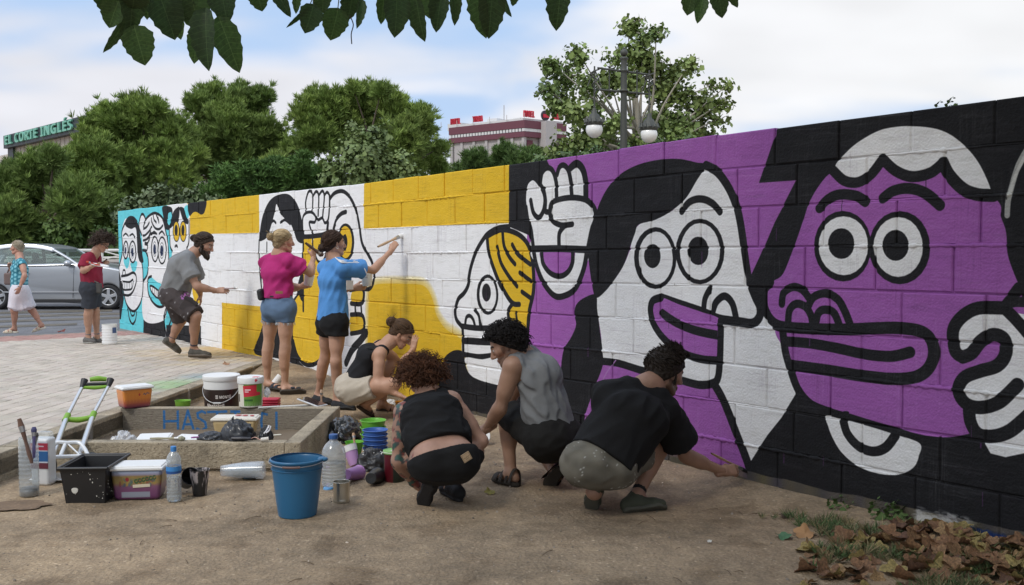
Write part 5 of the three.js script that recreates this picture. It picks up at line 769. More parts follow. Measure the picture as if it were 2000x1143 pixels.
function person(o) {
  const J = o.joints, base = o.base ?? mixV(J.al, J.ar, 0.5).setY(o.floor), t = thing('person', o.label, 'person', base), h = (o.H ?? 1.7) / 1.7, b = (o.build ?? 1) * h, cell = o.cell ?? 0.011;
  const side = J.sr.clone().sub(J.sl).normalize(), hipSide = J.hr.clone().sub(J.hl).normalize(), pel = mixV(J.hl, J.hr, 0.5), chest = mixV(J.sl, J.sr, 0.5), spine = chest.clone().sub(pel), front = side.clone().cross(spine).normalize().negate();
  o.F = front; const belly = o.belly ?? 1, waist = mixV(pel, chest, 0.42).addScaledVector(front, -(o.hunch ?? 0.0) * 0.5), upper = mixV(pel, chest, 0.78).addScaledVector(front, -0.02 * h - (o.hunch ?? 0)), female = o.female ? 1 : 0;
  const s = h * (o.headScale ?? 1), head = headParts(J.head, o.face, o.headUp ?? UP, s), tone = o.skin ?? [0.42, 0.235, 0.155];
  // --- body
  const q = new Field(0.035 * h), r = (v) => v * b;
  const torso = (f, g, m = 1) => { f.add(pel, waist, r((female ? 0.108 : 0.102) + g), r((female ? 0.082 : 0.092) * belly + g), { w: hipSide, f: 1.35, k: 0.05 * m }); f.add(waist, upper, r((female ? 0.082 : 0.092) * belly + g), r((female ? 0.094 : 0.104) + g), { w: side, f: 1.4, k: 0.05 * m }); f.add(upper, chest.clone().addScaledVector(front, -0.01), r(0.098 + g), r(0.062 + g), { w: side, f: 1.5, k: 0.05 * m }); };
  torso(q, 0);
  q.add(mixV(J.sl, J.sr, 0.1), mixV(J.sl, J.sr, 0.9), r(0.052)); q.add(J.sl, J.sl.clone().addScaledVector(side, 0.01), r(0.052)); q.add(J.sr, J.sr.clone().addScaledVector(side, -0.01), r(0.052));
  const nape = head.P(0, -0.05, -0.025); q.add(J.n, nape, 0.06 * h * (o.neck ?? 1), 0.052 * h * (o.neck ?? 1), { k: 0.04 }); q.add(mixV(J.sl, J.n, 0.45), nape.clone().lerp(J.n, 0.55), 0.042 * b, 0.045 * b, { k: 0.05 }); q.add(mixV(J.sr, J.n, 0.45), nape.clone().lerp(J.n, 0.55), 0.042 * b, 0.045 * b, { k: 0.05 });
  if (female) for (const e of [-1, 1]) q.add(upper.clone().addScaledVector(side, e * 0.07 * h).addScaledVector(front, 0.085 * h), upper.clone().addScaledVector(side, e * 0.072 * h).addScaledVector(front, 0.09 * h), 0.05 * h, 0.05 * h, { k: 0.04 });
  q.add(J.hl, J.hr, r(0.098), r(0.098), { k: 0.05 }); for (const e of [-1, 1]) q.add(pel.clone().addScaledVector(hipSide, e * 0.068 * h).addScaledVector(front, -0.045 * h), pel.clone().addScaledVector(hipSide, e * 0.07 * h).addScaledVector(front, -0.05 * h).addScaledVector(UP, -0.02), r(0.085), r(0.085), { k: 0.05 });
  const arm = (f, S, E, W, g = 0, part = 1) => { f.add(S, E, r(0.047 + g), r(0.037 + g), { k: 0.04 }); };
  const limbs = {};
  for (const [k, S, E, W] of [['l', J.sl, J.el, J.wl], ['r', J.sr, J.er, J.wr]]) { q.add(S, E, r(0.047), r(0.036)); q.add(mixV(S, E, 0.3), mixV(S, E, 0.6), r(0.047), r(0.043)); q.add(E, W, r(0.036), r(0.0255), { k: 0.02 }); q.add(mixV(E, W, 0.12), mixV(E, W, 0.42), r(0.041), r(0.036), { k: 0.03 }); }
  for (const [k, H, K, A] of [['l', J.hl, J.kl, J.al], ['r', J.hr, J.kr, J.ar]]) {
    const bend = K.clone().sub(mixV(H, A, 0.5)), shin = A.clone().sub(K).normalize(); bend.addScaledVector(shin, -bend.dot(shin)); if (bend.length() < 0.04) bend.copy(front).addScaledVector(shin, -front.dot(shin)); bend.normalize();
    q.add(H, K, r(0.084), r(0.052), { k: 0.045 }); q.add(mixV(H, K, 0.2), mixV(H, K, 0.6), r(0.082), r(0.066)); q.add(K, A, r(0.05), r(0.034), { k: 0.03 }); q.add(mixV(K, A, 0.16).addScaledVector(bend, -0.018 * h), mixV(K, A, 0.46).addScaledVector(bend, -0.016 * h), r(0.05), r(0.042), { k: 0.04 }); q.add(K.clone().addScaledVector(bend, 0.012), K.clone().addScaledVector(bend, 0.014).addScaledVector(shin, 0.02), r(0.042), r(0.038), { k: 0.03 });
  }
  const feet = { l: [J.al, J.heel_l, J.toe_l], r: [J.ar, J.heel_r, J.toe_r] }, shoe = o.shoes;
  const footFrame = ([A, heel, toe]) => { const f = toe.clone().sub(heel).normalize(), sd = f.clone().cross(A.clone().sub(heel)).normalize(), up = sd.clone().cross(f).normalize(); return { f, sd, up, L: toe.distanceTo(heel), P: (a, c, d) => heel.clone().addScaledVector(f, a * toe.distanceTo(heel)).addScaledVector(up, c * h).addScaledVector(sd, d * h) }; };
  for (const k of ['l', 'r']) { const ff = footFrame(feet[k]), A = feet[k][0], sole = shoe.sandal ? 0.018 : 0.02; q.add(A, ff.P(0.16, sole + 0.03, 0), 0.034 * h, 0.029 * h, { k: 0.02 }); q.add(A, ff.P(0.6, sole + 0.026, 0), 0.03 * h, 0.024 * h, { k: 0.03, w: ff.sd, f: 1.3 }); q.add(ff.P(0.6, sole + 0.022, 0), ff.P(0.84, sole + 0.014, 0), 0.023 * h, 0.014 * h, { k: 0.015, w: ff.sd, f: 1.75 }); if (shoe.sandal) for (let i = 0; i < 5; i++) q.add(ff.P(0.8, sole + 0.011, (i - 2) * 0.015), ff.P(0.95 - Math.abs(i - 1.4) * 0.02, sole + 0.009, (i - 2) * 0.0165), 0.0085 * h, 0.0078 * h, { k: 0.004 }); }
  const flush = (x, y, z) => 1 + 0.16 * N3(x * 7, y * 7, z * 7) + 0.10 * N3(x * 23, y * 23, z * 23) + 0.05 * N3(x * 90, y * 90, z * 90);
  const bodyColor = (x, y, z) => { const k = flush(x, y, z); let c = [tone[0] * k, tone[1] * k, tone[2] * k]; if (o.tattoo) c = o.tattoo(x, y, z, c); return c; };
  const faceColor = (x, y, z) => {
    const [a, u, f] = head.local(x, y, z), k = flush(x, y, z); let c = tone.map((v) => v * k); const ax = Math.abs(a);
    c = [c[0] * 1.03, c[1] * (1 - 0.1 * smooth(0.03, 0.0, Math.hypot(ax - 0.042, u + 0.025))), c[2]];
    if (f > 0.07 && Math.abs(u + 0.069) < 0.012 && ax < 0.024) c = [tone[0] * 0.82, tone[1] * 0.55, tone[2] * 0.6];
    if (f > 0.05 && Math.hypot((ax - 0.031) / 0.0145, u / 0.0075) < 1) { c = Math.hypot(ax - 0.031, u) < 0.0062 ? [0.03, 0.02, 0.015] : [0.55, 0.5, 0.46]; }
    if (f > 0.05 && Math.abs(u - 0.025 + 0.1 * Math.max(0, ax - 0.04)) < 0.0055 && ax > 0.012 && ax < 0.052) c = o.hair.color.map((v) => v * 0.8);
    if (o.beard) { const jaw = smooth(-0.045, -0.062, u + (f < 0.03 ? -0.0 : 0.0)) * (f < 0.085 || u < -0.083 ? 1 : 0.55), side2 = f < 0.035 && f > -0.012 && u < 0.0 && u > -0.09 && ax > 0.05 ? 1 : 0, mo = f > 0.075 && Math.abs(u + 0.052) < 0.007 && ax < 0.03 ? 0.9 : 0, m = Math.max(jaw * (f > -0.02 ? 1 : 0), side2, mo) * o.beard; c = c.map((v, i) => lerp(v, o.hair.color[i] * 0.8, m)); }
    return c;
  };
  const hq = head.q; hq.add(nape.clone().lerp(J.n, 0.55), head.P(0, -0.055, -0.02), 0.05 * h * (o.neck ?? 1), 0.052 * s, { k: 0.03 });
  if (o.beard > 0.9) { hq.add(head.P(0.04, -0.075, 0.015), head.P(0, -0.118, 0.066), 0.026 * s, 0.026 * s).add(head.P(-0.04, -0.075, 0.015), head.P(0, -0.118, 0.066), 0.026 * s, 0.026 * s); }
  const pieces = [skinOf(q, cell, base, bodyColor), skinOf(hq, o.headCell ?? 0.0042, base, faceColor)], hands = {};
  for (const [k, W, hd] of [['l', J.wl, o.hands.l], ['r', J.wr, o.hands.r]]) { const H = handField(W, hd.dir, hd.palm, hd.thumbSide, h * (female ? 0.92 : 1.02), hd); hands[k] = H; pieces.push(skinOf(H.q, o.handCell ?? 0.0042, base, bodyColor)); }
  const bodyMesh = mesh('body', pieces, skinMat, t);
  makeHair(t, head, s, base, o.hair, o.headCell ?? 0.0042);
  // --- clothes
  const tint = (c, amt = 0.12, extra) => (x, y, z, a, bb, d) => { const k = 1 + amt * fbm(x * 6, y * 6, z * 6, 3) + 0.05 * N3(x * 90, y * 90, z * 90); let v = [c[0] * k, c[1] * k, c[2] * k]; if (extra) v = extra(x, y, z, v); return v; };
  const up = chest.clone().sub(pel).normalize();
  for (const G of o.clothes) {
    const f = new Field(0.04 * h), g = G.loose ?? 0.016;
    if (G.kind === 'top') {
      torso(f, g); const hem = G.hem ?? -0.05, hemP = pel.clone().addScaledVector(up, hem * h);
      if (hem < 0.12) f.add(waist, pel.clone().addScaledVector(up, hem * h - 0.06), r(0.105 * (belly * 0.5 + 0.5) + g), r((female ? 0.112 : 0.108) + g + (G.flare ?? 0)), { w: hipSide, f: 1.3, k: 0.05 });
      if (female) for (const e of [-1, 1]) f.add(upper.clone().addScaledVector(side, e * 0.066 * h).addScaledVector(front, 0.085 * h), upper.clone().addScaledVector(side, e * 0.068 * h).addScaledVector(front, 0.09 * h), 0.05 * h + g, 0.05 * h + g, { k: 0.06 });
      f.add(mixV(J.sl, J.sr, 0.1), mixV(J.sl, J.sr, 0.9), r(0.05 + g * 0.8));
      f.add(mixV(J.sl, J.n, 0.5), mixV(J.sr, J.n, 0.5), r(0.046 + g), r(0.046 + g), { k: 0.04 });
      if (G.sleeve) for (const [S, E] of [[J.sl, J.el], [J.sr, J.er]]) { f.add(S, mixV(S, E, G.sleeve), r(0.052 + g), r(0.056 + g * (G.wide ?? 1.6)), { k: 0.05, flat: 1 }); }
      else for (const S of [[J.sl, J.el, -1], [J.sr, J.er, 1]]) { const out = side.clone().multiplyScalar(S[2]); f.hole(S[0].clone().addScaledVector(out, 0.028 * h).addScaledVector(up, -0.03 * h), mixV(S[0], S[1], 0.6).addScaledVector(out, 0.05 * h), (G.armhole ?? 0.062) * h, 0.08 * h); f.hole(S[0].clone().addScaledVector(out, 0.05 * h), S[0].clone().addScaledVector(out, 0.12 * h).addScaledVector(up, 0.08), (G.armhole ?? 0.062) * h, 0.1 * h); }
      f.hole(J.n.clone().addScaledVector(front, G.scoop ?? 0.015), nape.clone().addScaledVector(front, G.scoop ?? 0.015), (G.neck ?? 0.068) * h, (G.neck ?? 0.068) * h * 1.15, 0.01);
      if (G.vneck) f.hole(J.n.clone(), mixV(chest, upper, 0.5).addScaledVector(front, 0.13), 0.06, 0.025);
      for (const [a, c, w] of G.scoops ?? []) f.hole(a, c, w, w, 0.02);
      f.warp = wrinkles((G.fold ?? 0.006) * 1.35, G.along ?? up.clone().addScaledVector(side, 0.5), G.freq ?? 11, 3.2, G.seed ?? 1);
      f.cut(hemP, up.clone().negate().addScaledVector(front, G.hemTilt ?? 0));
    } else if (G.kind === 'shorts') {
      f.add(pel.clone().addScaledVector(up, (G.rise ?? 0.085) * h), pel, r(0.102 * lerp(1, belly, 0.4) + g), r((female ? 0.112 : 0.106) + g), { w: hipSide, f: 1.34, k: 0.05, flat: 2 }); f.add(J.hl, J.hr, r(0.101 + g), r(0.101 + g), { k: 0.05 });
      for (const e of [-1, 1]) f.add(pel.clone().addScaledVector(hipSide, e * 0.068 * h).addScaledVector(front, -0.045 * h), pel.clone().addScaledVector(hipSide, e * 0.07 * h).addScaledVector(front, -0.05 * h).addScaledVector(UP, -0.02), r(0.086 + g), r(0.086 + g), { k: 0.05 });
      for (const [H, K] of [[J.hl, J.kl], [J.hr, J.kr]]) f.add(H, mixV(H, K, G.length), r(0.088 + g), r(lerp(0.086, 0.055, G.length) + g * (G.wide ?? 1.8)), { k: 0.035, flat: 1 });
      f.warp = wrinkles(G.fold ?? 0.006, G.along ?? side, G.freq ?? 12, 2.5, G.seed ?? 2);
      if (G.cutWaist) f.cut(pel.clone().addScaledVector(up, (G.rise ?? 0.085) * h), up.clone().addScaledVector(front, G.waistTilt ?? 0));
    } else if (G.kind === 'skirt') {
      const low = mixV(J.kl, J.kr, 0.5); low.y += G.length ?? 0.05; f.add(pel.clone().addScaledVector(up, 0.1), mixV(pel, low, 0.3), r(0.1 + g), r(0.135 + g), { w: hipSide, f: 1.2 }); f.add(mixV(pel, low, 0.3), low, r(0.135 + g), r(0.19 + g), { flat: 1, k: 0.05, w: hipSide, f: 0.86 });
      for (const [H, K] of [[J.hl, J.kl], [J.hr, J.kr]]) f.add(H, mixV(H, K, 0.92), r(0.1 + g), r(0.085 + g), { k: 0.12, flat: 1 }); f.warp = wrinkles(0.012, UP, 9, 7, 4); f.cut(pel.clone().addScaledVector(up, 0.085), up);
    }
    const m = mesh(G.name, skinOf(f, G.cell ?? cell * 0.85, base, tint(G.color, G.vary ?? 0.14, G.paint)), G.mat ?? clothMat(G.rough), t); if (G.label) m.userData.label = G.label;
  }
  // --- shoes or sandals
  for (const k of ['l', 'r']) {
    const ff = footFrame(feet[k]), A = feet[k][0], P = ff.P, sd = ff.sd;
    const so = new Field(0.01); so.add(P(0.12, 0.012, 0), P(0.5, 0.012, 0), 0.034 * h, 0.034 * h, { w: ff.up, f: 1 }).add(P(0.5, 0.012, 0), P(0.74, 0.012, 0.003), 0.036 * h, 0.044 * h).add(P(0.74, 0.012, 0.003), P(0.93, 0.012, 0), 0.043 * h, 0.026 * h);
    so.cut(P(0, 0.0, 0), ff.up.clone().negate()).cut(P(0, shoe.sole ?? 0.02, 0), ff.up); const sole = skinOf(so, 0.006, base, tint(shoe.soleColor ?? [0.05, 0.045, 0.04], 0.2));
    if (shoe.sandal) {
      const sn = mesh('sandal', sole, clothMat(0.8), t), strap = [], band = (a, hgt, w, wide) => { const pts = []; for (let i = 0; i <= 10; i++) { const u = Math.PI * i / 10; pts.push(P(a, 0.014 + Math.sin(u) * hgt, Math.cos(u) * w)); } const g = new THREE.TubeGeometry(new THREE.CatmullRomCurve3(pts), 20, 0.5, 6); const p = g.attributes.position, c = V(0, 0, 0), v = V(0, 0, 0), cv = new THREE.CatmullRomCurve3(pts); for (let i = 0; i <= 20; i++) { cv.getPointAt(i / 20, c); for (let j = 0; j < 7; j++) { v.fromBufferAttribute(p, i * 7 + j).sub(c).multiplyScalar(2); const along = v.dot(ff.f); v.addScaledVector(ff.f, -along).multiplyScalar(0.0035).addScaledVector(ff.f, along * wide).add(c).sub(base); p.setXYZ(i * 7 + j, v.x, v.y, v.z); } } g.computeVertexNormals(); return paint(g, ...shoe.color); };
      for (const [a, hgt, w, wide] of shoe.straps ?? [[0.7, 0.045, 0.05, 0.02], [0.5, 0.06, 0.044, 0.02]]) strap.push(band(a, hgt * h, w * h, wide)); mesh('strap', strap, clothMat(0.6), sn); continue;
    }
    const u = new Field(0.025); u.add(P(0.13, 0.045, 0), P(0.42, 0.052, 0), 0.038 * h, 0.038 * h).add(P(0.42, 0.05, 0), P(0.72, 0.034, 0), 0.038 * h, 0.036 * h, { w: sd, f: 1.12 }).add(P(0.72, 0.032, 0), P(0.9, 0.03, 0), 0.035 * h, 0.03 * h, { w: sd, f: 1.3 }).add(P(0.16, 0.05, 0), A.clone().addScaledVector(ff.up, shoe.high ?? 0.0), 0.038 * h, 0.043 * h, { flat: 1 });
    u.cut(P(0, 0.012, 0), ff.up.clone().negate()); u.warp = (x, y, z) => 0.002 * N3(x * 60, y * 60, z * 60);
    const up2 = mesh('shoe', skinOf(u, 0.0065, base, tint(shoe.color, 0.3)), clothMat(shoe.rough ?? 0.7), t); mesh('sole', sole, clothMat(0.8), up2);
    const lace = []; for (let i = 0; i < 4; i++) { const a = 0.44 + i * 0.075, y = 0.088 - i * 0.009; lace.push(limb([P(a, y - 0.012, -0.026).sub(base), P(a + 0.02, y + 0.002, 0).sub(base), P(a, y - 0.012, 0.026).sub(base)], [0.0028, 0.0028], 5)); } const lm = plain(...(shoe.lace ?? [0.1, 0.1, 0.1]), 0.8); mesh('laces', lace, lm, up2);
    if (shoe.sock) { const sk = new Field(0.01); sk.add(A, mixV(A, k === 'l' ? J.kl : J.kr, shoe.sockTo ?? 0.16), 0.037 * h, 0.0385 * b, { flat: 1 }); mesh('sock', skinOf(sk, 0.008, base, tint(shoe.sock, 0.2)), clothMat(0.9), t); }
  }
  return { t, base, head, hands, pel, chest, waist, upper, front, side, hipSide, up, s, h, J, nape };
}
// a brush whose handle passes through the grip; parts: handle, ferrule, bristles
function brush(label, from, to, o = {}) {
  const t = thing('paint_brush', label, 'paint brush', from), d = to.clone().sub(from), L = d.length(), P = (k) => d.clone().multiplyScalar(k), w = o.w ?? 0.012;
  mesh('handle', limb([P(0), P(0.35), P(0.62), P(0.72)], [w * 0.55, w * 0.8, w * 0.6, w * 0.9], 9), plain(...(o.wood ?? [0.42, 0.29, 0.17]), 0.6), t);
  mesh('ferrule', rod(P(0.7), P(0.83), w * 0.95, w * 1.15, 12), plain(0.4, 0.4, 0.4, 0.35, { metalness: 0.8 }), t);
  mesh('bristles', limb([P(0.82), P(0.92), P(1)], [w * 1.15, w * (o.bush ?? 1.3), w * 0.7], 10), plain(...(o.hair ?? [0.75, 0.75, 0.74]), 0.9), t); return t;
}
// ---------------------------------------------------------------- the people
const dir = (x, y, z) => V(x, y, z).normalize();
const pose = (text, floor) => { const J = {}; for (const q of text.trim().split(/\s+/)) { const [k, v] = q.split(':'), n = v.split(',').map(Number); J[k] = n.length === 3 ? at(...n) : ground(n[0], n[1], floor); } return J; };
const HAND = (d, p, th, curl = 0.5, thumb = 0.5) => ({ dir: dir(...d), palm: dir(...p), thumbSide: dir(...th), curl, thumb });
const BLACK = [0.010, 0.010, 0.011];
const people = {};
// crouching man in the black T-shirt, nearest the camera
people.tee = person({
  label: 'crouching man in black t-shirt and paint stained khaki shorts painting the foot of the wall', H: 1.76, floor: 0, cell: 0.0095, headCell: 0.0036, handCell: 0.0036,
  joints: pose('head:1300,728,5.97 n:1262,752,5.88 sl:1184,772,5.80 sr:1302,806,5.90 hl:1138,906,5.62 hr:1207,908,5.70 el:1196,868,6.12 wl:1215,890,6.28 er:1338,890,6.09 wr:1412,921,6.24 kl:1166,925,6.1 kr:1290,868,6.08 al:1160,962,5.70 ar:1243,970,5.83 heel_r:1219,1003 toe_r:1302,995 toe_l:1150,1001,5.84 heel_l:1162,950,5.63', 0),
  face: dir(0.86, -0.28, -0.42), headUp: dir(0.25, 0.95, -0.1), headScale: 1.04, skin: [0.33, 0.185, 0.125], beard: 0.55, hunch: 0.045, build: 1.06, belly: 1.2,
  hair: { color: [0.028, 0.02, 0.015], style: 'short', seed: 3, locks: 420, length: 0.07, lift: 0.016, wave: 0.006, thick: 0.0042, flow: [0, 0.1, -0.2], front: 0.72, side: 0.2, tuft: 0.075, cap: 0.008, extra: [[[0.03, 0.1, 0.05], [0.03, 0.135, 0.075], [0.02, 0.125, 0.11]], [[-0.01, 0.1, 0.06], [0, 0.14, 0.08], [0, 0.12, 0.12]], [[0.062, 0.02, 0.02], [0.068, -0.02, 0.025], [0.064, -0.05, 0.03]], [[-0.062, 0.02, 0.02], [-0.068, -0.02, 0.025], [-0.064, -0.05, 0.03]]] },
  hands: { l: HAND([0.3, -0.5, -0.8], [0.3, -0.8, 0.3], [0.6, 0.2, 0.4], 0.4), r: HAND([0.9, 0.05, -0.4], [-0.2, -0.55, -0.8], [0.1, 0.75, -0.5], 0.75, 0.7) },
  clothes: [{ name: 'shorts', kind: 'shorts', color: [0.175, 0.162, 0.132], length: 0.52, loose: 0.012, rise: 0.13, waistTilt: 0.25, vary: 0.3, fold: 0.008, paint: (x, y, z, c) => (N3(x * 110, y * 110, z * 110) > 0.5 && N3(x * 9, y * 9, z * 9) > -0.1 ? [0.42, 0.42, 0.4] : c.map((v) => v * (0.85 + 0.35 * N3(x * 14, y * 14, z * 14)))) },
    { name: 't_shirt', kind: 'top', color: BLACK, sleeve: 0.62, hem: 0.02, hemTilt: 0.0, loose: 0.026, wide: 2.1, fold: 0.008, flare: 0.034, freq: 9, neck: 0.06, along: V(0.6, 0.7, 0.1) }],
  shoes: { color: [0.06, 0.065, 0.045], soleColor: [0.09, 0.088, 0.07], lace: [0.05, 0.05, 0.04], sock: [0.02, 0.02, 0.022], sole: 0.024 },
});
{ const p = people.tee, pts = []; for (let i = 0; i <= 24; i++) { const a = Math.PI * (1.0 + i / 24); pts.push(p.pel.clone().addScaledVector(p.up, 0.098).addScaledVector(p.hipSide, Math.cos(a) * 0.172).addScaledVector(p.front, Math.sin(a) * 0.15).sub(p.base)); } mesh('belt', tube(pts, 0.014, 40, 6), plain(0.07, 0.04, 0.03, 0.6), p.t); }
// crouching man in the grey tank top
people.tank = person({
  label: 'crouching man with curly black hair in grey tank top and black shorts', H: 1.8, floor: 0, cell: 0.0095, headCell: 0.0037, handCell: 0.0037,
  joints: pose('head:991,674,6.36 n:1022,694,6.42 sl:1001,716,6.24 sr:1043,700,6.54 hl:1064,862,6.20 hr:1100,856,6.40 el:977,797,6.26 wl:950,836,6.44 er:990,792,6.78 wr:955,836,6.85 kl:988,803,6.54 kr:1020,826,6.88 al:998,926,6.43 ar:1086,926,6.44 heel_l:1011,952 toe_l:964,940 heel_r:1094,918,6.36 toe_r:1066,953,6.42', 0),
  face: dir(-0.88, -0.42, -0.1), headUp: dir(-0.32, 0.93, -0.1), skin: [0.36, 0.205, 0.135], beard: 0.5, hunch: 0.05,
  hair: { color: [0.016, 0.013, 0.012], style: 'curly', seed: 5, locks: 520, length: 0.05, thick: 0.0036, curl: 0.011, turns: 2, fall: 0.15, front: 0.5, side: 0.1, cap: 0.009, lump: 0.01, droop: 0.02 },
  hands: { l: HAND([-0.6, -0.4, -0.6], [0.4, -0.6, -0.5], [0, 0.7, 0.3], 0.5), r: HAND([-0.7, -0.5, -0.2], [0.3, -0.6, 0.5], [0.1, 0.7, 0.2], 0.5) },
  clothes: [{ name: 'shorts', kind: 'shorts', color: [0.014, 0.013, 0.012], length: 0.9, loose: 0.018, rise: 0.1, fold: 0.008, vary: 0.3 },
    { name: 'tank_top', kind: 'top', color: [0.20, 0.205, 0.21], hem: 0.0, loose: 0.013, armhole: 0.058, neck: 0.072, fold: 0.010, freq: 12, along: V(-0.35, 0.5, -0.3), scoop: 0.03, flare: 0.0 }],
  shoes: { sandal: true, color: [0.05, 0.04, 0.032], soleColor: [0.045, 0.038, 0.03], sole: 0.026, straps: [[0.74, 0.046, 0.05, 0.024], [0.52, 0.066, 0.046, 0.018], [0.16, 0.085, 0.04, 0.014], [0.3, 0.09, 0.042, 0.012]] },
});
// crouching curly-haired person with a bare lower back
people.curly = person({
  label: 'crouching person with curly auburn hair, black tank top and black shorts, seen from behind', H: 1.68, female: true, floor: 0, cell: 0.0092, headCell: 0.0038, handCell: 0.0037,
  joints: pose('head:826,744,6.14 n:838,776,6.05 sl:788,806,5.98 sr:882,784,6.04 hl:838,902,5.74 hr:897,900,5.76 el:777,900,5.94 wl:811,946,6.08 er:940,862,6.02 wr:914,858,6.22 kl:806,892,6.10 kr:926,884,6.12 al:842,946,5.86 ar:884,950,6.12 toe_l:820,992,5.93 heel_l:838,948,5.74 heel_r:898,982 toe_r:862,960', 0),
  face: dir(-0.35, -0.5, -0.8), headUp: dir(-0.3, 0.9, -0.3), skin: [0.40, 0.23, 0.165], build: 1.06, belly: 1.3, hunch: 0.03,
  tattoo: (x, y, z, c) => { const p = at(777, 880, 5.95); if (Math.hypot(x - p.x, y - p.y, z - p.z) > 0.3 || x > p.x + 0.12) return c; const n = N3(x * 24, y * 20, z * 24), m = N3(x * 17 + 5, y * 26, z * 17); return y > -0.02 && (n > 0.12 || m > 0.22) ? (m > 0.3 ? [0.22, 0.06, 0.05] : n > 0.3 ? [0.03, 0.09, 0.075] : [0.055, 0.06, 0.06]) : c.map((v) => v * 0.8); },
  hair: { color: [0.085, 0.036, 0.018], style: 'curly', seed: 7, locks: 900, length: 0.086, thick: 0.0028, curl: 0.012, turns: 2.6, fall: 0.0, front: 0.45, side: 0.0, nape: -0.75, cap: 0.013, lump: 0.014, streak: 0.7, droop: 0.03 },
  hands: { l: HAND([0.6, -0.5, -0.5], [0.3, -0.6, -0.6], [0.3, 0.5, -0.7], 0.55), r: HAND([-0.6, -0.1, -0.7], [0.1, -0.7, 0.2], [-0.2, 0.7, 0.2], 0.5) },
  clothes: [{ name: 'shorts', kind: 'shorts', color: [0.011, 0.011, 0.012], length: 0.72, loose: 0.011, rise: 0.045, cutWaist: true, waistTilt: -0.35, fold: 0.006, vary: 0.25 },
    { name: 'tank_top', kind: 'top', color: [0.010, 0.010, 0.011], hem: 0.085, loose: 0.012, armhole: 0.05, neck: 0.07, fold: 0.006, freq: 15, along: V(1, 0.15, 0), seed: 6, scoop: 0.02 }],
  shoes: { color: [0.018, 0.018, 0.02], soleColor: [0.03, 0.03, 0.032], lace: [0.02, 0.02, 0.02], sole: 0.024 },
});
{ // label sewn at the waistband
  const p = people.curly, c = at(911, 893, 5.62).sub(p.base); const g = rbox(0.052, 0.05, 0.004, 0.002, 1); g.rotateZ(0.5); g.rotateY(0.35); g.translate(c.x, c.y, c.z);
  const tx = canvasTexture(128, 128, (k) => { k.fillStyle = '#b59c7d'; k.fillRect(0, 0, 128, 128); k.strokeStyle = '#4a3628'; k.lineWidth = 4; k.strokeRect(10, 10, 108, 108); k.lineWidth = 5; k.beginPath(); k.moveTo(26, 74); k.bezierCurveTo(40, 40, 50, 96, 62, 66); k.bezierCurveTo(70, 44, 82, 90, 102, 56); k.stroke(); k.beginPath(); k.moveTo(34, 96); k.lineTo(94, 88); k.stroke(); });
  mesh('waist_label', g, std({ map: tx, roughness: 0.8 }), p.t);
}
// crouching woman with the bun
people.bun = person({
  label: 'crouching woman with brown bun, black strappy top and beige shorts beside yellow paint', H: 1.68, female: true, floor: 0, cell: 0.011, headCell: 0.0045, handCell: 0.0043,
  joints: pose('head:784,652,9.0 n:756,672,8.98 sr:742,693,8.82 sl:740,676,9.14 hl:684,758,9.06 hr:690,764,8.86 er:737,753,8.76 wr:780,772,8.72 el:784,712,9.36 wl:807,682,9.50 kr:772,748,8.74 kl:760,716,9.26 ar:711,792,8.95 al:746,788,9.36 heel_r:698,796,8.9 toe_r:728,816 heel_l:736,801 toe_l:780,803', 0),
  face: dir(0.8, -0.58, 0.1), headUp: dir(0.55, 0.8, 0), skin: [0.44, 0.245, 0.16], hunch: 0.03, build: 0.95,
  hair: { color: [0.085, 0.048, 0.026], style: 'tied', bun: [0.02, 0.035, -0.13], bunR: 0.044, seed: 9, locks: 420, thick: 0.0036, front: 0.6, side: 0.12, nape: -0.5, cap: 0.006, loose: 10 },
  hands: { l: HAND([0.12, 0.95, -0.1], [0.3, 0, -0.9], [-0.8, 0.2, 0.2], 0.35, 0.1), r: HAND([0.85, -0.35, 0.1], [0.2, -0.8, 0.2], [0.3, 0.3, -0.7], 0.5) },
  clothes: [{ name: 'shorts', kind: 'shorts', color: [0.47, 0.41, 0.33], length: 0.5, loose: 0.02, rise: 0.12, waistTilt: 0.0, fold: 0.011, along: V(0.8, 0.5, 0), vary: 0.18 },
    { name: 'strap_top', kind: 'top', color: [0.012, 0.012, 0.014], hem: 0.08, loose: 0.008, armhole: 0.075, neck: 0.105, fold: 0.004, scoop: -0.01, scoops: [] }],
  shoes: { sandal: true, color: [0.045, 0.03, 0.025], soleColor: [0.05, 0.035, 0.028], sole: 0.018, straps: [[0.68, 0.043, 0.046, 0.01]] },
});
{ const p = people.bun, straps = [], add = (a, b, c) => straps.push(tube([a, b, c].map((v) => v.sub(p.base)), 0.006, 16, 6)); const bk = (k, e, o) => p.upper.clone().lerp(p.chest, k).addScaledVector(p.side, e).addScaledVector(p.front, o);
  for (const e of [-1, 1]) { add(bk(0.35, e * 0.03, -0.115), bk(0.9, e * 0.075, -0.09), bk(1.25, e * 0.085, 0.0)); add(bk(0.25, e * 0.055, -0.11), bk(0.85, e * 0.10, -0.085), bk(1.22, e * 0.105, 0.0)); } mesh('shoulder_strap', straps, plain(...BLACK, 0.8), p.t); }
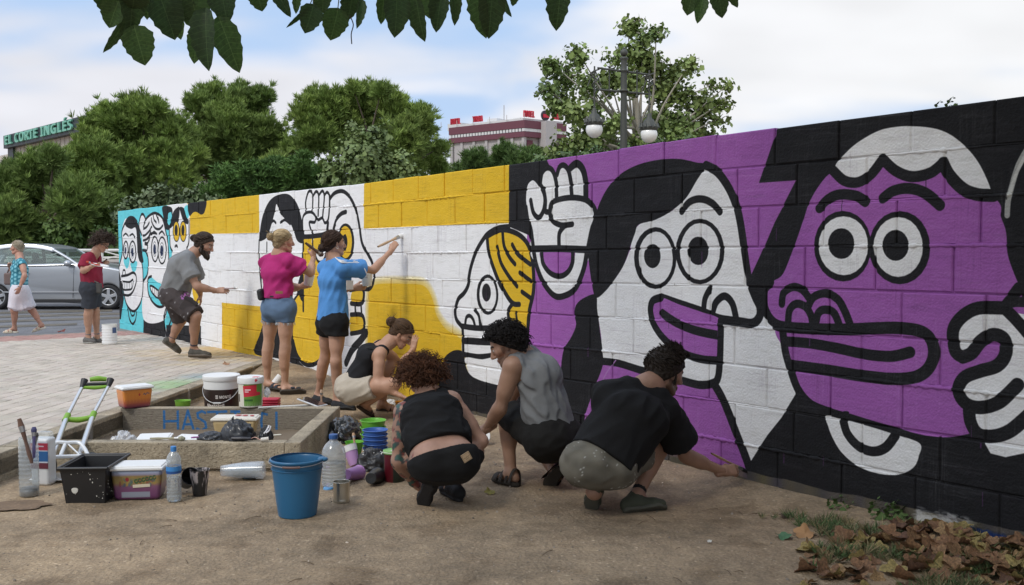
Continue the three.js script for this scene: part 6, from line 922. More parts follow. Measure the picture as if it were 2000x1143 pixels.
// woman in the blue T-shirt reaching up
people.blue = person({
  label: 'woman in blue t-shirt with white shoulder stripes and black shorts reaching up with a brush', H: 1.66, female: true, floor: 0, cell: 0.011, headCell: 0.0045, handCell: 0.0045,
  joints: pose('head:652,476,9.5 n:652,508,9.52 sr:672,523,9.36 sl:634,524,9.66 hr:659,630,9.42 hl:641,628,9.62 er:729,528,9.58 wr:764,489,9.78 el:662,566,9.98 wl:692,562,9.92 kr:656,706,9.42 kl:635,699,9.72 ar:658,783,9.52 al:621,773,9.86 heel_r:645,800 toe_r:692,803 heel_l:606,789 toe_l:650,792', 0),
  face: dir(0.84, 0.05, -0.5), skin: [0.45, 0.255, 0.175], build: 0.93,
  hair: { color: [0.045, 0.024, 0.016], style: 'tied', bun: [0.0, -0.035, -0.12], bunR: 0.036, seed: 12, locks: 420, thick: 0.0036, front: 0.66, side: 0.14, nape: -0.5, cap: 0.004 },
  hands: { l: HAND([0.9, 0.05, 0.1], [0.1, 0.3, -0.9], [0.1, 0.9, 0.2], 0.6), r: HAND([0.45, 0.82, -0.3], [0.2, 0.2, -0.9], [-0.7, 0.5, 0.1], 0.85, 0.7) },
  clothes: [{ name: 'shorts', kind: 'shorts', color: BLACK, length: 0.34, loose: 0.016, rise: 0.1, wide: 2.6, fold: 0.006, vary: 0.2 },
    { name: 't_shirt', kind: 'top', color: [0.085, 0.26, 0.58], sleeve: 0.62, hem: 0.015, loose: 0.022, wide: 2.0, fold: 0.007, flare: 0.036, along: V(0.3, 0.8, 0.2), freq: 10, neck: 0.064,
      paint: null }],
  shoes: { color: [0.02, 0.02, 0.022], soleColor: [0.03, 0.03, 0.03], lace: [0.02, 0.02, 0.02] },
});
{ // white stripes along the raised sleeve, the sleeve trim and the pale patch at the side
  const p = people.blue, J = p.J, white = plain(0.75, 0.75, 0.76, 0.8), list = [], ax = mixV(J.sr, J.er, 0.6).sub(J.n), A = J.er.clone().sub(J.sr).normalize(), N = V(-0.15, 0.75, 0.65).normalize(), T = A.clone().cross(N).normalize();
  for (const k of [-1, 0, 1]) { const off = T.clone().multiplyScalar(k * 0.02).addScaledVector(N, 0.079 - Math.abs(k) * 0.003); list.push(limb([J.n.clone().lerp(J.sr, 0.35).addScaledVector(N, 0.055).addScaledVector(T, k * 0.016), J.sr.clone().addScaledVector(A, -0.01).add(off), J.sr.clone().addScaledVector(A, 0.085).add(off).addScaledVector(N, 0.007), mixV(J.sr, J.er, 0.6).add(off).addScaledVector(N, 0.016)].map((v) => v.sub(p.base)), [0.005, 0.006, 0.006, 0.006], 6)); }
  mesh('shoulder_stripe', list, white, p.t);
  const ring = []; for (let i = 0; i <= 24; i++) { const a = i / 24 * 6.283; ring.push(mixV(J.sr, J.er, 0.615).addScaledVector(N, Math.cos(a) * 0.0895).addScaledVector(T, Math.sin(a) * 0.0895).sub(p.base)); } mesh('sleeve_trim', tube(ring, 0.006, 48, 6, true), white, p.t);
  const c = at(683, 557, 9.36).sub(p.base), patch = rbox(0.075, 0.085, 0.006, 0.002, 1); patch.rotateY(0.75); patch.translate(c.x, c.y, c.z); mesh('pale_patch', patch, plain(0.6, 0.56, 0.52, 0.8), p.t);
  const ear = p.head.P(0.079, -0.035, 0.0).sub(p.base); mesh('earring', new THREE.TorusGeometry(0.011, 0.0022, 6, 16).translate(ear.x, ear.y, ear.z), plain(0.6, 0.6, 0.6, 0.3, { metalness: 0.8 }), p.t);
}
// woman in the magenta T-shirt
people.pink = person({
  label: 'blonde woman in magenta t-shirt and frayed denim shorts painting with a raised brush', H: 1.68, female: true, floor: 0.03, cell: 0.012, headCell: 0.0048, handCell: 0.0046,
  joints: pose('head:553,472,10.4 n:543,500,10.42 sr:567,511,10.32 sl:518,512,10.52 hr:558,602,10.36 hl:531,600,10.52 er:606,534,10.44 wr:612,502,10.62 el:573,562,10.82 wl:588,560,10.78 kr:557,679,10.36 kl:524,674,10.58 ar:556,754,10.42 al:521,748,10.64 heel_r:546,768 toe_r:597,767 heel_l:517,760 toe_l:553,764', 0.03),
  face: dir(0.84, 0.0, -0.52), skin: [0.46, 0.265, 0.18], build: 1.0,
  hair: { color: [0.34, 0.25, 0.14], style: 'tied', bun: [0.0, 0.05, -0.135], bunR: 0.036, seed: 14, locks: 420, thick: 0.0036, front: 0.66, side: 0.16, nape: -0.55, cap: 0.004, streak: 0.4, loose: 14 },
  hands: { l: HAND([0.8, 0.2, 0.3], [0.2, 0.1, -0.9], [0.1, 0.9, 0.1], 0.6), r: HAND([0.0, 0.95, -0.2], [-0.7, 0.1, -0.6], [-0.6, 0.3, 0.6], 0.9, 0.7) },
  clothes: [{ name: 'denim_shorts', kind: 'shorts', color: [0.105, 0.165, 0.26], length: 0.36, loose: 0.012, rise: 0.14, fold: 0.005, vary: 0.35, wide: 1.6 },
    { name: 't_shirt', kind: 'top', color: [0.40, 0.025, 0.155], sleeve: 0.58, hem: 0.105, loose: 0.020, wide: 2, fold: 0.009, along: V(0.5, 0.6, 0.3), freq: 10, neck: 0.068 }],
  shoes: { sandal: true, color: [0.03, 0.035, 0.045], soleColor: [0.07, 0.06, 0.05], sole: 0.024, straps: [[0.72, 0.044, 0.05, 0.022], [0.5, 0.06, 0.046, 0.022]] },
});
{ const p = people.pink, J = p.J, fr = [], r = rng(4), waistPts = []; for (let i = 0; i <= 28; i++) { const a = i / 28 * 6.283; waistPts.push(p.pel.clone().addScaledVector(p.up, 0.125).addScaledVector(p.hipSide, Math.cos(a) * 0.158).addScaledVector(p.front, Math.sin(a) * 0.122).sub(p.base)); }
  const belt = thing('waist_pack', 'black waist pack slung on the back of the woman in magenta', 'waist pack', p.base); mesh('strap', tube(waistPts, 0.013, 56, 6, true), plain(...BLACK, 0.7), belt); const c = at(514, 575, 10.42).sub(p.base), pk = rbox(0.13, 0.12, 0.07, 0.03, 4); pk.rotateY(0.9); pk.rotateZ(0.15); pk.translate(c.x, c.y, c.z); mesh('pouch', pk, plain(...BLACK, 0.55), belt);
  for (const [H, K] of [[J.hl, J.kl], [J.hr, J.kr]]) { const c0 = mixV(H, K, 0.36), d = K.clone().sub(H).normalize(), e1 = d.clone().cross(V(0, 0, 1)).normalize(), e2 = d.clone().cross(e1); for (let i = 0; i < 70; i++) { const a = r() * 6.283, q = c0.clone().addScaledVector(e1, Math.cos(a) * 0.094).addScaledVector(e2, Math.sin(a) * 0.094); fr.push(rod(q.clone().sub(p.base), q.clone().addScaledVector(d, 0.012 + 0.02 * r()).addScaledVector(V(r() - 0.5, 0, r() - 0.5), 0.015).sub(p.base), 0.0022, 0.001, 3)); } } mesh('frayed_hem', fr, plain(0.5, 0.55, 0.6, 0.9), p.t);
  const lp = at(545, 571.5, 10.22).sub(p.base), lg = rbox(0.07, 0.028, 0.005, 0.002, 1); lg.rotateY(0.25); lg.translate(lp.x, lp.y, lp.z); mesh('leather_patch', lg, plain(0.28, 0.15, 0.07, 0.7), p.t); }
// bearded man stepping forward
people.beard = person({
  label: 'bearded man with hair bun, grey t-shirt and paint splashed dark cargo shorts leaning forward', H: 1.82, floor: 0.13, cell: 0.0125, headCell: 0.005, handCell: 0.005, base: onPavement(372, 699),
  joints: pose('head:399,478,12.66 n:375,496,12.66 sr:360,509,12.48 sl:372,505,12.84 hr:342,580,12.58 hl:338,574,12.82 er:384,560,12.42 wr:423,568,12.54 el:388,560,13.02 wl:391,576,13.12 kr:382,617,12.44 kl:354,624,13.0 ar:378,680,12.66 al:334,665,12.98 heel_r:367,697,12.6 toe_r:412,698,12.62 heel_l:316,668,12.95 toe_l:350,691,13.05', 0.13),
  face: dir(0.92, -0.32, 0.16), headUp: dir(0.3, 0.95, 0), skin: [0.36, 0.2, 0.135], beard: 1, build: 1.14, belly: 1.2, hunch: 0.02, headScale: 1.05,
  hair: { color: [0.042, 0.028, 0.02], style: 'tied', streak: 0.5, bun: [0.0, 0.03, -0.14], bunR: 0.034, seed: 16, locks: 420, thick: 0.0058, lift: 0.012, front: 0.62, side: 0.14, nape: -0.5, cap: 0.006, extra: [[[0.05, -0.06, 0.045], [0.03, -0.11, 0.07], [0.01, -0.15, 0.085]], [[-0.05, -0.06, 0.045], [-0.03, -0.11, 0.07], [-0.01, -0.15, 0.085]], [[0, -0.09, 0.085], [0, -0.12, 0.1], [0, -0.15, 0.095]], [[0.065, -0.03, 0.015], [0.06, -0.07, 0.03], [0.04, -0.11, 0.055]]] },
  hands: { l: HAND([0.1, -0.9, 0.1], [-0.8, 0, 0.2], [0.3, 0, 0.8], 0.4), r: HAND([0.95, 0.05, 0], [-0.1, -0.4, -0.9], [0.1, 0.9, -0.3], 0.65, 0.7) },
  clothes: [{ name: 'cargo_shorts', kind: 'shorts', color: [0.055, 0.045, 0.045], length: 0.98, loose: 0.022, wide: 2.0, rise: 0.1, fold: 0.010, vary: 0.4, paint: (x, y, z, c) => { const n = N3(x * 26, y * 26, z * 26); if (n > 0.52) return [0.38, 0.37, 0.38]; const q = at(361, 579, 12.45); return Math.hypot(x - q.x, y - q.y) < 0.045 && N3(x * 40, y * 40, z * 40) > -0.1 ? [0.36, 0.13, 0.38] : c; } },
    { name: 't_shirt', kind: 'top', color: [0.20, 0.205, 0.21], sleeve: 0.7, hem: -0.02, loose: 0.022, wide: 1.8, fold: 0.009, flare: 0.02, freq: 8, along: V(0.6, 0.6, 0.1), neck: 0.066 }],
  shoes: { color: [0.075, 0.07, 0.06], soleColor: [0.14, 0.12, 0.1], lace: [0.12, 0.02, 0.025], sock: [0.06, 0.06, 0.08] },
});
{ const p = people.beard, c = at(367, 597, 12.38).sub(p.base), g = rbox(0.17, 0.15, 0.03, 0.012, 2); g.rotateZ(-0.55); g.rotateY(0.15); g.translate(c.x, c.y, c.z); mesh('cargo_pocket', g, plain(0.045, 0.037, 0.038, 0.9), p.t); const fl = rbox(0.18, 0.045, 0.034, 0.01, 2); fl.translate(0, 0.07, 0.004); fl.rotateZ(-0.55); fl.rotateY(0.15); fl.translate(c.x, c.y, c.z); mesh('pocket_flap', fl, plain(0.03, 0.026, 0.027, 0.9), p.t); }
// woman in maroon with the palette tray
people.maroon = person({
  label: 'woman with dark curly hair, glasses, maroon t-shirt and dark shorts holding a paint tray', H: 1.62, female: true, floor: 0.105, cell: 0.0135, headCell: 0.0052, handCell: 0.0052, base: onPavement(181, 671),
  joints: pose('head:199,476,14.88 n:185,497,14.9 sr:169,506,14.74 sl:186,505,15.04 hr:176,563,14.82 hl:181,562,15.02 er:162,529,14.70 wr:180,520,14.58 el:186,531,15.18 wl:198,516,15.02 kr:173,608,14.84 kl:186,607,15.0 ar:172,658,14.92 al:189,657,15.06 heel_r:163,671,14.9 toe_r:185,672,14.88 heel_l:180,671,15.08 toe_l:203,671,15.06', 0.105),
  face: dir(0.86, -0.45, 0.12), headUp: dir(0.4, 0.9, 0), skin: [0.42, 0.24, 0.165], build: 1.12, belly: 1.15,
  hair: { color: [0.05, 0.034, 0.026], style: 'curly', seed: 18, locks: 520, length: 0.115, thick: 0.005, curl: 0.016, turns: 1.8, fall: -0.15, front: 0.5, side: 0.05, cap: 0.022, lump: 0.014, streak: 0.6 },
  hands: { l: HAND([0.8, 0.3, 0.3], [0.1, -0.4, -0.8], [0, 0.8, -0.2], 0.7), r: HAND([0.9, 0.1, 0.2], [0.1, 0.85, 0], [0.1, 0.2, -0.9], 0.5) },
  clothes: [{ name: 'shorts', kind: 'shorts', color: [0.038, 0.043, 0.055], length: 0.86, loose: 0.02, wide: 1.8, rise: 0.1, fold: 0.007 },
    { name: 't_shirt', kind: 'top', color: [0.24, 0.02, 0.045], sleeve: 0.66, hem: 0.0, loose: 0.018, wide: 1.5, fold: 0.009, flare: 0.01, freq: 9, neck: 0.075, vneck: true }],
  shoes: { color: [0.12, 0.115, 0.11], soleColor: [0.3, 0.29, 0.27], sock: [0.14, 0.14, 0.16], sockTo: 0.14 },
});
{ const p = people.maroon, h = p.head, gl = []; for (const e of [-1, 1]) { const c = h.P(e * 0.032, 0.0, 0.1), ring = []; for (let i = 0; i <= 16; i++) { const a = i / 16 * 6.283; ring.push(c.clone().addScaledVector(h.R, Math.cos(a) * 0.022).addScaledVector(h.U, Math.sin(a) * 0.018).sub(p.base)); } gl.push(tube(ring, 0.003, 24, 5, true), rod(h.P(e * 0.054, 0.004, 0.096).sub(p.base), h.P(e * 0.08, 0.006, 0.0).sub(p.base), 0.0028)); } gl.push(rod(h.P(-0.01, 0.003, 0.104).sub(p.base), h.P(0.01, 0.003, 0.104).sub(p.base), 0.003));
  const t = thing('glasses', 'thin dark glasses worn by the woman in maroon', 'glasses', p.base); mesh('frame', gl, plain(0.02, 0.018, 0.02, 0.3), t);
  const tray = thing('paint_tray', 'white palette tray held by the woman in maroon', 'paint tray', at(194, 519, 14.55)); mesh('plate', lathe([[0.001, 0], [0.11, 0.002], [0.125, 0.012], [0.12, 0.014], [0.105, 0.007], [0.001, 0.006]], 24).scale(1.1, 1, 0.6).rotateZ(-0.18).rotateX(0.16), plain(0.8, 0.8, 0.8, 0.4), tray);
  brush('small red brush resting across the white palette tray', at(196, 519.5, 14.5), at(168, 511, 14.42), { w: 0.013, wood: [0.55, 0.06, 0.03], hair: [0.5, 0.07, 0.04] });
  brush('dark brush in the far hand of the woman in maroon', at(198, 514, 15.0), at(209, 506, 14.98), { w: 0.010, wood: [0.05, 0.03, 0.02], hair: [0.06, 0.04, 0.03] });
  const bag = thing('hip_bag', 'grey hip bag hanging at the waist of the woman in maroon', 'hip bag', p.base), c = at(192.5, 563, 14.78).sub(p.base); mesh('pouch', rbox(0.09, 0.15, 0.06, 0.025, 3).translate(c.x, c.y, c.z), plain(0.06, 0.058, 0.055, 0.7), bag); mesh('strap', tube([V(c.x, c.y + 0.07, c.z), V(c.x - 0.05, c.y + 0.1, c.z + 0.02), V(c.x - 0.14, c.y + 0.11, c.z + 0.03)], 0.008, 12, 6), plain(0.2, 0.19, 0.17, 0.7), bag); }
// walking woman at the left edge
const dotTone = [0.04, 0.2, 0.27];
people.walker = person({
  label: 'elderly woman in teal dotted blouse and white skirt walking left past the car', H: 1.56, female: true, floor: 0.09, cell: 0.0145, headCell: 0.0055, handCell: 0.0055, base: onPavement(40, 650),
  joints: pose('head:33,484,16.7 n:38,507,16.7 sl:43,515,16.52 sr:33,513,16.88 hl:37,566,16.62 hr:38,565,16.8 el:48,538,16.44 wl:38,562,16.40 er:25,532,17.0 wr:20,524,16.86 kl:27,605,16.6 kr:60,604,16.86 al:28,641,16.7 ar:81,635,16.9 heel_l:36,650,16.72 toe_l:6,651,16.7 heel_r:90,641,16.92 toe_r:63,650,16.88', 0.09),
  face: dir(-0.98, -0.02, 0.15), skin: [0.46, 0.245, 0.175], build: 1.02, belly: 1.15,
  hair: { color: [0.42, 0.36, 0.27], style: 'short', seed: 20, locks: 260, length: 0.06, lift: 0.012, wave: 0.004, thick: 0.005, front: 0.6, side: 0.1, cap: 0.008, nape: -0.5 },
  hands: { l: HAND([-0.35, -0.9, 0.1], [-0.6, 0, -0.6], [-0.6, 0.1, 0.6], 0.4), r: HAND([-0.2, 0.9, 0.2], [0.6, 0.1, 0.5], [0.3, 0.2, 0.6], 0.9) },
  clothes: [{ name: 'skirt', kind: 'skirt', color: [0.66, 0.63, 0.68], length: 0.02, loose: 0.012 },
    { name: 'blouse', kind: 'top', color: dotTone, sleeve: 0.14, hem: 0.03, loose: 0.016, fold: 0.006, neck: 0.075, flare: 0.006, vary: 0.05, paint: (x, y, z, c) => { const u = x * 15, v = y * 15, a = u - Math.floor(u), f = v + (Math.floor(u) % 2 ? 0.5 : 0), bb = f - Math.floor(f); return Math.hypot(a - 0.5, bb - 0.5) < 0.33 ? [0.22, 0.52, 0.6] : c; } }],
  shoes: { sandal: true, color: [0.55, 0.47, 0.36], soleColor: [0.62, 0.58, 0.5], sole: 0.035, straps: [[0.72, 0.046, 0.05, 0.03], [0.45, 0.075, 0.046, 0.025]] },
});
{ const bag = thing('shoulder_bag', 'brown shoulder bag hanging on the far side of the walking woman', 'shoulder bag', at(19, 540, 16.95)); mesh('pouch', rbox(0.14, 0.2, 0.09, 0.03, 3).translate(-0.02, -0.04, 0), plain(0.16, 0.11, 0.10, 0.7), bag); mesh('strap', tube([V(-0.04, 0.06, 0), V(0.0, 0.14, 0), V(0.1, 0.24, -0.02)], 0.012, 14, 6), plain(0.12, 0.08, 0.07, 0.7), bag);
  const p = people.walker, wp = mixV(p.J.wl, p.J.el, 0.08).sub(p.base); mesh('bracelet', new THREE.TorusGeometry(0.031, 0.006, 6, 18).rotateX(1.2).translate(wp.x, wp.y, wp.z), plain(0.5, 0.5, 0.5, 0.3, { metalness: 0.8 }), p.t); }
// what the painters hold
brush('wooden brush with black bristles in the hand of the man in the black t-shirt', at(1390, 886, 6.18), at(1460, 922, 6.46), { w: 0.011, wood: [0.42, 0.27, 0.17], hair: [0.015, 0.015, 0.017], bush: 1.1 });
brush('pale wooden brush touching the white wall in the raised hand of the woman in blue', at(738, 482, 9.72), at(787, 459, 10.0), { w: 0.017, wood: [0.5, 0.36, 0.24], hair: [0.78, 0.77, 0.75], bush: 1.5 });
brush('dark bristled brush held up by the woman in magenta', at(597, 475, 10.5), at(630, 499, 10.66), { w: 0.022, wood: [0.12, 0.08, 0.06], hair: [0.07, 0.045, 0.04], bush: 1.4 });
brush('small white tipped brush in the outstretched hand of the bearded man', at(437, 564, 12.52), at(464, 563, 12.62), { w: 0.012, wood: [0.4, 0.3, 0.3], hair: [0.8, 0.8, 0.78] });
{ const cup = (label, p, tilt, s = 1) => { const t = thing('paint_cup', label, 'cup', p); t.rotation.z = tilt; mesh('cup', lathe([[0.001, 0], [0.034, 0], [0.036, 0.004], [0.045, 0.095], [0.0465, 0.097], [0.0435, 0.096], [0.034, 0.008], [0.001, 0.006]], 24).scale(s, s, s), plain(0.72, 0.73, 0.7, 0.4), t); mesh('paint', lathe([[0.001, 0.072], [0.0405, 0.072]], 20).scale(s, s, s), plain(0.78, 0.78, 0.76, 0.3), t); return t; };
  cup('white paint cup in the lower hand of the woman in blue', at(717, 559, 9.86), 0.03, 1.25); cup('translucent white cup in the lower hand of the woman in magenta', at(601, 558, 10.68), -0.18, 1.2); }
// ---------------------------------------------------------------- silver car
{
  const Z = 24.2, car = thing('silver_car', 'silver compact car driving right beyond the pavement', 'car', [at(-11, 484.5, Z).x - 0.8, 0.035, -Z - 0.83]), W = 1.62;
  const silver = phys({ color: rgb(0.42, 0.44, 0.47), metalness: 0.55, roughness: 0.32, clearcoat: 0.8, clearcoatRoughness: 0.1 }), rubber = plain(0.022, 0.022, 0.024, 0.85), trim = plain(0.02, 0.02, 0.022, 0.5), glass = phys({ color: rgb(0.7, 0.78, 0.76), roughness: 0.04, transmission: 0.92, thickness: 0 }), alloy = plain(0.5, 0.51, 0.53, 0.3, { metalness: 0.7 });
  const tuck = (v) => { if (v.y > 1.0) v.z *= 1 - 0.24 * (v.y - 1.0) / 0.55; else v.z *= 1 - 0.05 * smooth(0.55, 0.15, v.y) - 0.0; };
  const low = new THREE.Shape(); low.moveTo(0.1, 0.24); low.lineTo(0.44, 0.22); low.absarc(0.8, 0.3, 0.36, Math.PI * 1.08, 0, true); low.lineTo(3.06, 0.17); low.absarc(3.45, 0.3, 0.37, Math.PI, 0, true); low.lineTo(4.15, 0.2); low.quadraticCurveTo(4.32, 0.3, 4.3, 0.55); low.quadraticCurveTo(4.28, 0.76, 4.0, 0.84); low.quadraticCurveTo(3.5, 0.98, 2.72, 1.07); low.lineTo(1.4, 1.03); low.lineTo(0.12, 1.06); low.quadraticCurveTo(0.0, 0.9, 0.02, 0.6); low.closePath();
  const ext = (sh, w, bev) => { const g = new THREE.ExtrudeGeometry(sh, { depth: w - bev * 2, bevelEnabled: bev > 0, bevelSize: bev, bevelThickness: bev, bevelSegments: 4, curveSegments: 14 }); g.translate(0, 0, -w / 2 + bev); return shapeBy(g, tuck); };
  mesh('body', toCreasedNormals(ext(low, W, 0.05), 0.6), silver, car);
  const roof = new THREE.Shape(); roof.moveTo(0.3, 1.36); roof.quadraticCurveTo(0.7, 1.53, 1.3, 1.545); roof.quadraticCurveTo(1.8, 1.54, 2.1, 1.44); roof.lineTo(2.08, 1.40); roof.quadraticCurveTo(1.75, 1.49, 1.3, 1.495); roof.quadraticCurveTo(0.8, 1.485, 0.36, 1.33); roof.closePath();
  mesh('roof', ext(roof, W, 0.03), silver, car);
  const pill = (pts, r0) => { const l = []; for (const e of [-1, 1]) { const q = pts.map(([x, y]) => { const v = V(x, y, e * (W / 2 - 0.035)); tuck(v); return v; }); l.push(tube(q, r0, 20, 8)); } return l; };
  mesh('front_pillar', pill([[2.08, 1.43], [2.4, 1.26], [2.75, 1.05]], 0.035), silver, car); mesh('middle_pillar', pill([[1.28, 1.5], [1.27, 1.25], [1.25, 1.0]], 0.045), trim, car); mesh('rear_pillar', pill([[0.33, 1.34], [0.2, 1.2], [0.12, 1.02]], 0.07), silver, car);
  const pane = (pts, name) => { for (const e of [-1, 1]) { const g = ext(new THREE.Shape(pts.map(([x, y]) => new THREE.Vector2(x, y))), 0.006, 0); shapeBy(g, (v) => { v.z += e * (W / 2 - 0.03); }); shapeBy(g, (v) => { const z = v.z; tuck(v); v.z = v.z * 1 + (z - z) ; }); mesh(name, g, glass, car); } };
  pane([[1.31, 1.03], [1.33, 1.46], [1.6, 1.47], [1.95, 1.41], [2.3, 1.25], [2.62, 1.07]], 'door_window'); pane([[0.24, 1.06], [0.42, 1.33], [0.8, 1.44], [1.22, 1.46], [1.21, 1.03]], 'rear_window');
  const ws = new THREE.PlaneGeometry(1.28, 0.78); ws.rotateX(-0.97); ws.rotateY(Math.PI / 2); ws.translate(2.42, 1.25, 0); mesh('windscreen', ws, glass, car);
  for (const e of [-1, 1]) {
    mesh('window_trim', tube([[2.66, 1.06], [1.26, 1.03], [0.2, 1.06]].map(([x, y]) => V(x, y, e * (W / 2 - 0.012))), 0.014, 20, 6), trim, car); mesh('side_strip', rbox(2.1, 0.035, 0.02, 0.008).translate(2.0, 0.42, e * (W / 2 + 0.002)), plain(0.3, 0.31, 0.33, 0.5), car); mesh('sill', rbox(2.2, 0.09, 0.06, 0.02).translate(1.98, 0.215, e * (W / 2 - 0.05)), trim, car);
    mesh('handle', rbox(0.2, 0.045, 0.05, 0.018).translate(1.5, 0.87, e * (W / 2 + 0.012)), silver, car); mesh('handle', rbox(0.2, 0.045, 0.05, 0.018).translate(0.55, 0.88, e * (W / 2 + 0.012)), silver, car);
    mesh('door_gap', [[2.62, 0.28, 2.66, 1.05], [1.3, 0.26, 1.3, 1.02]].map(([a, b, c, d]) => rod(V(a, b, e * (W / 2 + 0.001)), V(c, d, e * (W / 2 - 0.004)), 0.006, 0.006, 5)), trim, car); const mir = new THREE.SphereGeometry(0.1, 14, 10).scale(0.9, 0.75, 0.8).translate(2.55, 1.1, e * (W / 2 + 0.1)); mesh('mirror', mir, silver, car);
    mesh('headlight', new THREE.SphereGeometry(0.16, 14, 10).scale(1.3, 0.65, 0.6).translate(4.02, 0.72, e * 0.62), phys({ color: rgb(0.6, 0.62, 0.64), roughness: 0.1, clearcoat: 1 }), car);
  }
  for (const x of [0.8, 3.45]) for (const e of [-1, 1]) {
    const w = new THREE.Group(); w.name = 'wheel'; car.add(w); w.position.set(x, 0.305, e * (W / 2 - 0.1));
    mesh('tyre', new THREE.TorusGeometry(0.245, 0.062, 14, 36).scale(1, 1, 1.55), rubber, w); const rim = [new THREE.TorusGeometry(0.195, 0.016, 8, 36).translate(0, 0, e * 0.07), new THREE.CylinderGeometry(0.05, 0.05, 0.03, 16).rotateX(Math.PI / 2).translate(0, 0, e * 0.075)]; for (let i = 0; i < 5; i++) { const a = i / 5 * 6.283 + 0.3, g = rbox(0.155, 0.075, 0.022, 0.008); g.translate(0.11, 0, e * 0.07); g.rotateZ(a); rim.push(g); } mesh('rim', rim, alloy, w); mesh('brake_disc', new THREE.CylinderGeometry(0.185, 0.185, 0.02, 28).rotateX(Math.PI / 2).translate(0, 0, e * 0.035), plain(0.07, 0.07, 0.07, 0.7), w);
  }
  for (const e of [-0.38, 0.38]) { const g = [rbox(0.5, 0.14, 0.46, 0.05).translate(1.55, 0.62, e), rbox(0.14, 0.55, 0.44, 0.06).rotateZ(0.22).translate(1.28, 0.92, e), rbox(0.1, 0.17, 0.24, 0.04).rotateZ(0.2).translate(1.2, 1.26, e)]; mesh('seat', g, plain(0.04, 0.042, 0.05, 0.9), car); }
  mesh('steering_wheel', new THREE.TorusGeometry(0.17, 0.018, 8, 24).rotateY(1.2).rotateZ(0.3).translate(2.08, 1.0, 0.36), trim, car); mesh('dashboard', rbox(0.4, 0.16, 1.3, 0.05).translate(2.42, 0.98, 0), trim, car);
}
// ---------------------------------------------------------------- painting gear on the ground
const clearPlastic = phys({ color: rgb(0.93, 0.95, 0.96), roughness: 0.16, transmission: 0.88, thickness: 0, side: THREE.DoubleSide }), milky = phys({ color: rgb(0.84, 0.85, 0.86), roughness: 0.4, transmission: 0.35, thickness: 0, side: THREE.DoubleSide });
const whitePlastic = plain(0.76, 0.76, 0.75, 0.4), blackPlastic = plain(0.018, 0.018, 0.02, 0.4);
const shell = (outer, t = 0.0018) => [...outer, ...[...outer].reverse().map(([r, y], i, a) => [Math.max(0.0005, r - t), i === a.length - 1 ? y + t : y])];
const ringY = (r, y, t = 0.003) => new THREE.TorusGeometry(r, t, 8, 40).rotateX(Math.PI / 2).translate(0, y, 0);
function labelTexture(w, h, draw) { return canvasTexture(w, h, draw); }
const bandMesh = (r0, r1, y0, y1, a0, a1, mat, name, parent) => { const g = new THREE.CylinderGeometry(r1, r0, y1 - y0, 32, 1, true, a0, a1 - a0).translate(0, (y0 + y1) / 2, 0); return mesh(name, g, mat, parent); };
function baleHandle(r, y, drop, mat, parent, turn = 0) { const pts = []; for (let i = 0; i <= 16; i++) { const a = Math.PI * i / 16; pts.push(V(Math.cos(a) * (r + 0.004), y - Math.sin(a) * drop, Math.sin(a) * (r * 0.25 + 0.02) + r * 0.75 * Math.sin(a))); } const g = tube(pts, 0.0025, 32, 6); g.rotateY(turn); mesh('handle', g, mat, parent); const grip = rbox(0.07, 0.012, 0.012, 0.005).translate(0, y - drop, r + 0.02); grip.rotateY(turn); mesh('grip', grip, mat, parent); }
// blue bucket
{ const p = ground(581, 1006), b = thing('blue_bucket', 'large empty blue plastic bucket standing in front of the clear water jug', 'bucket', p), blue = plain(0.022, 0.13, 0.27, 0.35);
  mesh('body', lathe(shell([[0.001, 0], [0.1, 0], [0.106, 0.006], [0.118, 0.09], [0.133, 0.22], [0.143, 0.308], [0.152, 0.312], [0.152, 0.322], [0.145, 0.325]], 0.003), 48), blue, b); mesh('rim_band', ringY(0.142, 0.27, 0.0025), blue, b); mesh('spout', new THREE.SphereGeometry(0.03, 12, 8).scale(1, 0.5, 1).translate(0.145, 0.316, 0.0), blue, b);
  const pts = []; for (let i = 0; i <= 20; i++) { const a = Math.PI * i / 20; pts.push(V(Math.cos(a) * 0.154, 0.312 - 0.012 * Math.sin(a), Math.sin(a) * 0.156)); } mesh('handle', tube(pts, 0.003, 40, 6), plain(0.3, 0.3, 0.32, 0.4, { metalness: 0.7 }), b); mesh('grip', tube(pts.slice(8, 13), 0.007, 12, 8), plain(0.16, 0.1, 0.09, 0.6), b);
  mesh('paint_mark', [rod(V(0.02, 0.2, -0.128), V(-0.004, 0.215, -0.13), 0.004), rod(V(-0.004, 0.215, -0.13), V(0.0, 0.175, -0.125), 0.004), rod(V(-0.004, 0.215, -0.13), V(-0.02, 0.235, -0.133), 0.004)], whitePlastic, b); }
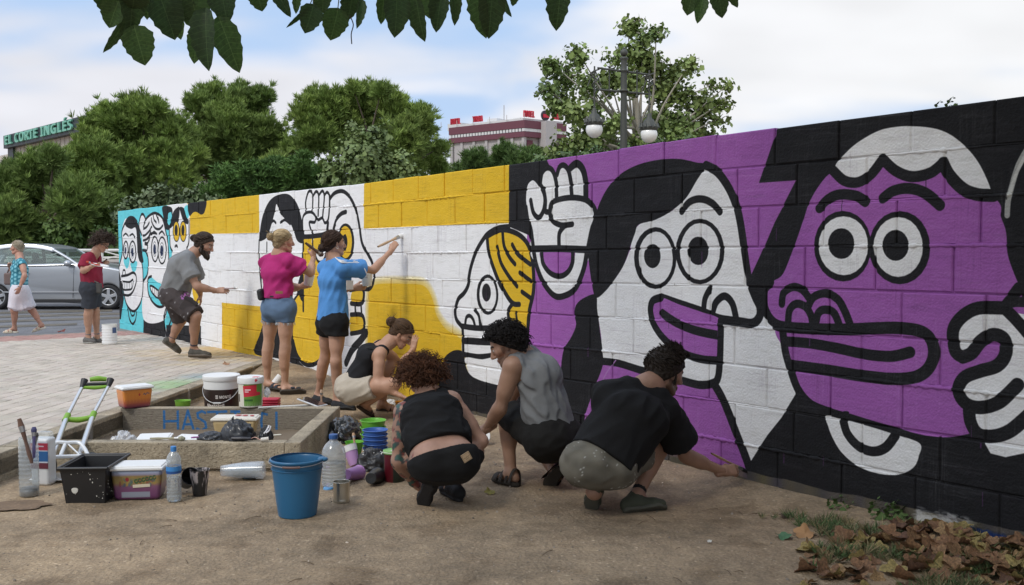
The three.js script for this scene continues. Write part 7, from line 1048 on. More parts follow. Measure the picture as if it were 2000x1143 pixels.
// big water jug, small bottle
function waterBottle(name, label, cat, p, prof, level, cap, capR, labelBand) {
  const b = thing(name, label, cat, p); mesh('bottle', lathe(shell(prof, 0.0012), 40), clearPlastic, b); const top = prof[prof.length - 1]; mesh('cap', lathe([[0.001, top[1] + 0.016], [capR * 0.9, top[1] + 0.016], [capR, top[1] + 0.012], [capR, top[1] - 0.014], [capR * 0.9, top[1] - 0.015]], 28), cap, b);
  const wet = []; for (const [r, y] of prof) { if (y > level) break; wet.push([Math.max(0.001, r - 0.003), y + 0.003]); } wet.push([wet[wet.length - 1][0], level], [0.001, level]); mesh('water', lathe(wet, 32), phys({ color: rgb(0.92, 0.96, 0.98), roughness: 0.03, transmission: 1, ior: 1.33, thickness: 0.1 }), b);
  if (labelBand) labelBand(b); return b;
}
{ const prof = [[0.001, 0.006], [0.06, 0], [0.074, 0.006], [0.078, 0.02]]; for (let i = 0; i < 7; i++) { const y = 0.03 + i * 0.022; prof.push([0.0785, y], [0.0785, y + 0.012], [0.073, y + 0.018]); } prof.push([0.078, 0.19], [0.077, 0.22], [0.07, 0.255], [0.052, 0.285], [0.034, 0.302], [0.025, 0.31], [0.025, 0.335]);
  const cap = plain(0.03, 0.1, 0.3, 0.4), b = waterBottle('water_jug', 'large clear five litre water jug with blue cap behind the blue bucket', 'water jug', ground(652, 951), prof, 0.165, cap, 0.029); b.scale.set(0.98, 0.95, 0.98);
  const cap2 = thing('bottle_cap', 'light blue plastic lid on the ground at the foot of the water jug', 'bottle cap', ground(641, 956)); mesh('cap', lathe([[0.001, 0.014], [0.028, 0.014], [0.031, 0.01], [0.032, 0]], 24), plain(0.12, 0.32, 0.6, 0.4), cap2); }
{ const prof = [[0.001, 0.008], [0.03, 0], [0.041, 0.006], [0.0435, 0.018]]; for (let i = 0; i < 7; i++) { const y = 0.03 + i * 0.019; prof.push([0.0435, y], [0.0435, y + 0.011], [0.0405, y + 0.015]); } prof.push([0.0435, 0.17], [0.0435, 0.215], [0.041, 0.23], [0.043, 0.245], [0.038, 0.268], [0.026, 0.288], [0.0145, 0.299], [0.0145, 0.312]);
  waterBottle('water_bottle', 'clear plastic water bottle with blue cap and blue label in front of the planter', 'bottle', ground(340, 979), prof, 0.14, plain(0.05, 0.22, 0.55, 0.4), 0.0168, (b) => { const t = labelTexture(256, 64, (g) => { g.fillStyle = '#3f86c8'; g.fillRect(0, 0, 256, 64); g.fillStyle = '#23508e'; g.fillRect(0, 40, 256, 24); g.fillStyle = '#1c3c74'; g.fillRect(116, 10, 36, 36); g.fillStyle = '#cfe0f0'; g.fillRect(122, 18, 24, 5); g.fillRect(122, 28, 18, 4); }); bandMesh(0.0443, 0.0443, 0.17, 0.212, 0, 6.2832, std({ map: t, roughness: 0.4 }), 'label', b); }); }
// tin can
{ const b = thing('tin_can', 'bare ribbed tin can standing beside the blue bucket', 'can', ground(667, 981)), prof = [[0.001, 0.002], [0.046, 0], [0.049, 0.002], [0.0485, 0.012]]; for (let i = 0; i < 8; i++) prof.push([0.0485, 0.022 + i * 0.009], [0.047, 0.0265 + i * 0.009]); prof.push([0.0485, 0.1], [0.0485, 0.118], [0.05, 0.121], [0.049, 0.124]); mesh('can', lathe(shell(prof, 0.001), 40), plain(0.55, 0.53, 0.47, 0.28, { metalness: 0.95 }), b); b.rotation.y = 0.3; mesh('rim', ringY(0.0495, 0.123, 0.0018), plain(0.6, 0.58, 0.52, 0.25, { metalness: 0.95 }), b); }
// black crate with paint chips
{ const x0 = -2.515, b = thing('black_crate', 'black plastic mortar tub spattered with white paint in front of the hand truck', 'tub', [x0 + 0.0, 0, -6.12]);
  const taper = (w, h, d, k) => shapeBy(new THREE.BoxGeometry(w, h, d, 1, 1, 1), (v) => { const f = lerp(k, 1, (v.y + h / 2) / h); v.x *= f; v.z *= f; });
  const w = 0.27, h = 0.215, d = 0.39, walls = []; for (const [px, pz, ww, dd, ax] of [[0, d / 2 - 0.004, w, 0.008, 1], [0, -d / 2 + 0.004, w, 0.008, -1], [w / 2 - 0.004, 0, 0.008, d, 2], [-w / 2 + 0.004, 0, 0.008, d, -2]]) { const g = rbox(ww, h, dd, 0.003, 1); shapeBy(g, (v) => { v.x += px; v.z += pz; const f = lerp(0.84, 1, (v.y + h / 2) / h); v.x *= f; v.z *= f; v.y += h / 2; }); walls.push(g); } walls.push(rbox(w * 0.83, 0.008, d * 0.83, 0.003, 1).translate(0, 0.006, 0));
  mesh('body', walls, blackPlastic, b); const rim = []; for (const [a, c] of [[[-1, -1], [1, -1]], [[1, -1], [1, 1]], [[1, 1], [-1, 1]], [[-1, 1], [-1, -1]]]) rim.push(rod(V(a[0] * (w / 2 + 0.008), h, a[1] * (d / 2 + 0.008)), V(c[0] * (w / 2 + 0.008), h, c[1] * (d / 2 + 0.008)), 0.009, 0.009, 8)); mesh('rim', rim, blackPlastic, b);
  const r = rng(41), chips = []; for (let i = 0; i < 34; i++) { const front = r() < 0.6, y = 0.02 + r() * 0.18, k = lerp(0.84, 1, y / h), s = 0.0015 + r() * r() * r() * 0.008, g = new THREE.SphereGeometry(1, 7, 5); if (front) g.scale(s, s * (0.7 + r()), 0.0014).translate((r() - 0.5) * w * k * 0.95, y, d / 2 * k + 0.0005); else g.scale(0.0014, s * (0.7 + r()), s).translate(w / 2 * k + 0.0005, y, (r() - 0.5) * d * k * 0.95); chips.push(g); } const big = new THREE.SphereGeometry(1, 10, 6).scale(0.02, 0.024, 0.0016).translate(-0.055, 0.085, d / 2 * 0.9 + 0.001); mesh('paint_chips', [...chips, big], plain(0.6, 0.59, 0.54, 0.7), b);
  for (const e of [-1, 1]) mesh('wire_handle', tube([V(e * (w / 2 + 0.012), 0.19, 0.06), V(e * (w / 2 + 0.02), 0.12, 0.065), V(e * (w / 2 + 0.018), 0.075, 0.03), V(e * (w / 2 + 0.02), 0.075, -0.03), V(e * (w / 2 + 0.012), 0.19, -0.06)], 0.003, 24, 6), plain(0.5, 0.5, 0.5, 0.4, { metalness: 0.8 }), b); b.rotation.y = 0.05; }
// rectangular candy tubs
function tub(label, p, turn, w, h, d, map, lidMat = whitePlastic, body = null) {
  const b = thing('plastic_tub', label, 'tub', p, turn), taper = (g, hh) => shapeBy(g, (v) => { const f = lerp(0.86, 1, clamp((v.y + hh / 2) / hh)); v.x *= f; v.z *= f; });
  const g = taper(rbox(w, h, d, 0.025, 3), h); const uvs = g.attributes.uv, p2 = g.attributes.position; for (let i = 0; i < p2.count; i++) { const side = Math.abs(g.attributes.normal.getX(i)) > Math.abs(g.attributes.normal.getZ(i)); uvs.setXY(i, side ? 0.5 + p2.getZ(i) / d * 0.5 + 0.5 : 0.5 + p2.getX(i) / w, (p2.getY(i) + h / 2) / h); } g.translate(0, h / 2, 0); mesh('body', g, body ?? phys({ map, roughness: 0.3, clearcoat: 0.4 }), b);
  const lid = rbox(w * 1.06, 0.022, d * 1.07, 0.009, 3).translate(0, h + 0.005, 0); mesh('lid', [lid, rbox(w * 0.98, 0.01, d * 0.98, 0.004, 2).translate(0, h + 0.017, 0)], lidMat, b); return b;
}
const purpleTub = labelTexture(256, 128, (g) => { const k = g.createLinearGradient(0, 0, 0, 128); k.addColorStop(0, '#8fa3b8'); k.addColorStop(0.16, '#8e8aa0'); k.addColorStop(0.22, '#8d7446'); k.addColorStop(0.42, '#94804c'); k.addColorStop(0.55, '#7d5070'); k.addColorStop(1, '#5f2f5c'); g.fillStyle = k; g.fillRect(0, 0, 256, 128); const r = rng(5); for (let i = 0; i < 40; i++) { g.fillStyle = ['#6b7d3c', '#a08440', '#85303a', '#3d5f6e'][i % 4]; g.globalAlpha = 0.5; g.beginPath(); g.ellipse(40 + r() * 180, 34 + r() * 34, 3 + r() * 11, 3 + r() * 6, r() * 3, 0, 7); g.fill(); } g.globalAlpha = 1; g.fillStyle = '#8e2b33'; g.beginPath(); g.arc(84, 40, 9, 0, 7); g.fill(); g.strokeStyle = '#33563a'; g.lineWidth = 6; g.beginPath(); for (let i = 0; i < 6; i++) { g.moveTo(128 + i * 18 + 7, 48 - i * 3); g.arc(128 + i * 18, 48 - i * 3, 7, 0, 5.6); } g.stroke(); g.fillStyle = '#8b8f9e'; g.fillRect(54, 92, 140, 24); });
const orangeTub = labelTexture(256, 128, (g) => { const k = g.createLinearGradient(0, 0, 0, 128); k.addColorStop(0, '#d8893c'); k.addColorStop(0.5, '#cf7a34'); k.addColorStop(0.75, '#a3503c'); k.addColorStop(1, '#6d2c55'); g.fillStyle = k; g.fillRect(0, 0, 256, 128); g.strokeStyle = 'rgba(240,180,90,0.5)'; g.lineWidth = 2; for (let x = 6; x < 250; x += 12) { g.beginPath(); g.moveTo(x, 30); g.lineTo(x, 96); g.stroke(); } g.strokeStyle = '#3c4f78'; g.lineWidth = 5; g.beginPath(); g.moveTo(170, 42); g.lineTo(182, 34); g.lineTo(190, 44); g.lineTo(204, 32); g.lineTo(222, 38); g.stroke(); g.fillStyle = '#b03434'; g.beginPath(); g.arc(140, 40, 8, 0, 7); g.fill(); });
{ const b = tub('purple and yellow candy tub with white lid beside the black mortar tub', ground(262, 979).setY(0), 0.10, 0.3, 0.185, 0.19, purpleTub); b.position.z -= 0.1; mesh('handle', tube([V(-0.155, 0.15, 0.0), V(-0.172, 0.1, 0.02), V(-0.168, 0.06, 0.04), V(-0.15, 0.05, 0.05)], 0.004, 14, 6), milky, b); mesh('price_strip', rbox(0.1, 0.018, 0.004, 0.001, 1).rotateZ(0.05).translate(0.03, 0.088, 0.089), plain(0.62, 0.55, 0.42, 0.6), b); }
{ const p = onPavement(252, 806); tub('orange and purple candy tub on the pavement kerb behind the hand truck', V(p.x, 0.195, -8.36), 0.72, 0.25, 0.16, 0.17, orangeTub); }
{ const b = tub('cream coloured tub with paint smeared lid inside the concrete planter', V(at(463, 840, 8.05).x, 0.035, -8.02), 0.06, 0.34, 0.12, 0.17, null, plain(0.72, 0.69, 0.62, 0.5), phys({ color: rgb(0.62, 0.47, 0.24), roughness: 0.5, transmission: 0.15, thickness: 0 })); mesh('red_paint', [0, 1, 2].map((i) => new THREE.SphereGeometry(1, 10, 6).scale(0.03 - i * 0.006, 0.003, 0.018).translate(0.02 + i * 0.055, 0.149, 0.01 * i)), plain(0.5, 0.04, 0.05, 0.5), b); }
// dark emulsion bucket and the green labelled tub on the far side of the planter
{ const b = thing('paint_bucket', 'large dark brown paint bucket with white lid and wire handle behind the planter', 'paint bucket', [at(433, 795, 8.85).x, 0.03, -8.85]), R = 0.152; b.scale.set(1, 1.28, 1);
  const t = labelTexture(1024, 512, (g) => { g.fillStyle = '#2c1d1b'; g.fillRect(0, 0, 1024, 512); const r = rng(9); for (let i = 0; i < 60; i++) { g.fillStyle = `rgba(120,66,40,${0.05 + 0.2 * r()})`; g.beginPath(); g.ellipse(r() * 1024, 420 + r() * 90, 20 + r() * 50, 8 + r() * 26, 0, 0, 7); g.fill(); } g.fillStyle = '#e6dfda'; g.font = 'bold 76px sans-serif'; g.fillText('MONTÓ', 560, 160); g.fillRect(470, 100, 62, 62); g.strokeStyle = '#2c1d1b'; g.lineWidth = 7; for (let i = 0; i < 3; i++) { g.beginPath(); g.moveTo(470, 118 + i * 15); g.lineTo(532, 118 + i * 15); g.stroke(); } g.fillStyle = '#f0e8e2'; g.font = 'bold 96px sans-serif'; g.fillText('Montokril', 220, 330); });
  mesh('body', lathe(shell([[0.001, 0], [R * 0.9, 0], [R * 0.93, 0.01], [R * 0.97, 0.2]], 0.002), 44), plain(0.03, 0.018, 0.016, 0.45), b); const lb = bandMesh(R * 0.935, R * 0.975, 0.015, 0.2, -1.25, 1.25, phys({ map: t, roughness: 0.35, clearcoat: 0.3 }), 'label', b); lb.rotation.y = 0.02;
  mesh('upper_band', lathe([[R * 0.972, 0.2], [R * 0.99, 0.202], [R * 1.0, 0.262], [R * 0.98, 0.265]], 44), whitePlastic, b); mesh('lid', lathe([[R * 0.98, 0.255], [R * 1.045, 0.258], [R * 1.05, 0.285], [R * 1.02, 0.292], [R * 0.95, 0.286], [0.001, 0.286]], 44), whitePlastic, b); baleHandle(R, 0.215, 0.10, plain(0.6, 0.6, 0.6, 0.4), b, 0.05); }
{ const b = thing('paint_bucket', 'smaller white paint tub with red and green label standing on the planter edge', 'paint bucket', [at(493, 803, 8.42).x, 0.2, -8.37]), R = 0.102; b.scale.setScalar(1.0);
  const t = labelTexture(512, 256, (g) => { g.fillStyle = '#d7d3c6'; g.fillRect(0, 0, 512, 256); g.fillStyle = '#5d8d34'; g.fillRect(200, 0, 312, 256); g.fillStyle = '#c3283a'; g.beginPath(); g.moveTo(190, 20); g.lineTo(400, 4); g.lineTo(400, 90); g.lineTo(470, 96); g.lineTo(470, 130); g.lineTo(200, 150); g.fill(); g.fillStyle = '#2f5d22'; g.fillRect(210, 176, 130, 22); g.fillStyle = '#eee'; g.fillRect(220, 60, 90, 10); g.fillRect(220, 84, 60, 8); g.fillStyle = '#46342c'; g.fillRect(60, 120, 50, 90); });
  mesh('body', lathe(shell([[0.001, 0], [R * 0.9, 0], [R * 0.92, 0.006], [R * 0.985, 0.185]], 0.002), 36), plain(0.62, 0.6, 0.54, 0.5), b); bandMesh(R * 0.922, R * 0.985, 0.012, 0.172, -1.45, 1.35, std({ map: t, roughness: 0.45 }), 'label', b); mesh('lid', lathe([[R * 0.97, 0.172], [R * 1.06, 0.175], [R * 1.06, 0.215], [R * 0.98, 0.222], [R * 0.9, 0.216], [0.001, 0.216]], 36), whitePlastic, b); mesh('red_paint', [new THREE.SphereGeometry(1, 10, 6).scale(0.03, 0.02, 0.005).rotateY(0.9).translate(0.075, 0.2, 0.07), new THREE.SphereGeometry(1, 10, 6).scale(0.035, 0.004, 0.02).translate(0.055, 0.219, 0.03)], plain(0.55, 0.05, 0.08, 0.5), b); b.scale.set(1, 1.12, 1); }
{ const b = thing('napkin_pack', 'red ribbed pack lying beside the green labelled paint tub', 'pack', [at(537, 795, 8.9).x, 0.12, -8.7]), g = []; for (let i = 0; i < 5; i++) g.push(rbox(0.17, 0.021, 0.11, 0.009, 2).translate(0, i * 0.022, 0)); mesh('fold', g, plain(0.5, 0.015, 0.05, 0.45), b); mesh('base', rbox(0.2, 0.12, 0.16, 0.01, 1).translate(0, -0.075, 0), plain(0.2, 0.15, 0.12, 0.9), b); }
{ const b = thing('green_bowl', 'lime green bowl half hidden behind the blue lettered planter wall', 'bowl', [at(360, 797, 8.7).x, 0.11, -8.66]); mesh('bowl', lathe(shell([[0.001, 0], [0.035, 0], [0.06, 0.05], [0.066, 0.098], [0.069, 0.1]], 0.002), 28), plain(0.2, 0.42, 0.05, 0.4), b); b.scale.set(1, 0.95, 1); }
// hand truck
{ const b = thing('hand_truck', 'folding aluminium hand truck with green and black handle leaning on the planter', 'hand truck', [0, 0, 0]), alu = plain(0.62, 0.63, 0.64, 0.3, { metalness: 0.85 }), lime = plain(0.19, 0.38, 0.03, 0.45), dark = plain(0.025, 0.025, 0.027, 0.5);
  const A = [at(103, 889, 6.62), at(155, 889, 6.66)], M = [at(128, 819, 7.1), at(179, 815, 7.16)], T = [at(160, 757, 7.36), at(211, 755, 7.42)], E = [at(165, 742, 7.40), at(216, 741, 7.46)]; b.position.set(A[0].x, 0, A[0].z); const L = (v) => v.clone().sub(b.position);
  for (const i of [0, 1]) { mesh('lower_rail', rod(L(A[i]), L(mixV(M[i], T[i], 0.06)), 0.017, 0.017, 12), alu, b); mesh('upper_rail', rod(L(M[i]), L(T[i]), 0.0125, 0.0125, 12), alu, b); mesh('rail_collar', rod(L(mixV(M[i], A[i], 0.06)), L(mixV(M[i], T[i], 0.14)), 0.022, 0.021, 12), lime, b); mesh('handle_horn', limb([L(T[i]), L(mixV(T[i], E[i], 0.5)), L(E[i])], [0.017, 0.022, 0.026], 10), dark, b); }
  mesh('crossbar', limb([L(M[0]), L(mixV(M[0], M[1], 0.5)).add(V(0, -0.012, 0)), L(M[1])], [0.017, 0.021, 0.017], 10), lime, b); mesh('handle_bar', rod(L(mixV(T[0], E[0], 0.4)), L(mixV(T[1], E[1], 0.4)), 0.012, 0.012, 10), dark, b); mesh('grip', limb([L(mixV(E[0], E[1], 0.2)), L(mixV(E[0], E[1], 0.5)).add(V(0, 0.006, 0)), L(mixV(E[0], E[1], 0.84))], [0.016, 0.021, 0.016], 12), lime, b); mesh('lower_grip', limb([L(mixV(T[0], T[1], 0.04)), L(mixV(T[0], T[1], 0.5)).add(V(0, -0.006, 0)), L(mixV(T[0], T[1], 0.96))], [0.011, 0.014, 0.011], 10), lime, b);
  const p = [at(96, 893, 6.58), at(104, 867, 6.68), at(160, 867, 6.72), at(172, 890, 6.64)]; mesh('foot_frame', [limb([p[0], mixV(p[0], p[1], 0.6), p[1].clone().add(V(0.02, 0.006, 0)), mixV(p[1], p[2], 0.5).add(V(0, 0.006, 0)), p[2].clone().add(V(-0.02, 0.006, 0)), mixV(p[2], p[3], 0.4), p[3]].map(L), [0.013, 0.013], 8), rod(L(mixV(p[1], p[2], 0.42)), L(mixV(p[0], p[3], 0.28)), 0.013), rod(L(mixV(p[1], p[2], 0.5)), L(mixV(p[0], p[3], 0.8)), 0.006), rod(L(p[0]), L(p[3]), 0.012)], plain(0.66, 0.67, 0.68, 0.4, { metalness: 0.3 }), b); mesh('toe_plate', rbox(0.3, 0.012, 0.2, 0.004, 1).translate(0.06, 0.02, 0.05), alu, b); for (const e of [0, 1]) { const c = L(e ? at(178, 905, 6.72) : at(92, 905, 6.62)); c.y = 0.075; mesh('wheel', new THREE.TorusGeometry(0.055, 0.02, 10, 24).rotateY(1.2).translate(c.x, c.y, c.z), dark, b); } }
// cut bottle holding brushes, and the carton beside it
{ const p = ground(57, 969), b = thing('cut_bottle', 'cut open clear plastic bottle holding brushes at the far left of the planter', 'bottle', p), prof = [[0.001, 0.004], [0.045, 0], [0.056, 0.008]]; for (let i = 0; i < 11; i++) prof.push([0.057, 0.03 + i * 0.026], [0.057, 0.045 + i * 0.026], [0.053, 0.051 + i * 0.026]); prof.push([0.057, 0.335], [0.052, 0.36]); mesh('bottle', lathe(shell(prof, 0.0012), 32), clearPlastic, b); mesh('dark_water', lathe([[0.001, 0.006], [0.05, 0.008], [0.053, 0.05], [0.001, 0.05]], 28), plain(0.04, 0.045, 0.05, 0.3), b);
  brush('long dark handled brush standing in the cut bottle, tilted left', at(62, 905, 5.98), at(37, 818, 6.0), { w: 0.016, wood: [0.13, 0.07, 0.05], hair: [0.15, 0.085, 0.06], bush: 0.9 }); brush('short purple handled brush standing in the cut bottle beside the striped carton', at(66, 895, 6.02), at(66, 834, 6.05), { w: 0.013, wood: [0.12, 0.10, 0.24], hair: [0.07, 0.07, 0.16] }); brush('grey brush leaning toward the right in the cut bottle', at(62, 900, 6.04), at(71, 845, 6.08), { w: 0.012, wood: [0.2, 0.19, 0.18], hair: [0.12, 0.11, 0.1] });
  const t = labelTexture(128, 192, (g) => { g.fillStyle = '#ccd2da'; g.fillRect(0, 0, 128, 192); g.fillStyle = '#a92840'; g.fillRect(0, 8, 128, 52); g.fillStyle = '#28639c'; g.fillRect(0, 66, 128, 74); g.fillStyle = '#c8b7c2'; g.fillRect(30, 26, 70, 9); g.fillStyle = '#9fc0dc'; g.fillRect(14, 110, 34, 18); g.fillStyle = '#6d2c3c'; g.fillRect(0, 150, 128, 42); }), c = thing('plastic_canister', 'clear canister with red and blue label beside the cut bottle of brushes', 'canister', ground(86, 946)); mesh('body', rbox(0.12, 0.3, 0.1, 0.018, 3).translate(0, 0.15, 0), milky, c); mesh('label', rbox(0.118, 0.17, 0.004, 0.001, 1).translate(0, 0.195, 0.052), std({ map: t, roughness: 0.5, color: rgb(0.75, 0.75, 0.78) }), c); mesh('cut_top', rbox(0.09, 0.05, 0.06, 0.015, 2).translate(0.012, 0.315, 0), clearPlastic, c); c.rotation.y = -0.1; }
// cups and cans
const cupShape = (h, r0, r1) => shell([[0.001, 0.004], [r0 * 0.9, 0.0], [r0, 0.004], [lerp(r0, r1, 0.5), h * 0.5], [lerp(r0, r1, 0.85), h * 0.85], [r1, h], [r1 + 0.003, h + 0.002]], 0.0015);
{ const p = ground(390, 968), b = thing('plastic_cup', 'upright black cup streaked with pale paint in front of the planter', 'cup', p); const t = dataTexture(128, 128, (u, v) => { const k = tileNoise(u * 1, v * 0.4, 12, 3, 4) + (v - 0.5) * 0.7; return k > 0.12 ? [176, 166, 166] : k > 0.0 ? [96, 92, 94] : [34, 34, 36]; }); mesh('cup', lathe(cupShape(0.158, 0.039, 0.058), 36), std({ map: t, roughness: 0.45 }), b); mesh('dried_paint', lathe([[0.001, 0.14], [0.052, 0.14]], 24), plain(0.03, 0.03, 0.03, 0.5), b); }
{ const b = thing('plastic_cup', 'dark grey cup tipped over behind the paint streaked cup', 'cup', ground(362, 962).add(V(0.0, 0.055, -0.02))); const g = lathe(cupShape(0.15, 0.04, 0.052), 30).rotateX(0.9).rotateZ(-0.75); mesh('cup', g, plain(0.035, 0.037, 0.042, 0.4), b); }
{ const b = thing('plastic_wrap', 'crumpled blue and pink plastic wrap beside the clear water bottle', 'wrap', ground(321, 948).add(V(0, 0.045, -0.02))), g = new THREE.IcosahedronGeometry(0.05, 4); shapeBy(g, (v) => { const k = 1 + 0.5 * fbm(v.x * 24, v.y * 24, v.z * 24, 3); v.multiplyScalar(k); v.x *= 0.7; }); mesh('wrap', g, phys({ color: rgb(0.5, 0.52, 0.66), roughness: 0.2, transmission: 0.4, thickness: 0, side: THREE.DoubleSide }), b); mesh('blue_print', new THREE.SphereGeometry(0.026, 10, 8).scale(0.5, 1, 0.6).translate(0.022, -0.005, 0.034), plain(0.06, 0.14, 0.34, 0.4), b); }
{ const a = ground(434, 938), e = ground(515, 941), b = thing('cup_stack', 'stack of clear plastic cups in a labelled bag lying in front of the planter', 'cup stack', a.clone().setY(0.062)); const L = 0.32, g = []; const dirv = V(0.98, 0.0, -0.1).normalize(); for (let i = 0; i < 10; i++) { const c = lathe([[0.03, 0], [0.05, 0.115], [0.0525, 0.117]], 28).translate(0, i * 0.016, 0); g.push(c); } const M = new THREE.Matrix4().makeRotationFromQuaternion(new THREE.Quaternion().setFromUnitVectors(UP, dirv)); const stack = merge(g).applyMatrix4(M); mesh('cup', stack, clearPlastic, b); const bag = lathe([[0.004, -0.012], [0.034, -0.008], [0.044, 0.06], [0.054, 0.14], [0.058, 0.22], [0.058, 0.262], [0.04, 0.276], [0.006, 0.278]], 28); shapeBy(bag, (v) => { const k = 1 + 0.07 * N3(v.x * 40, v.y * 40, v.z * 40); v.x *= k; v.z *= k; }); bag.applyMatrix4(M); mesh('bag', bag, phys({ color: rgb(0.9, 0.91, 0.93), roughness: 0.12, transmission: 0.8, thickness: 0, side: THREE.DoubleSide, clearcoat: 1 }), b);
  const t = labelTexture(128, 128, (k) => { k.fillStyle = '#33333a'; k.fillRect(0, 0, 128, 128); k.save(); k.translate(64, 64); k.rotate(-1.2); k.fillStyle = '#3f8fc4'; k.fillRect(-64, -30, 128, 24); k.fillStyle = '#d8d8da'; k.font = 'bold 22px sans-serif'; for (let i = 0; i < 6; i++) k.fillRect(-48 + i * 16, 4, 9, 16); k.restore(); }); const lb = new THREE.CylinderGeometry(0.0595, 0.0565, 0.085, 16, 1, true, -0.3, 1.2).translate(0, 0.175, 0); const M2 = new THREE.Matrix4().makeRotationY(1.2); lb.applyMatrix4(M2).applyMatrix4(M); mesh('label', lb, std({ map: t, roughness: 0.4, side: THREE.DoubleSide }), b); }
const tinted = (c, rough = 0.4) => plain(...c, rough);
const LILAC = [0.42, 0.2, 0.46], LIME2 = [0.14, 0.42, 0.04], DEEPBLUE = [0.05, 0.13, 0.42];
const lying = (label, px, py, turn, col, h = 0.13, r0 = 0.034, r1 = 0.048, lift = 0) => { const p = ground(px, py), b = thing('plastic_cup', label, 'cup', p.setY(r1 + lift)); const g = lathe(cupShape(h, r0, r1), 30).translate(0, -h / 2, 0).rotateX(Math.PI / 2 + 0.12).rotateY(turn); mesh('cup', g, tinted(col), b); return b; };
lying('lilac plastic cup lying closed end forward, left of the black cup', 689, 940, 2.75, LILAC, 0.15); lying('black plastic cup lying closed end forward in front of the blue bowls', 731, 948, 3.0, [0.02, 0.021, 0.023], 0.16, 0.036, 0.052);
{ const b = thing('plastic_cup', 'lilac cup with a whitish rim leaning behind the lying lilac cup', 'cup', ground(688, 918).setY(0.02)); mesh('cup', lathe(cupShape(0.14, 0.036, 0.05), 28).rotateZ(0.35).rotateX(-0.3).translate(0.02, 0.01, 0), tinted([0.45, 0.26, 0.5]), b); mesh('pale_rim', lathe([[0.049, 0.1], [0.0515, 0.135], [0.052, 0.143]], 28).rotateZ(0.35).rotateX(-0.3).translate(0.02, 0.01, 0), whitePlastic, b); }
{ const b = thing('green_bowl', 'small lime green pot with a wooden stick beside the clear water jug', 'bowl', ground(692, 905).setY(0.0)); mesh('bowl', lathe(shell([[0.001, 0.05], [0.04, 0.05], [0.05, 0.08], [0.062, 0.15], [0.066, 0.152]], 0.002), 30), tinted(LIME2), b); mesh('paint', lathe([[0.001, 0.13], [0.056, 0.13]], 24), tinted([0.17, 0.5, 0.05], 0.3), b); mesh('support', lathe([[0.045, 0], [0.046, 0.05]], 24), tinted([0.3, 0.14, 0.33]), b); brush('wooden stirring stick standing in the small green pot', at(694, 880, 7.0), at(690, 846, 7.06), { w: 0.011, wood: [0.42, 0.26, 0.16], hair: [0.42, 0.26, 0.16], bush: 1 }); }
for (let i = 0; i < 5; i++) { const b = thing('stacked_bowl', `blue plastic bowl, ${['lowest', 'second from the bottom', 'middle', 'second from the top', 'topmost'][i]} of the stack beside the green buckets`, 'bowl', [at(733, 890, 7.2).x, 0.02 + i * 0.032, -7.2], i * 0.7, 'blue stacked bowls'); mesh('bowl', lathe(shell([[0.001, 0], [0.062, 0], [0.07, 0.006], [0.08, 0.045], [0.083, 0.06], [0.0885, 0.062], [0.089, 0.067]], 0.002), 36), tinted(DEEPBLUE), b); mesh('rim', ringY(0.088, 0.066, 0.003), tinted([0.07, 0.17, 0.5]), b); }
for (let i = 0; i < 4; i++) { const b = thing('stacked_bowl', `lime green bowl, ${['lowest', 'second from the bottom', 'third from the bottom', 'topmost'][i]} of the green stack behind the blue bowls`, 'bowl', [at(729, 880, 7.42).x, 0.03 + i * 0.05, -7.42], 0, 'green stacked bowls'); mesh('bowl', lathe(shell([[0.001, 0], [0.07, 0], [0.076, 0.006], [0.088, 0.055], [0.092, 0.06], [0.094, 0.066]], 0.002), 34), tinted(LIME2), b); mesh('rim', ringY(0.093, 0.065, 0.003), tinted([0.18, 0.5, 0.06]), b); }
{ const b = thing('paint_can', 'dark red and green paint can with smeared lid beside the curly haired person', 'paint can', ground(768, 945).add(V(0.0, 0, -0.06))), t = labelTexture(256, 128, (g) => { for (const [x, c] of [[0, '#1d2a24'], [60, '#7a1622'], [96, '#1c1a1c'], [110, '#1f5a45'], [170, '#14302a'], [210, '#5a1420']]) { g.fillStyle = c; g.fillRect(x, 0, 256 - x, 128); } }); mesh('body', lathe(shell([[0.001, 0], [0.066, 0], [0.067, 0.19]], 0.001), 36), std({ map: t, roughness: 0.35 }), b); mesh('lid', lathe([[0.067, 0.185], [0.071, 0.187], [0.071, 0.205], [0.064, 0.207], [0.06, 0.2], [0.001, 0.2]], 36), tinted([0.25, 0.5, 0.16]), b); mesh('white_smears', [new THREE.SphereGeometry(1, 10, 6).scale(0.035, 0.004, 0.02).translate(0.01, 0.202, 0.01), ringY(0.069, 0.195, 0.004)], tinted([0.62, 0.68, 0.55]), b); }
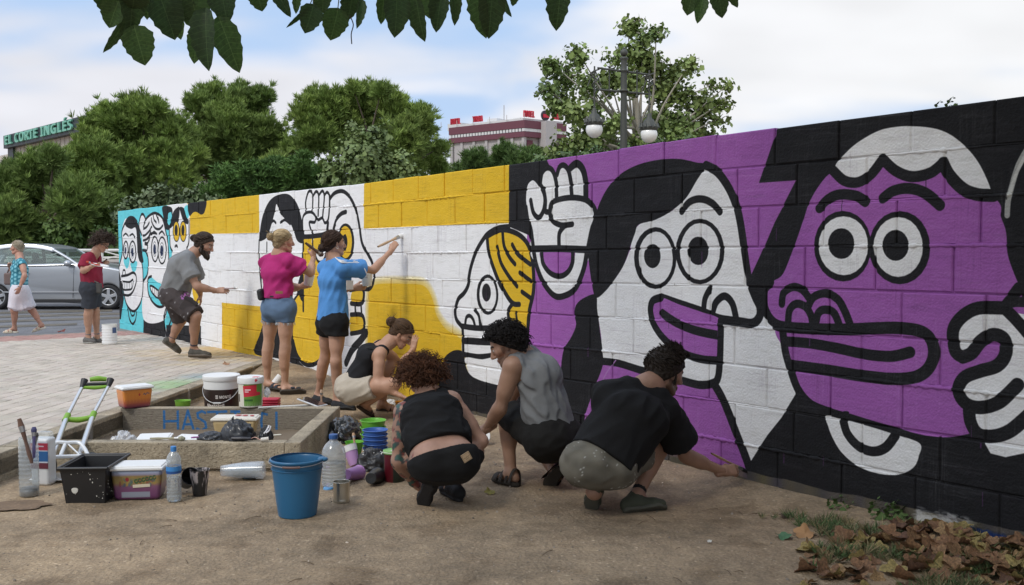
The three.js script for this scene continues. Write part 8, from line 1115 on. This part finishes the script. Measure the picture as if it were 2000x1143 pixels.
// crumpled plastic sheets
function crumple(name, label, cat, p, w, d, h, seed, mat) { const g = new THREE.SphereGeometry(1, 64, 40); shapeBy(g, (v) => { const n = Math.abs(N3(v.x * 1.9 + seed, v.y * 1.9, v.z * 1.9)) * 1.2 + Math.abs(N3(v.x * 4.3 + seed, v.y * 4.3, v.z * 4.3)) * 0.5, k = 1.06 - 0.42 * n; v.set(v.x * k * w / 2, Math.max(-0.2, v.y) * k * h, v.z * k * d / 2); }); const t = thing(name, label, cat, p); mesh('sheet', g, mat, t); return t; }
const bin = phys({ color: rgb(0.02, 0.022, 0.025), roughness: 0.22, clearcoat: 0.6, side: THREE.DoubleSide });
crumple('trash_bag', 'crumpled black rubbish bag beside the right wall of the planter', 'bag', V(at(675, 845, 8.0).x, 0.04, -7.95), 0.28, 0.4, 0.15, 3, bin);
{ const t = crumple('plastic_sheet', 'dark crumpled plastic sheet under the lying black cup', 'plastic sheet', ground(724, 925).add(V(0, 0.03, -0.12)), 0.24, 0.2, 0.12, 8, plain(0.03, 0.03, 0.033, 0.45)); const r = rng(6), s = []; for (let i = 0; i < 16; i++) s.push(new THREE.SphereGeometry(0.003 + 0.003 * r(), 6, 5).translate((r() - 0.5) * 0.14, 0.08 + r() * 0.02, (r() - 0.5) * 0.1)); mesh('white_specks', s, whitePlastic, t); const tag2 = rbox(0.03, 0.04, 0.004, 0.001, 1).translate(0.11, 0.04, 0.09); mesh('white_tag', tag2, whitePlastic, t); }
// in the planter
{ const fl = 0.045; const lid = (label, px, py, Z, w, d, turn, tilt) => { const b = thing('tub_lid', label, 'lid', [at(px, py, Z).x, fl + 0.085, -Z], turn); b.rotation.x = tilt; mesh('lid', [rbox(w, 0.014, d, 0.006, 2), rbox(w * 0.88, 0.008, d * 0.86, 0.003, 2).translate(0, 0.008, 0)], whitePlastic, b); };
  lid('white plastic lid lying in the planter below the letter H', 301, 850, 7.35, 0.24, 0.17, 0.1, 0.12); lid('white plastic lid with pink paint lying in the planter left of the handbag', 373, 852, 7.3, 0.24, 0.18, -0.15, 0.1);
  const paper = thing('paper_sheet', 'white sheet of paper under the lids in the planter', 'paper', [at(280, 856, 7.05).x, 0.14, -7.02]); mesh('sheet', shapeBy(new THREE.PlaneGeometry(0.24, 0.1, 16, 8).rotateX(-1.45), (v) => { v.y += 0.01 * N3(v.x * 14, 1, v.z * 14); }), plain(0.74, 0.74, 0.75, 0.8, { side: THREE.DoubleSide }), paper);
  crumple('clear_film', 'crumpled clear plastic film at the left end inside the planter', 'plastic film', V(at(243, 852, 7.2).x, 0.1, -7.18), 0.2, 0.2, 0.11, 21, phys({ color: rgb(0.9, 0.91, 0.93), roughness: 0.15, transmission: 0.62, thickness: 0, side: THREE.DoubleSide, clearcoat: 1 }));
  brush('flat brush with blue ferrule lying along the front planter wall', V(at(293, 860, 6.9).x, 0.208, -6.9), V(at(362, 857, 6.9).x, 0.21, -6.89), { w: 0.011, wood: [0.33, 0.3, 0.2], hair: [0.3, 0.3, 0.22], bush: 1.7 });
  brush('purple handled brush pointing at the black handbag', V(at(372, 862, 6.92).x, 0.208, -6.93), V(at(398, 855, 6.95).x, 0.212, -6.95), { w: 0.008, wood: [0.3, 0.1, 0.3], hair: [0.2, 0.1, 0.2] }); }
{ // handbag slumped over the wall, strap hanging down
  const c = at(455, 845, 6.98), b = thing('handbag', 'black handbag slumped on the planter wall with its strap hanging down', 'handbag', [c.x, 0.195, -6.96]), leather = phys({ color: rgb(0.018, 0.02, 0.026), roughness: 0.42, clearcoat: 0.2 }); const X = (px) => at(px, 850, 6.96).x - c.x;
  const blob = (w, d, h, seed, x, y) => { const g = new THREE.SphereGeometry(1, 48, 32); shapeBy(g, (v) => { const k = 1.1 - 0.4 * Math.abs(N3(v.x * 1.9 + seed, v.y * 1.9, v.z * 1.9)) - 0.2 * Math.abs(N3(v.x * 4.6 + seed, v.y * 4, v.z * 4)); v.set(v.x * k * w / 2 + x, Math.max(-0.1, v.y) * k * h + y, v.z * k * d / 2); }); return g; };
  mesh('body', [blob(0.24, 0.18, 0.13, 4, 0.04, 0.0), blob(0.2, 0.14, 0.045, 7, -0.14, 0.005), new THREE.ConeGeometry(0.03, 0.07, 8).rotateZ(-0.3).translate(0.0, 0.125, 0)], leather, b); mesh('strap', [tube([V(X(424), 0.01, 0.06), V(X(419), -0.05, 0.08), V(X(420), -0.115, 0.082), V(X(434), -0.155, 0.085), V(X(451), -0.16, 0.085), V(X(459), -0.11, 0.084), V(X(457), -0.03, 0.083), V(X(450), 0.015, 0.06)], 0.009, 60, 6)], leather, b); mesh('buckle', new THREE.TorusGeometry(0.011, 0.003, 6, 14).translate(X(420), -0.11, 0.093), plain(0.6, 0.5, 0.25, 0.3, { metalness: 0.9 }), b);
  const sc = crumple('sunglasses_case', 'dark glove like pouch with white paper at the right end of the handbag', 'pouch', V(at(520, 860, 6.95).x, 0.2, -6.95), 0.1, 0.08, 0.09, 31, leather); mesh('paper', [tube([V(-0.005, 0.04, 0.04), V(0.012, 0.06, 0.04), V(0.03, 0.095, 0.03)], 0.006, 10, 5), tube([V(0.01, 0.045, 0.045), V(0.03, 0.06, 0.04), V(0.04, 0.09, 0.03)], 0.005, 10, 5)], plain(0.7, 0.7, 0.74, 0.7), sc);
  const rl = thing('paint_roller', 'small paint roller with dark handle and white sleeve lying on the planter wall', 'paint roller', [at(490, 862, 6.86).x, 0.212, -6.86]); mesh('handle', limb([V(-0.13, 0.004, 0), V(-0.06, 0.004, 0), V(0.0, 0.003, 0)], [0.011, 0.013, 0.009], 10), plain(0.02, 0.02, 0.03, 0.4), rl); mesh('wire', tube([V(0, 0.003, 0), V(0.03, 0.012, 0.005), V(0.06, 0.0, 0.012), V(0.085, 0.0, 0.014)], 0.003, 20, 6), plain(0.5, 0.3, 0.25, 0.4, { metalness: 0.5 }), rl); mesh('sleeve', rod(V(0.072, -0.002, 0.016), V(0.122, 0.004, 0.012), 0.013, 0.013, 14), plain(0.68, 0.64, 0.58, 0.9), rl); const st = thing('paint_stick', 'pale wooden slat resting at the right inner corner of the planter', 'stick', [at(530, 845, 7.1).x, 0.2, -7.05], 0.5); mesh('slat', rbox(0.16, 0.006, 0.03, 0.002, 1), plain(0.62, 0.58, 0.48, 0.8), st); }
// right rear of the planter
{ const a = V(at(507, 806, 8.3).x, 0.205, -8.26), e = at(614, 791, 8.5), t = thing('roller_pole', 'white roller pole lying across the rear planter wall', 'pole', a); mesh('pole', rod(V(0, 0, 0), e.clone().sub(a), 0.008, 0.008, 10), plain(0.68, 0.68, 0.66, 0.4), t); mesh('yellow_tip', rod(e.clone().sub(a), e.clone().sub(a).multiplyScalar(1.06), 0.009, 0.009, 10), plain(0.4, 0.36, 0.08, 0.5), t);
  const ph = thing('clipboard', 'dark tablet leaning on the rear corner of the planter', 'tablet', [at(612, 792, 8.55).x, 0.215, -8.5], -0.5); ph.rotation.z = -0.22; mesh('board', rbox(0.23, 0.012, 0.13, 0.005, 2), plain(0.62, 0.63, 0.65, 0.4), ph); mesh('screen', rbox(0.21, 0.004, 0.115, 0.002, 1).translate(0, 0.008, 0), phys({ color: rgb(0.05, 0.035, 0.035), roughness: 0.15, clearcoat: 1 }), ph);
  brush('bare wooden brush standing upright behind the planter beside the black shoes', V(at(628, 795, 8.95).x, 0.0, -8.95).setY(at(628, 797, 8.95).y), at(627.5, 761, 8.95), { w: 0.012, wood: [0.48, 0.32, 0.22], hair: [0.48, 0.34, 0.24], bush: 1 });
  const roll = thing('paper_roll', 'white paper roll tipped over between the feet of the woman in magenta', 'paper roll', at(539, 746, 11.0)); mesh('roll', lathe([[0.015, -0.08], [0.036, -0.08], [0.04, -0.075], [0.04, 0.075], [0.036, 0.08], [0.015, 0.08]], 24).rotateZ(-0.7).rotateY(0.4), plain(0.72, 0.71, 0.69, 0.9), roll); const r2 = thing('paper_ball', 'white scrap beside the lid of the green labelled tub', 'scrap', [at(524, 765, 8.45).x, 0.36, -8.4]); mesh('scrap', shapeBy(new THREE.IcosahedronGeometry(0.026, 3), (v) => { v.multiplyScalar(1 + 0.4 * N3(v.x * 60, v.y * 60, v.z * 60)); v.y *= 1.4; }), milky, r2); r2.position.y = at(524, 766, 8.42).y; }
{ const b = thing('white_jug', 'ribbed white plastic jug on the pavement beside the woman in maroon', 'jug', onPavement(214, 673)), prof = [[0.001, 0], [0.095, 0], [0.102, 0.01]]; for (let i = 0; i < 6; i++) prof.push([0.105, 0.03 + i * 0.038], [0.105, 0.05 + i * 0.038], [0.098, 0.058 + i * 0.038]); prof.push([0.105, 0.27], [0.1, 0.29]); mesh('body', lathe(shell(prof, 0.002), 32), plain(0.74, 0.74, 0.74, 0.4), b); mesh('cut_rim', ringY(0.101, 0.29, 0.004), plain(0.66, 0.66, 0.6, 0.5), b); bandMesh(0.106, 0.106, 0.17, 0.25, 0.75, 1.45, plain(0.05, 0.09, 0.2, 0.5), 'label', b); }
{ const b = thing('orange_pot', 'orange paint pot on the ground beside the crouching woman with the bun', 'pot', ground(781, 800)); mesh('pot', lathe(shell([[0.001, 0], [0.032, 0], [0.046, 0.075], [0.048, 0.077]], 0.002), 24), tinted([0.7, 0.3, 0.02]), b); const c = crumple('clear_film', 'piece of clear plastic film beside the orange paint pot', 'plastic film', ground(763, 792).setY(0.01), 0.13, 0.1, 0.05, 44, milky); }
{ const b = thing('paint_saucer', 'small white lid standing on edge between the curly haired person and the man in grey', 'saucer', ground(949, 868)); mesh('lid', lathe([[0.001, 0], [0.05, 0], [0.056, 0.004], [0.056, 0.012], [0.05, 0.008], [0.001, 0.007]], 28).rotateX(1.2).rotateY(-0.9).translate(0, 0.045, 0), whitePlastic, b); }
// ---------------------------------------------------------------- fallen leaves, grass, crumbs
{
  const r = rng(91);
  function dryLeaf(seed) { const q = rng(seed), lobes = 5, n = 30, pos = [0, 0.02, 0], idx = [], ring = []; for (let i = 0; i < n; i++) { const a = i / n * 6.2832, k = 0.56 + 0.34 * Math.abs(Math.cos(a * lobes / 2 + 0.2)) + 0.08 * (q() - 0.5); ring.push([Math.cos(a) * k, Math.sin(a) * k]); } const curl = 0.5 + q() * 0.9, ph = q() * 6.28; for (let m = 1; m <= 3; m++) for (const [x, z] of ring) { const X = x * m / 3, Z = z * m / 3, u = X * Math.cos(ph) + Z * Math.sin(ph), R = Math.hypot(X, Z); pos.push(X, curl * 0.55 * u * u + 0.22 * R * R * Math.sin(Math.atan2(Z, X) * 3 + ph) + 0.05 * (q() - 0.5), Z); } for (let i = 0; i < n; i++) { const j = (i + 1) % n; idx.push(0, 1 + j, 1 + i); for (let m = 0; m < 2; m++) { const o = 1 + m * n; idx.push(o + i, o + j, o + n + i, o + j, o + n + j, o + n + i); } } const g = new THREE.BufferGeometry(); g.setAttribute('position', new THREE.Float32BufferAttribute(pos, 3)); g.setIndex(idx); g.computeVertexNormals(); return metreUV(g); }
  const shapes = [1, 2, 3, 4, 5, 6].map(dryLeaf), mottle = dataTexture(128, 128, (u, v) => { const k = 200 + 70 * tileNoise(u, v, 6, 4, 4); return [k, k * 0.98, k * 0.95]; });
  const tones = [[0.30, 0.165, 0.09], [0.38, 0.225, 0.12], [0.18, 0.095, 0.06], [0.46, 0.3, 0.15], [0.33, 0.18, 0.095], [0.45, 0.36, 0.14]].map((c) => std({ color: rgb(...c), roughness: 0.8, side: THREE.DoubleSide, map: mottle }));
  const pile = thing('leaf_pile', 'heap of dry brown leaves at the foot of the black right end of the wall', 'leaf pile', ground(1800, 1090));
  const place = (name, parent, p, size, i) => { const m = mesh(name, shapes[i % 6], tones[Math.floor(r() * 6)], parent); m.position.copy(p); m.rotation.set((r() - 0.5) * 1.3, r() * 6.28, (r() - 0.5) * 1.3); m.scale.setScalar(size); return m; };
  let made = 0;
  for (let i = 0; i < 900 && made < 270; i++) {
    const px = 1560 + r() * 520, py = 1045 + r() * 150, p = ground(px, py), d = p.clone().sub(WALL_R).dot(WALL_OUT); if (d < 0.06) continue; const k = smooth(1.0, 0.2, d) * smooth(1540, 1760, px); if (r() > 0.16 + 0.8 * k) continue;
    p.y = 0.012 + k * 0.065 * r(); place('dry_leaf', pile, p.sub(pile.position), 0.032 + 0.045 * r(), made++);
  }
  const single = (label, px, py, size, tone, pav) => { const p = pav ? onPavement(px, py) : ground(px, py, dirtY(ground(px, py).x, ground(px, py).z)); p.y += 0.012; const m = mesh('fallen_leaf', shapes[2], plain(...tone, 0.8, { side: THREE.DoubleSide }), scene); m.position.copy(p); m.rotation.set(0.2, px, 0.15); m.scale.setScalar(size); tag(m, label, 'leaf'); };
  single('yellow green fallen leaf on the dirt in front of the man in grey', 957, 965, 0.04, [0.32, 0.27, 0.07]); single('reddish fallen leaf on the pavement behind the walking woman', 120, 649, 0.075, [0.25, 0.07, 0.05], true); single('green fallen leaf on the dirt left of the dry leaf heap', 1532, 1052, 0.055, [0.07, 0.16, 0.08]); single('pale scrap of leaf on the dirt in front of the black t-shirt man', 1385, 1062, 0.016, [0.6, 0.58, 0.52]); single('brown leaf on the pavement beside the brown paint bucket', 442, 713, 0.05, [0.3, 0.17, 0.1], true); single('dark brown leaf on the dirt at the wall left of the leaf heap', 1530, 1012, 0.03, [0.08, 0.05, 0.035]); single('orange brown leaf lying apart at the left edge of the leaf heap', 1572, 1047, 0.07, [0.36, 0.2, 0.09]);
  // grass tufts around the leaves
  const blade = tuftGeometry(14, 0.085, 0.0022, 1.0, 8), spots = []; for (let i = 0; i < 4200; i++) { const px = 1480 + r() * 640, py = 1010 + r() * 200, p = ground(px, py), d = p.clone().sub(WALL_R).dot(WALL_OUT); if (d < 0.03) continue; const n = N3(p.x * 2.2, 3, p.z * 2.2) + 0.35 * N3(p.x * 8, 5, p.z * 8), k = smooth(0.05, 0.45, n + 0.45 * smooth(1.3, 0.2, d) + 0.3 * smooth(1520, 1680, px) - 0.42); if (r() < 0.75 * k) spots.push(p); }
  const gm = leafMat({ color: rgb(1, 1, 1), roughness: 0.8 }), im = new THREE.InstancedMesh(blade, gm, spots.length), M = new THREE.Matrix4(); spots.forEach((p, i) => { const s = 0.5 + 0.7 * r(), q = new THREE.Quaternion().setFromEuler(new THREE.Euler((r() - 0.5) * 0.7, r() * 6.28, (r() - 0.5) * 0.7)); M.compose(p, q, V(s, s, s)); im.setMatrixAt(i, M); const k = 0.6 + 0.7 * r(), dry = r() < 0.35; im.setColorAt(i, dry ? rgb(0.26 * k, 0.21 * k, 0.11 * k) : rgb(0.085 * k, 0.14 * k, 0.05 * k)); }); im.name = 'grass'; im.userData.kind = 'stuff'; im.receiveShadow = im.castShadow = true; scene.add(im); im.userData.label = 'short patchy grass among the dry leaves in the right corner'; im.userData.category = 'grass';
  // small weeds at the foot and on top of the wall
  const weed = (label, p, n, s, seed) => { const t = thing('weed', label, 'weed', p), q = rng(seed), g = []; for (let i = 0; i < n; i++) { const c = CLUMPS_SMALL[0].clone(); const k = s * (1.1 + 1.4 * q()); c.scale(k, k, k); c.translate((q() - 0.5) * s * 1.2, q() * s * 0.5, (q() - 0.5) * s * 0.4); g.push(c); } mesh('leaves', g, plain(0.07, 0.12, 0.03, 0.8, { side: THREE.DoubleSide }), t); };
  weed('small green weed growing on top of the black part of the wall', wallPoint(...[onWall(1832, 211)[0]], COURSES[0], -0.1), 5, 0.1, 3); weed('leafy weed at the foot of the wall above the leaf heap', wallPoint(onWall(1750, 1025)[0], 0.02, 0.08), 9, 0.16, 4); weed('low weed at the foot of the wall left of the leaf heap', wallPoint(onWall(1665, 1000)[0], 0.01, 0.1), 6, 0.12, 5);
  // pebbles and twigs on the dirt
  const stone = new THREE.IcosahedronGeometry(1, 1), list = []; shapeBy(stone, (v) => v.multiplyScalar(1 + 0.3 * N3(v.x * 2, v.y * 2, v.z * 2))); for (let i = 0; i < 3000; i++) { const z = -3.4 - r() * 9, x = -3 + r() * 8, p = V(x, 0, z), d = p.clone().sub(WALL_R).dot(WALL_OUT); if (d < 0.02 || p.clone().sub(KERB_A).dot(KERB_SIDE) < 0.02) continue; p.y = dirtY(x, z) + 0.001; list.push(p); }
  const pm = new THREE.InstancedMesh(stone, std({ color: rgb(1, 1, 1), roughness: 0.95 }), list.length); list.forEach((p, i) => { const s = 0.002 + 0.006 * r() ** 3; M.compose(p, new THREE.Quaternion().setFromEuler(new THREE.Euler(r() * 6, r() * 6, r() * 6)), V(s * 1.3, s * 0.7, s)); pm.setMatrixAt(i, M); const k = r() < 0.03 ? 2.6 : 0.5 + r() * 0.9; pm.setColorAt(i, rgb(0.26 * k, 0.22 * k, 0.18 * k)); }); pm.name = 'gravel'; pm.userData.kind = 'stuff'; scene.add(pm); pm.userData.label = 'fine gravel scattered over the bare dirt'; pm.userData.category = 'gravel';
  const tw = []; for (let i = 0; i < 90; i++) { const z = -3.8 - r() * 5, x = -2 + r() * 5.4, p = V(x, dirtY(x, z) + 0.004, z), a = r() * 6.28, L = 0.03 + r() * 0.09; if (p.clone().sub(WALL_R).dot(WALL_OUT) < 0.15) continue; const e = V(Math.cos(a) * L, 0, Math.sin(a) * L); tw.push(limb([p, p.clone().addScaledVector(e, 0.5).add(V(0, 0.006, 0.006)), p.clone().add(e)], [0.002, 0.0016, 0.001], 5)); } const ts = mesh('twig_litter', tw, plain(0.12, 0.08, 0.05, 0.9)); ts.userData.kind = 'stuff'; ts.userData.label = 'thin dry twigs scattered over the dirt'; ts.userData.category = 'twigs';
}
renderer.render(scene, camera);
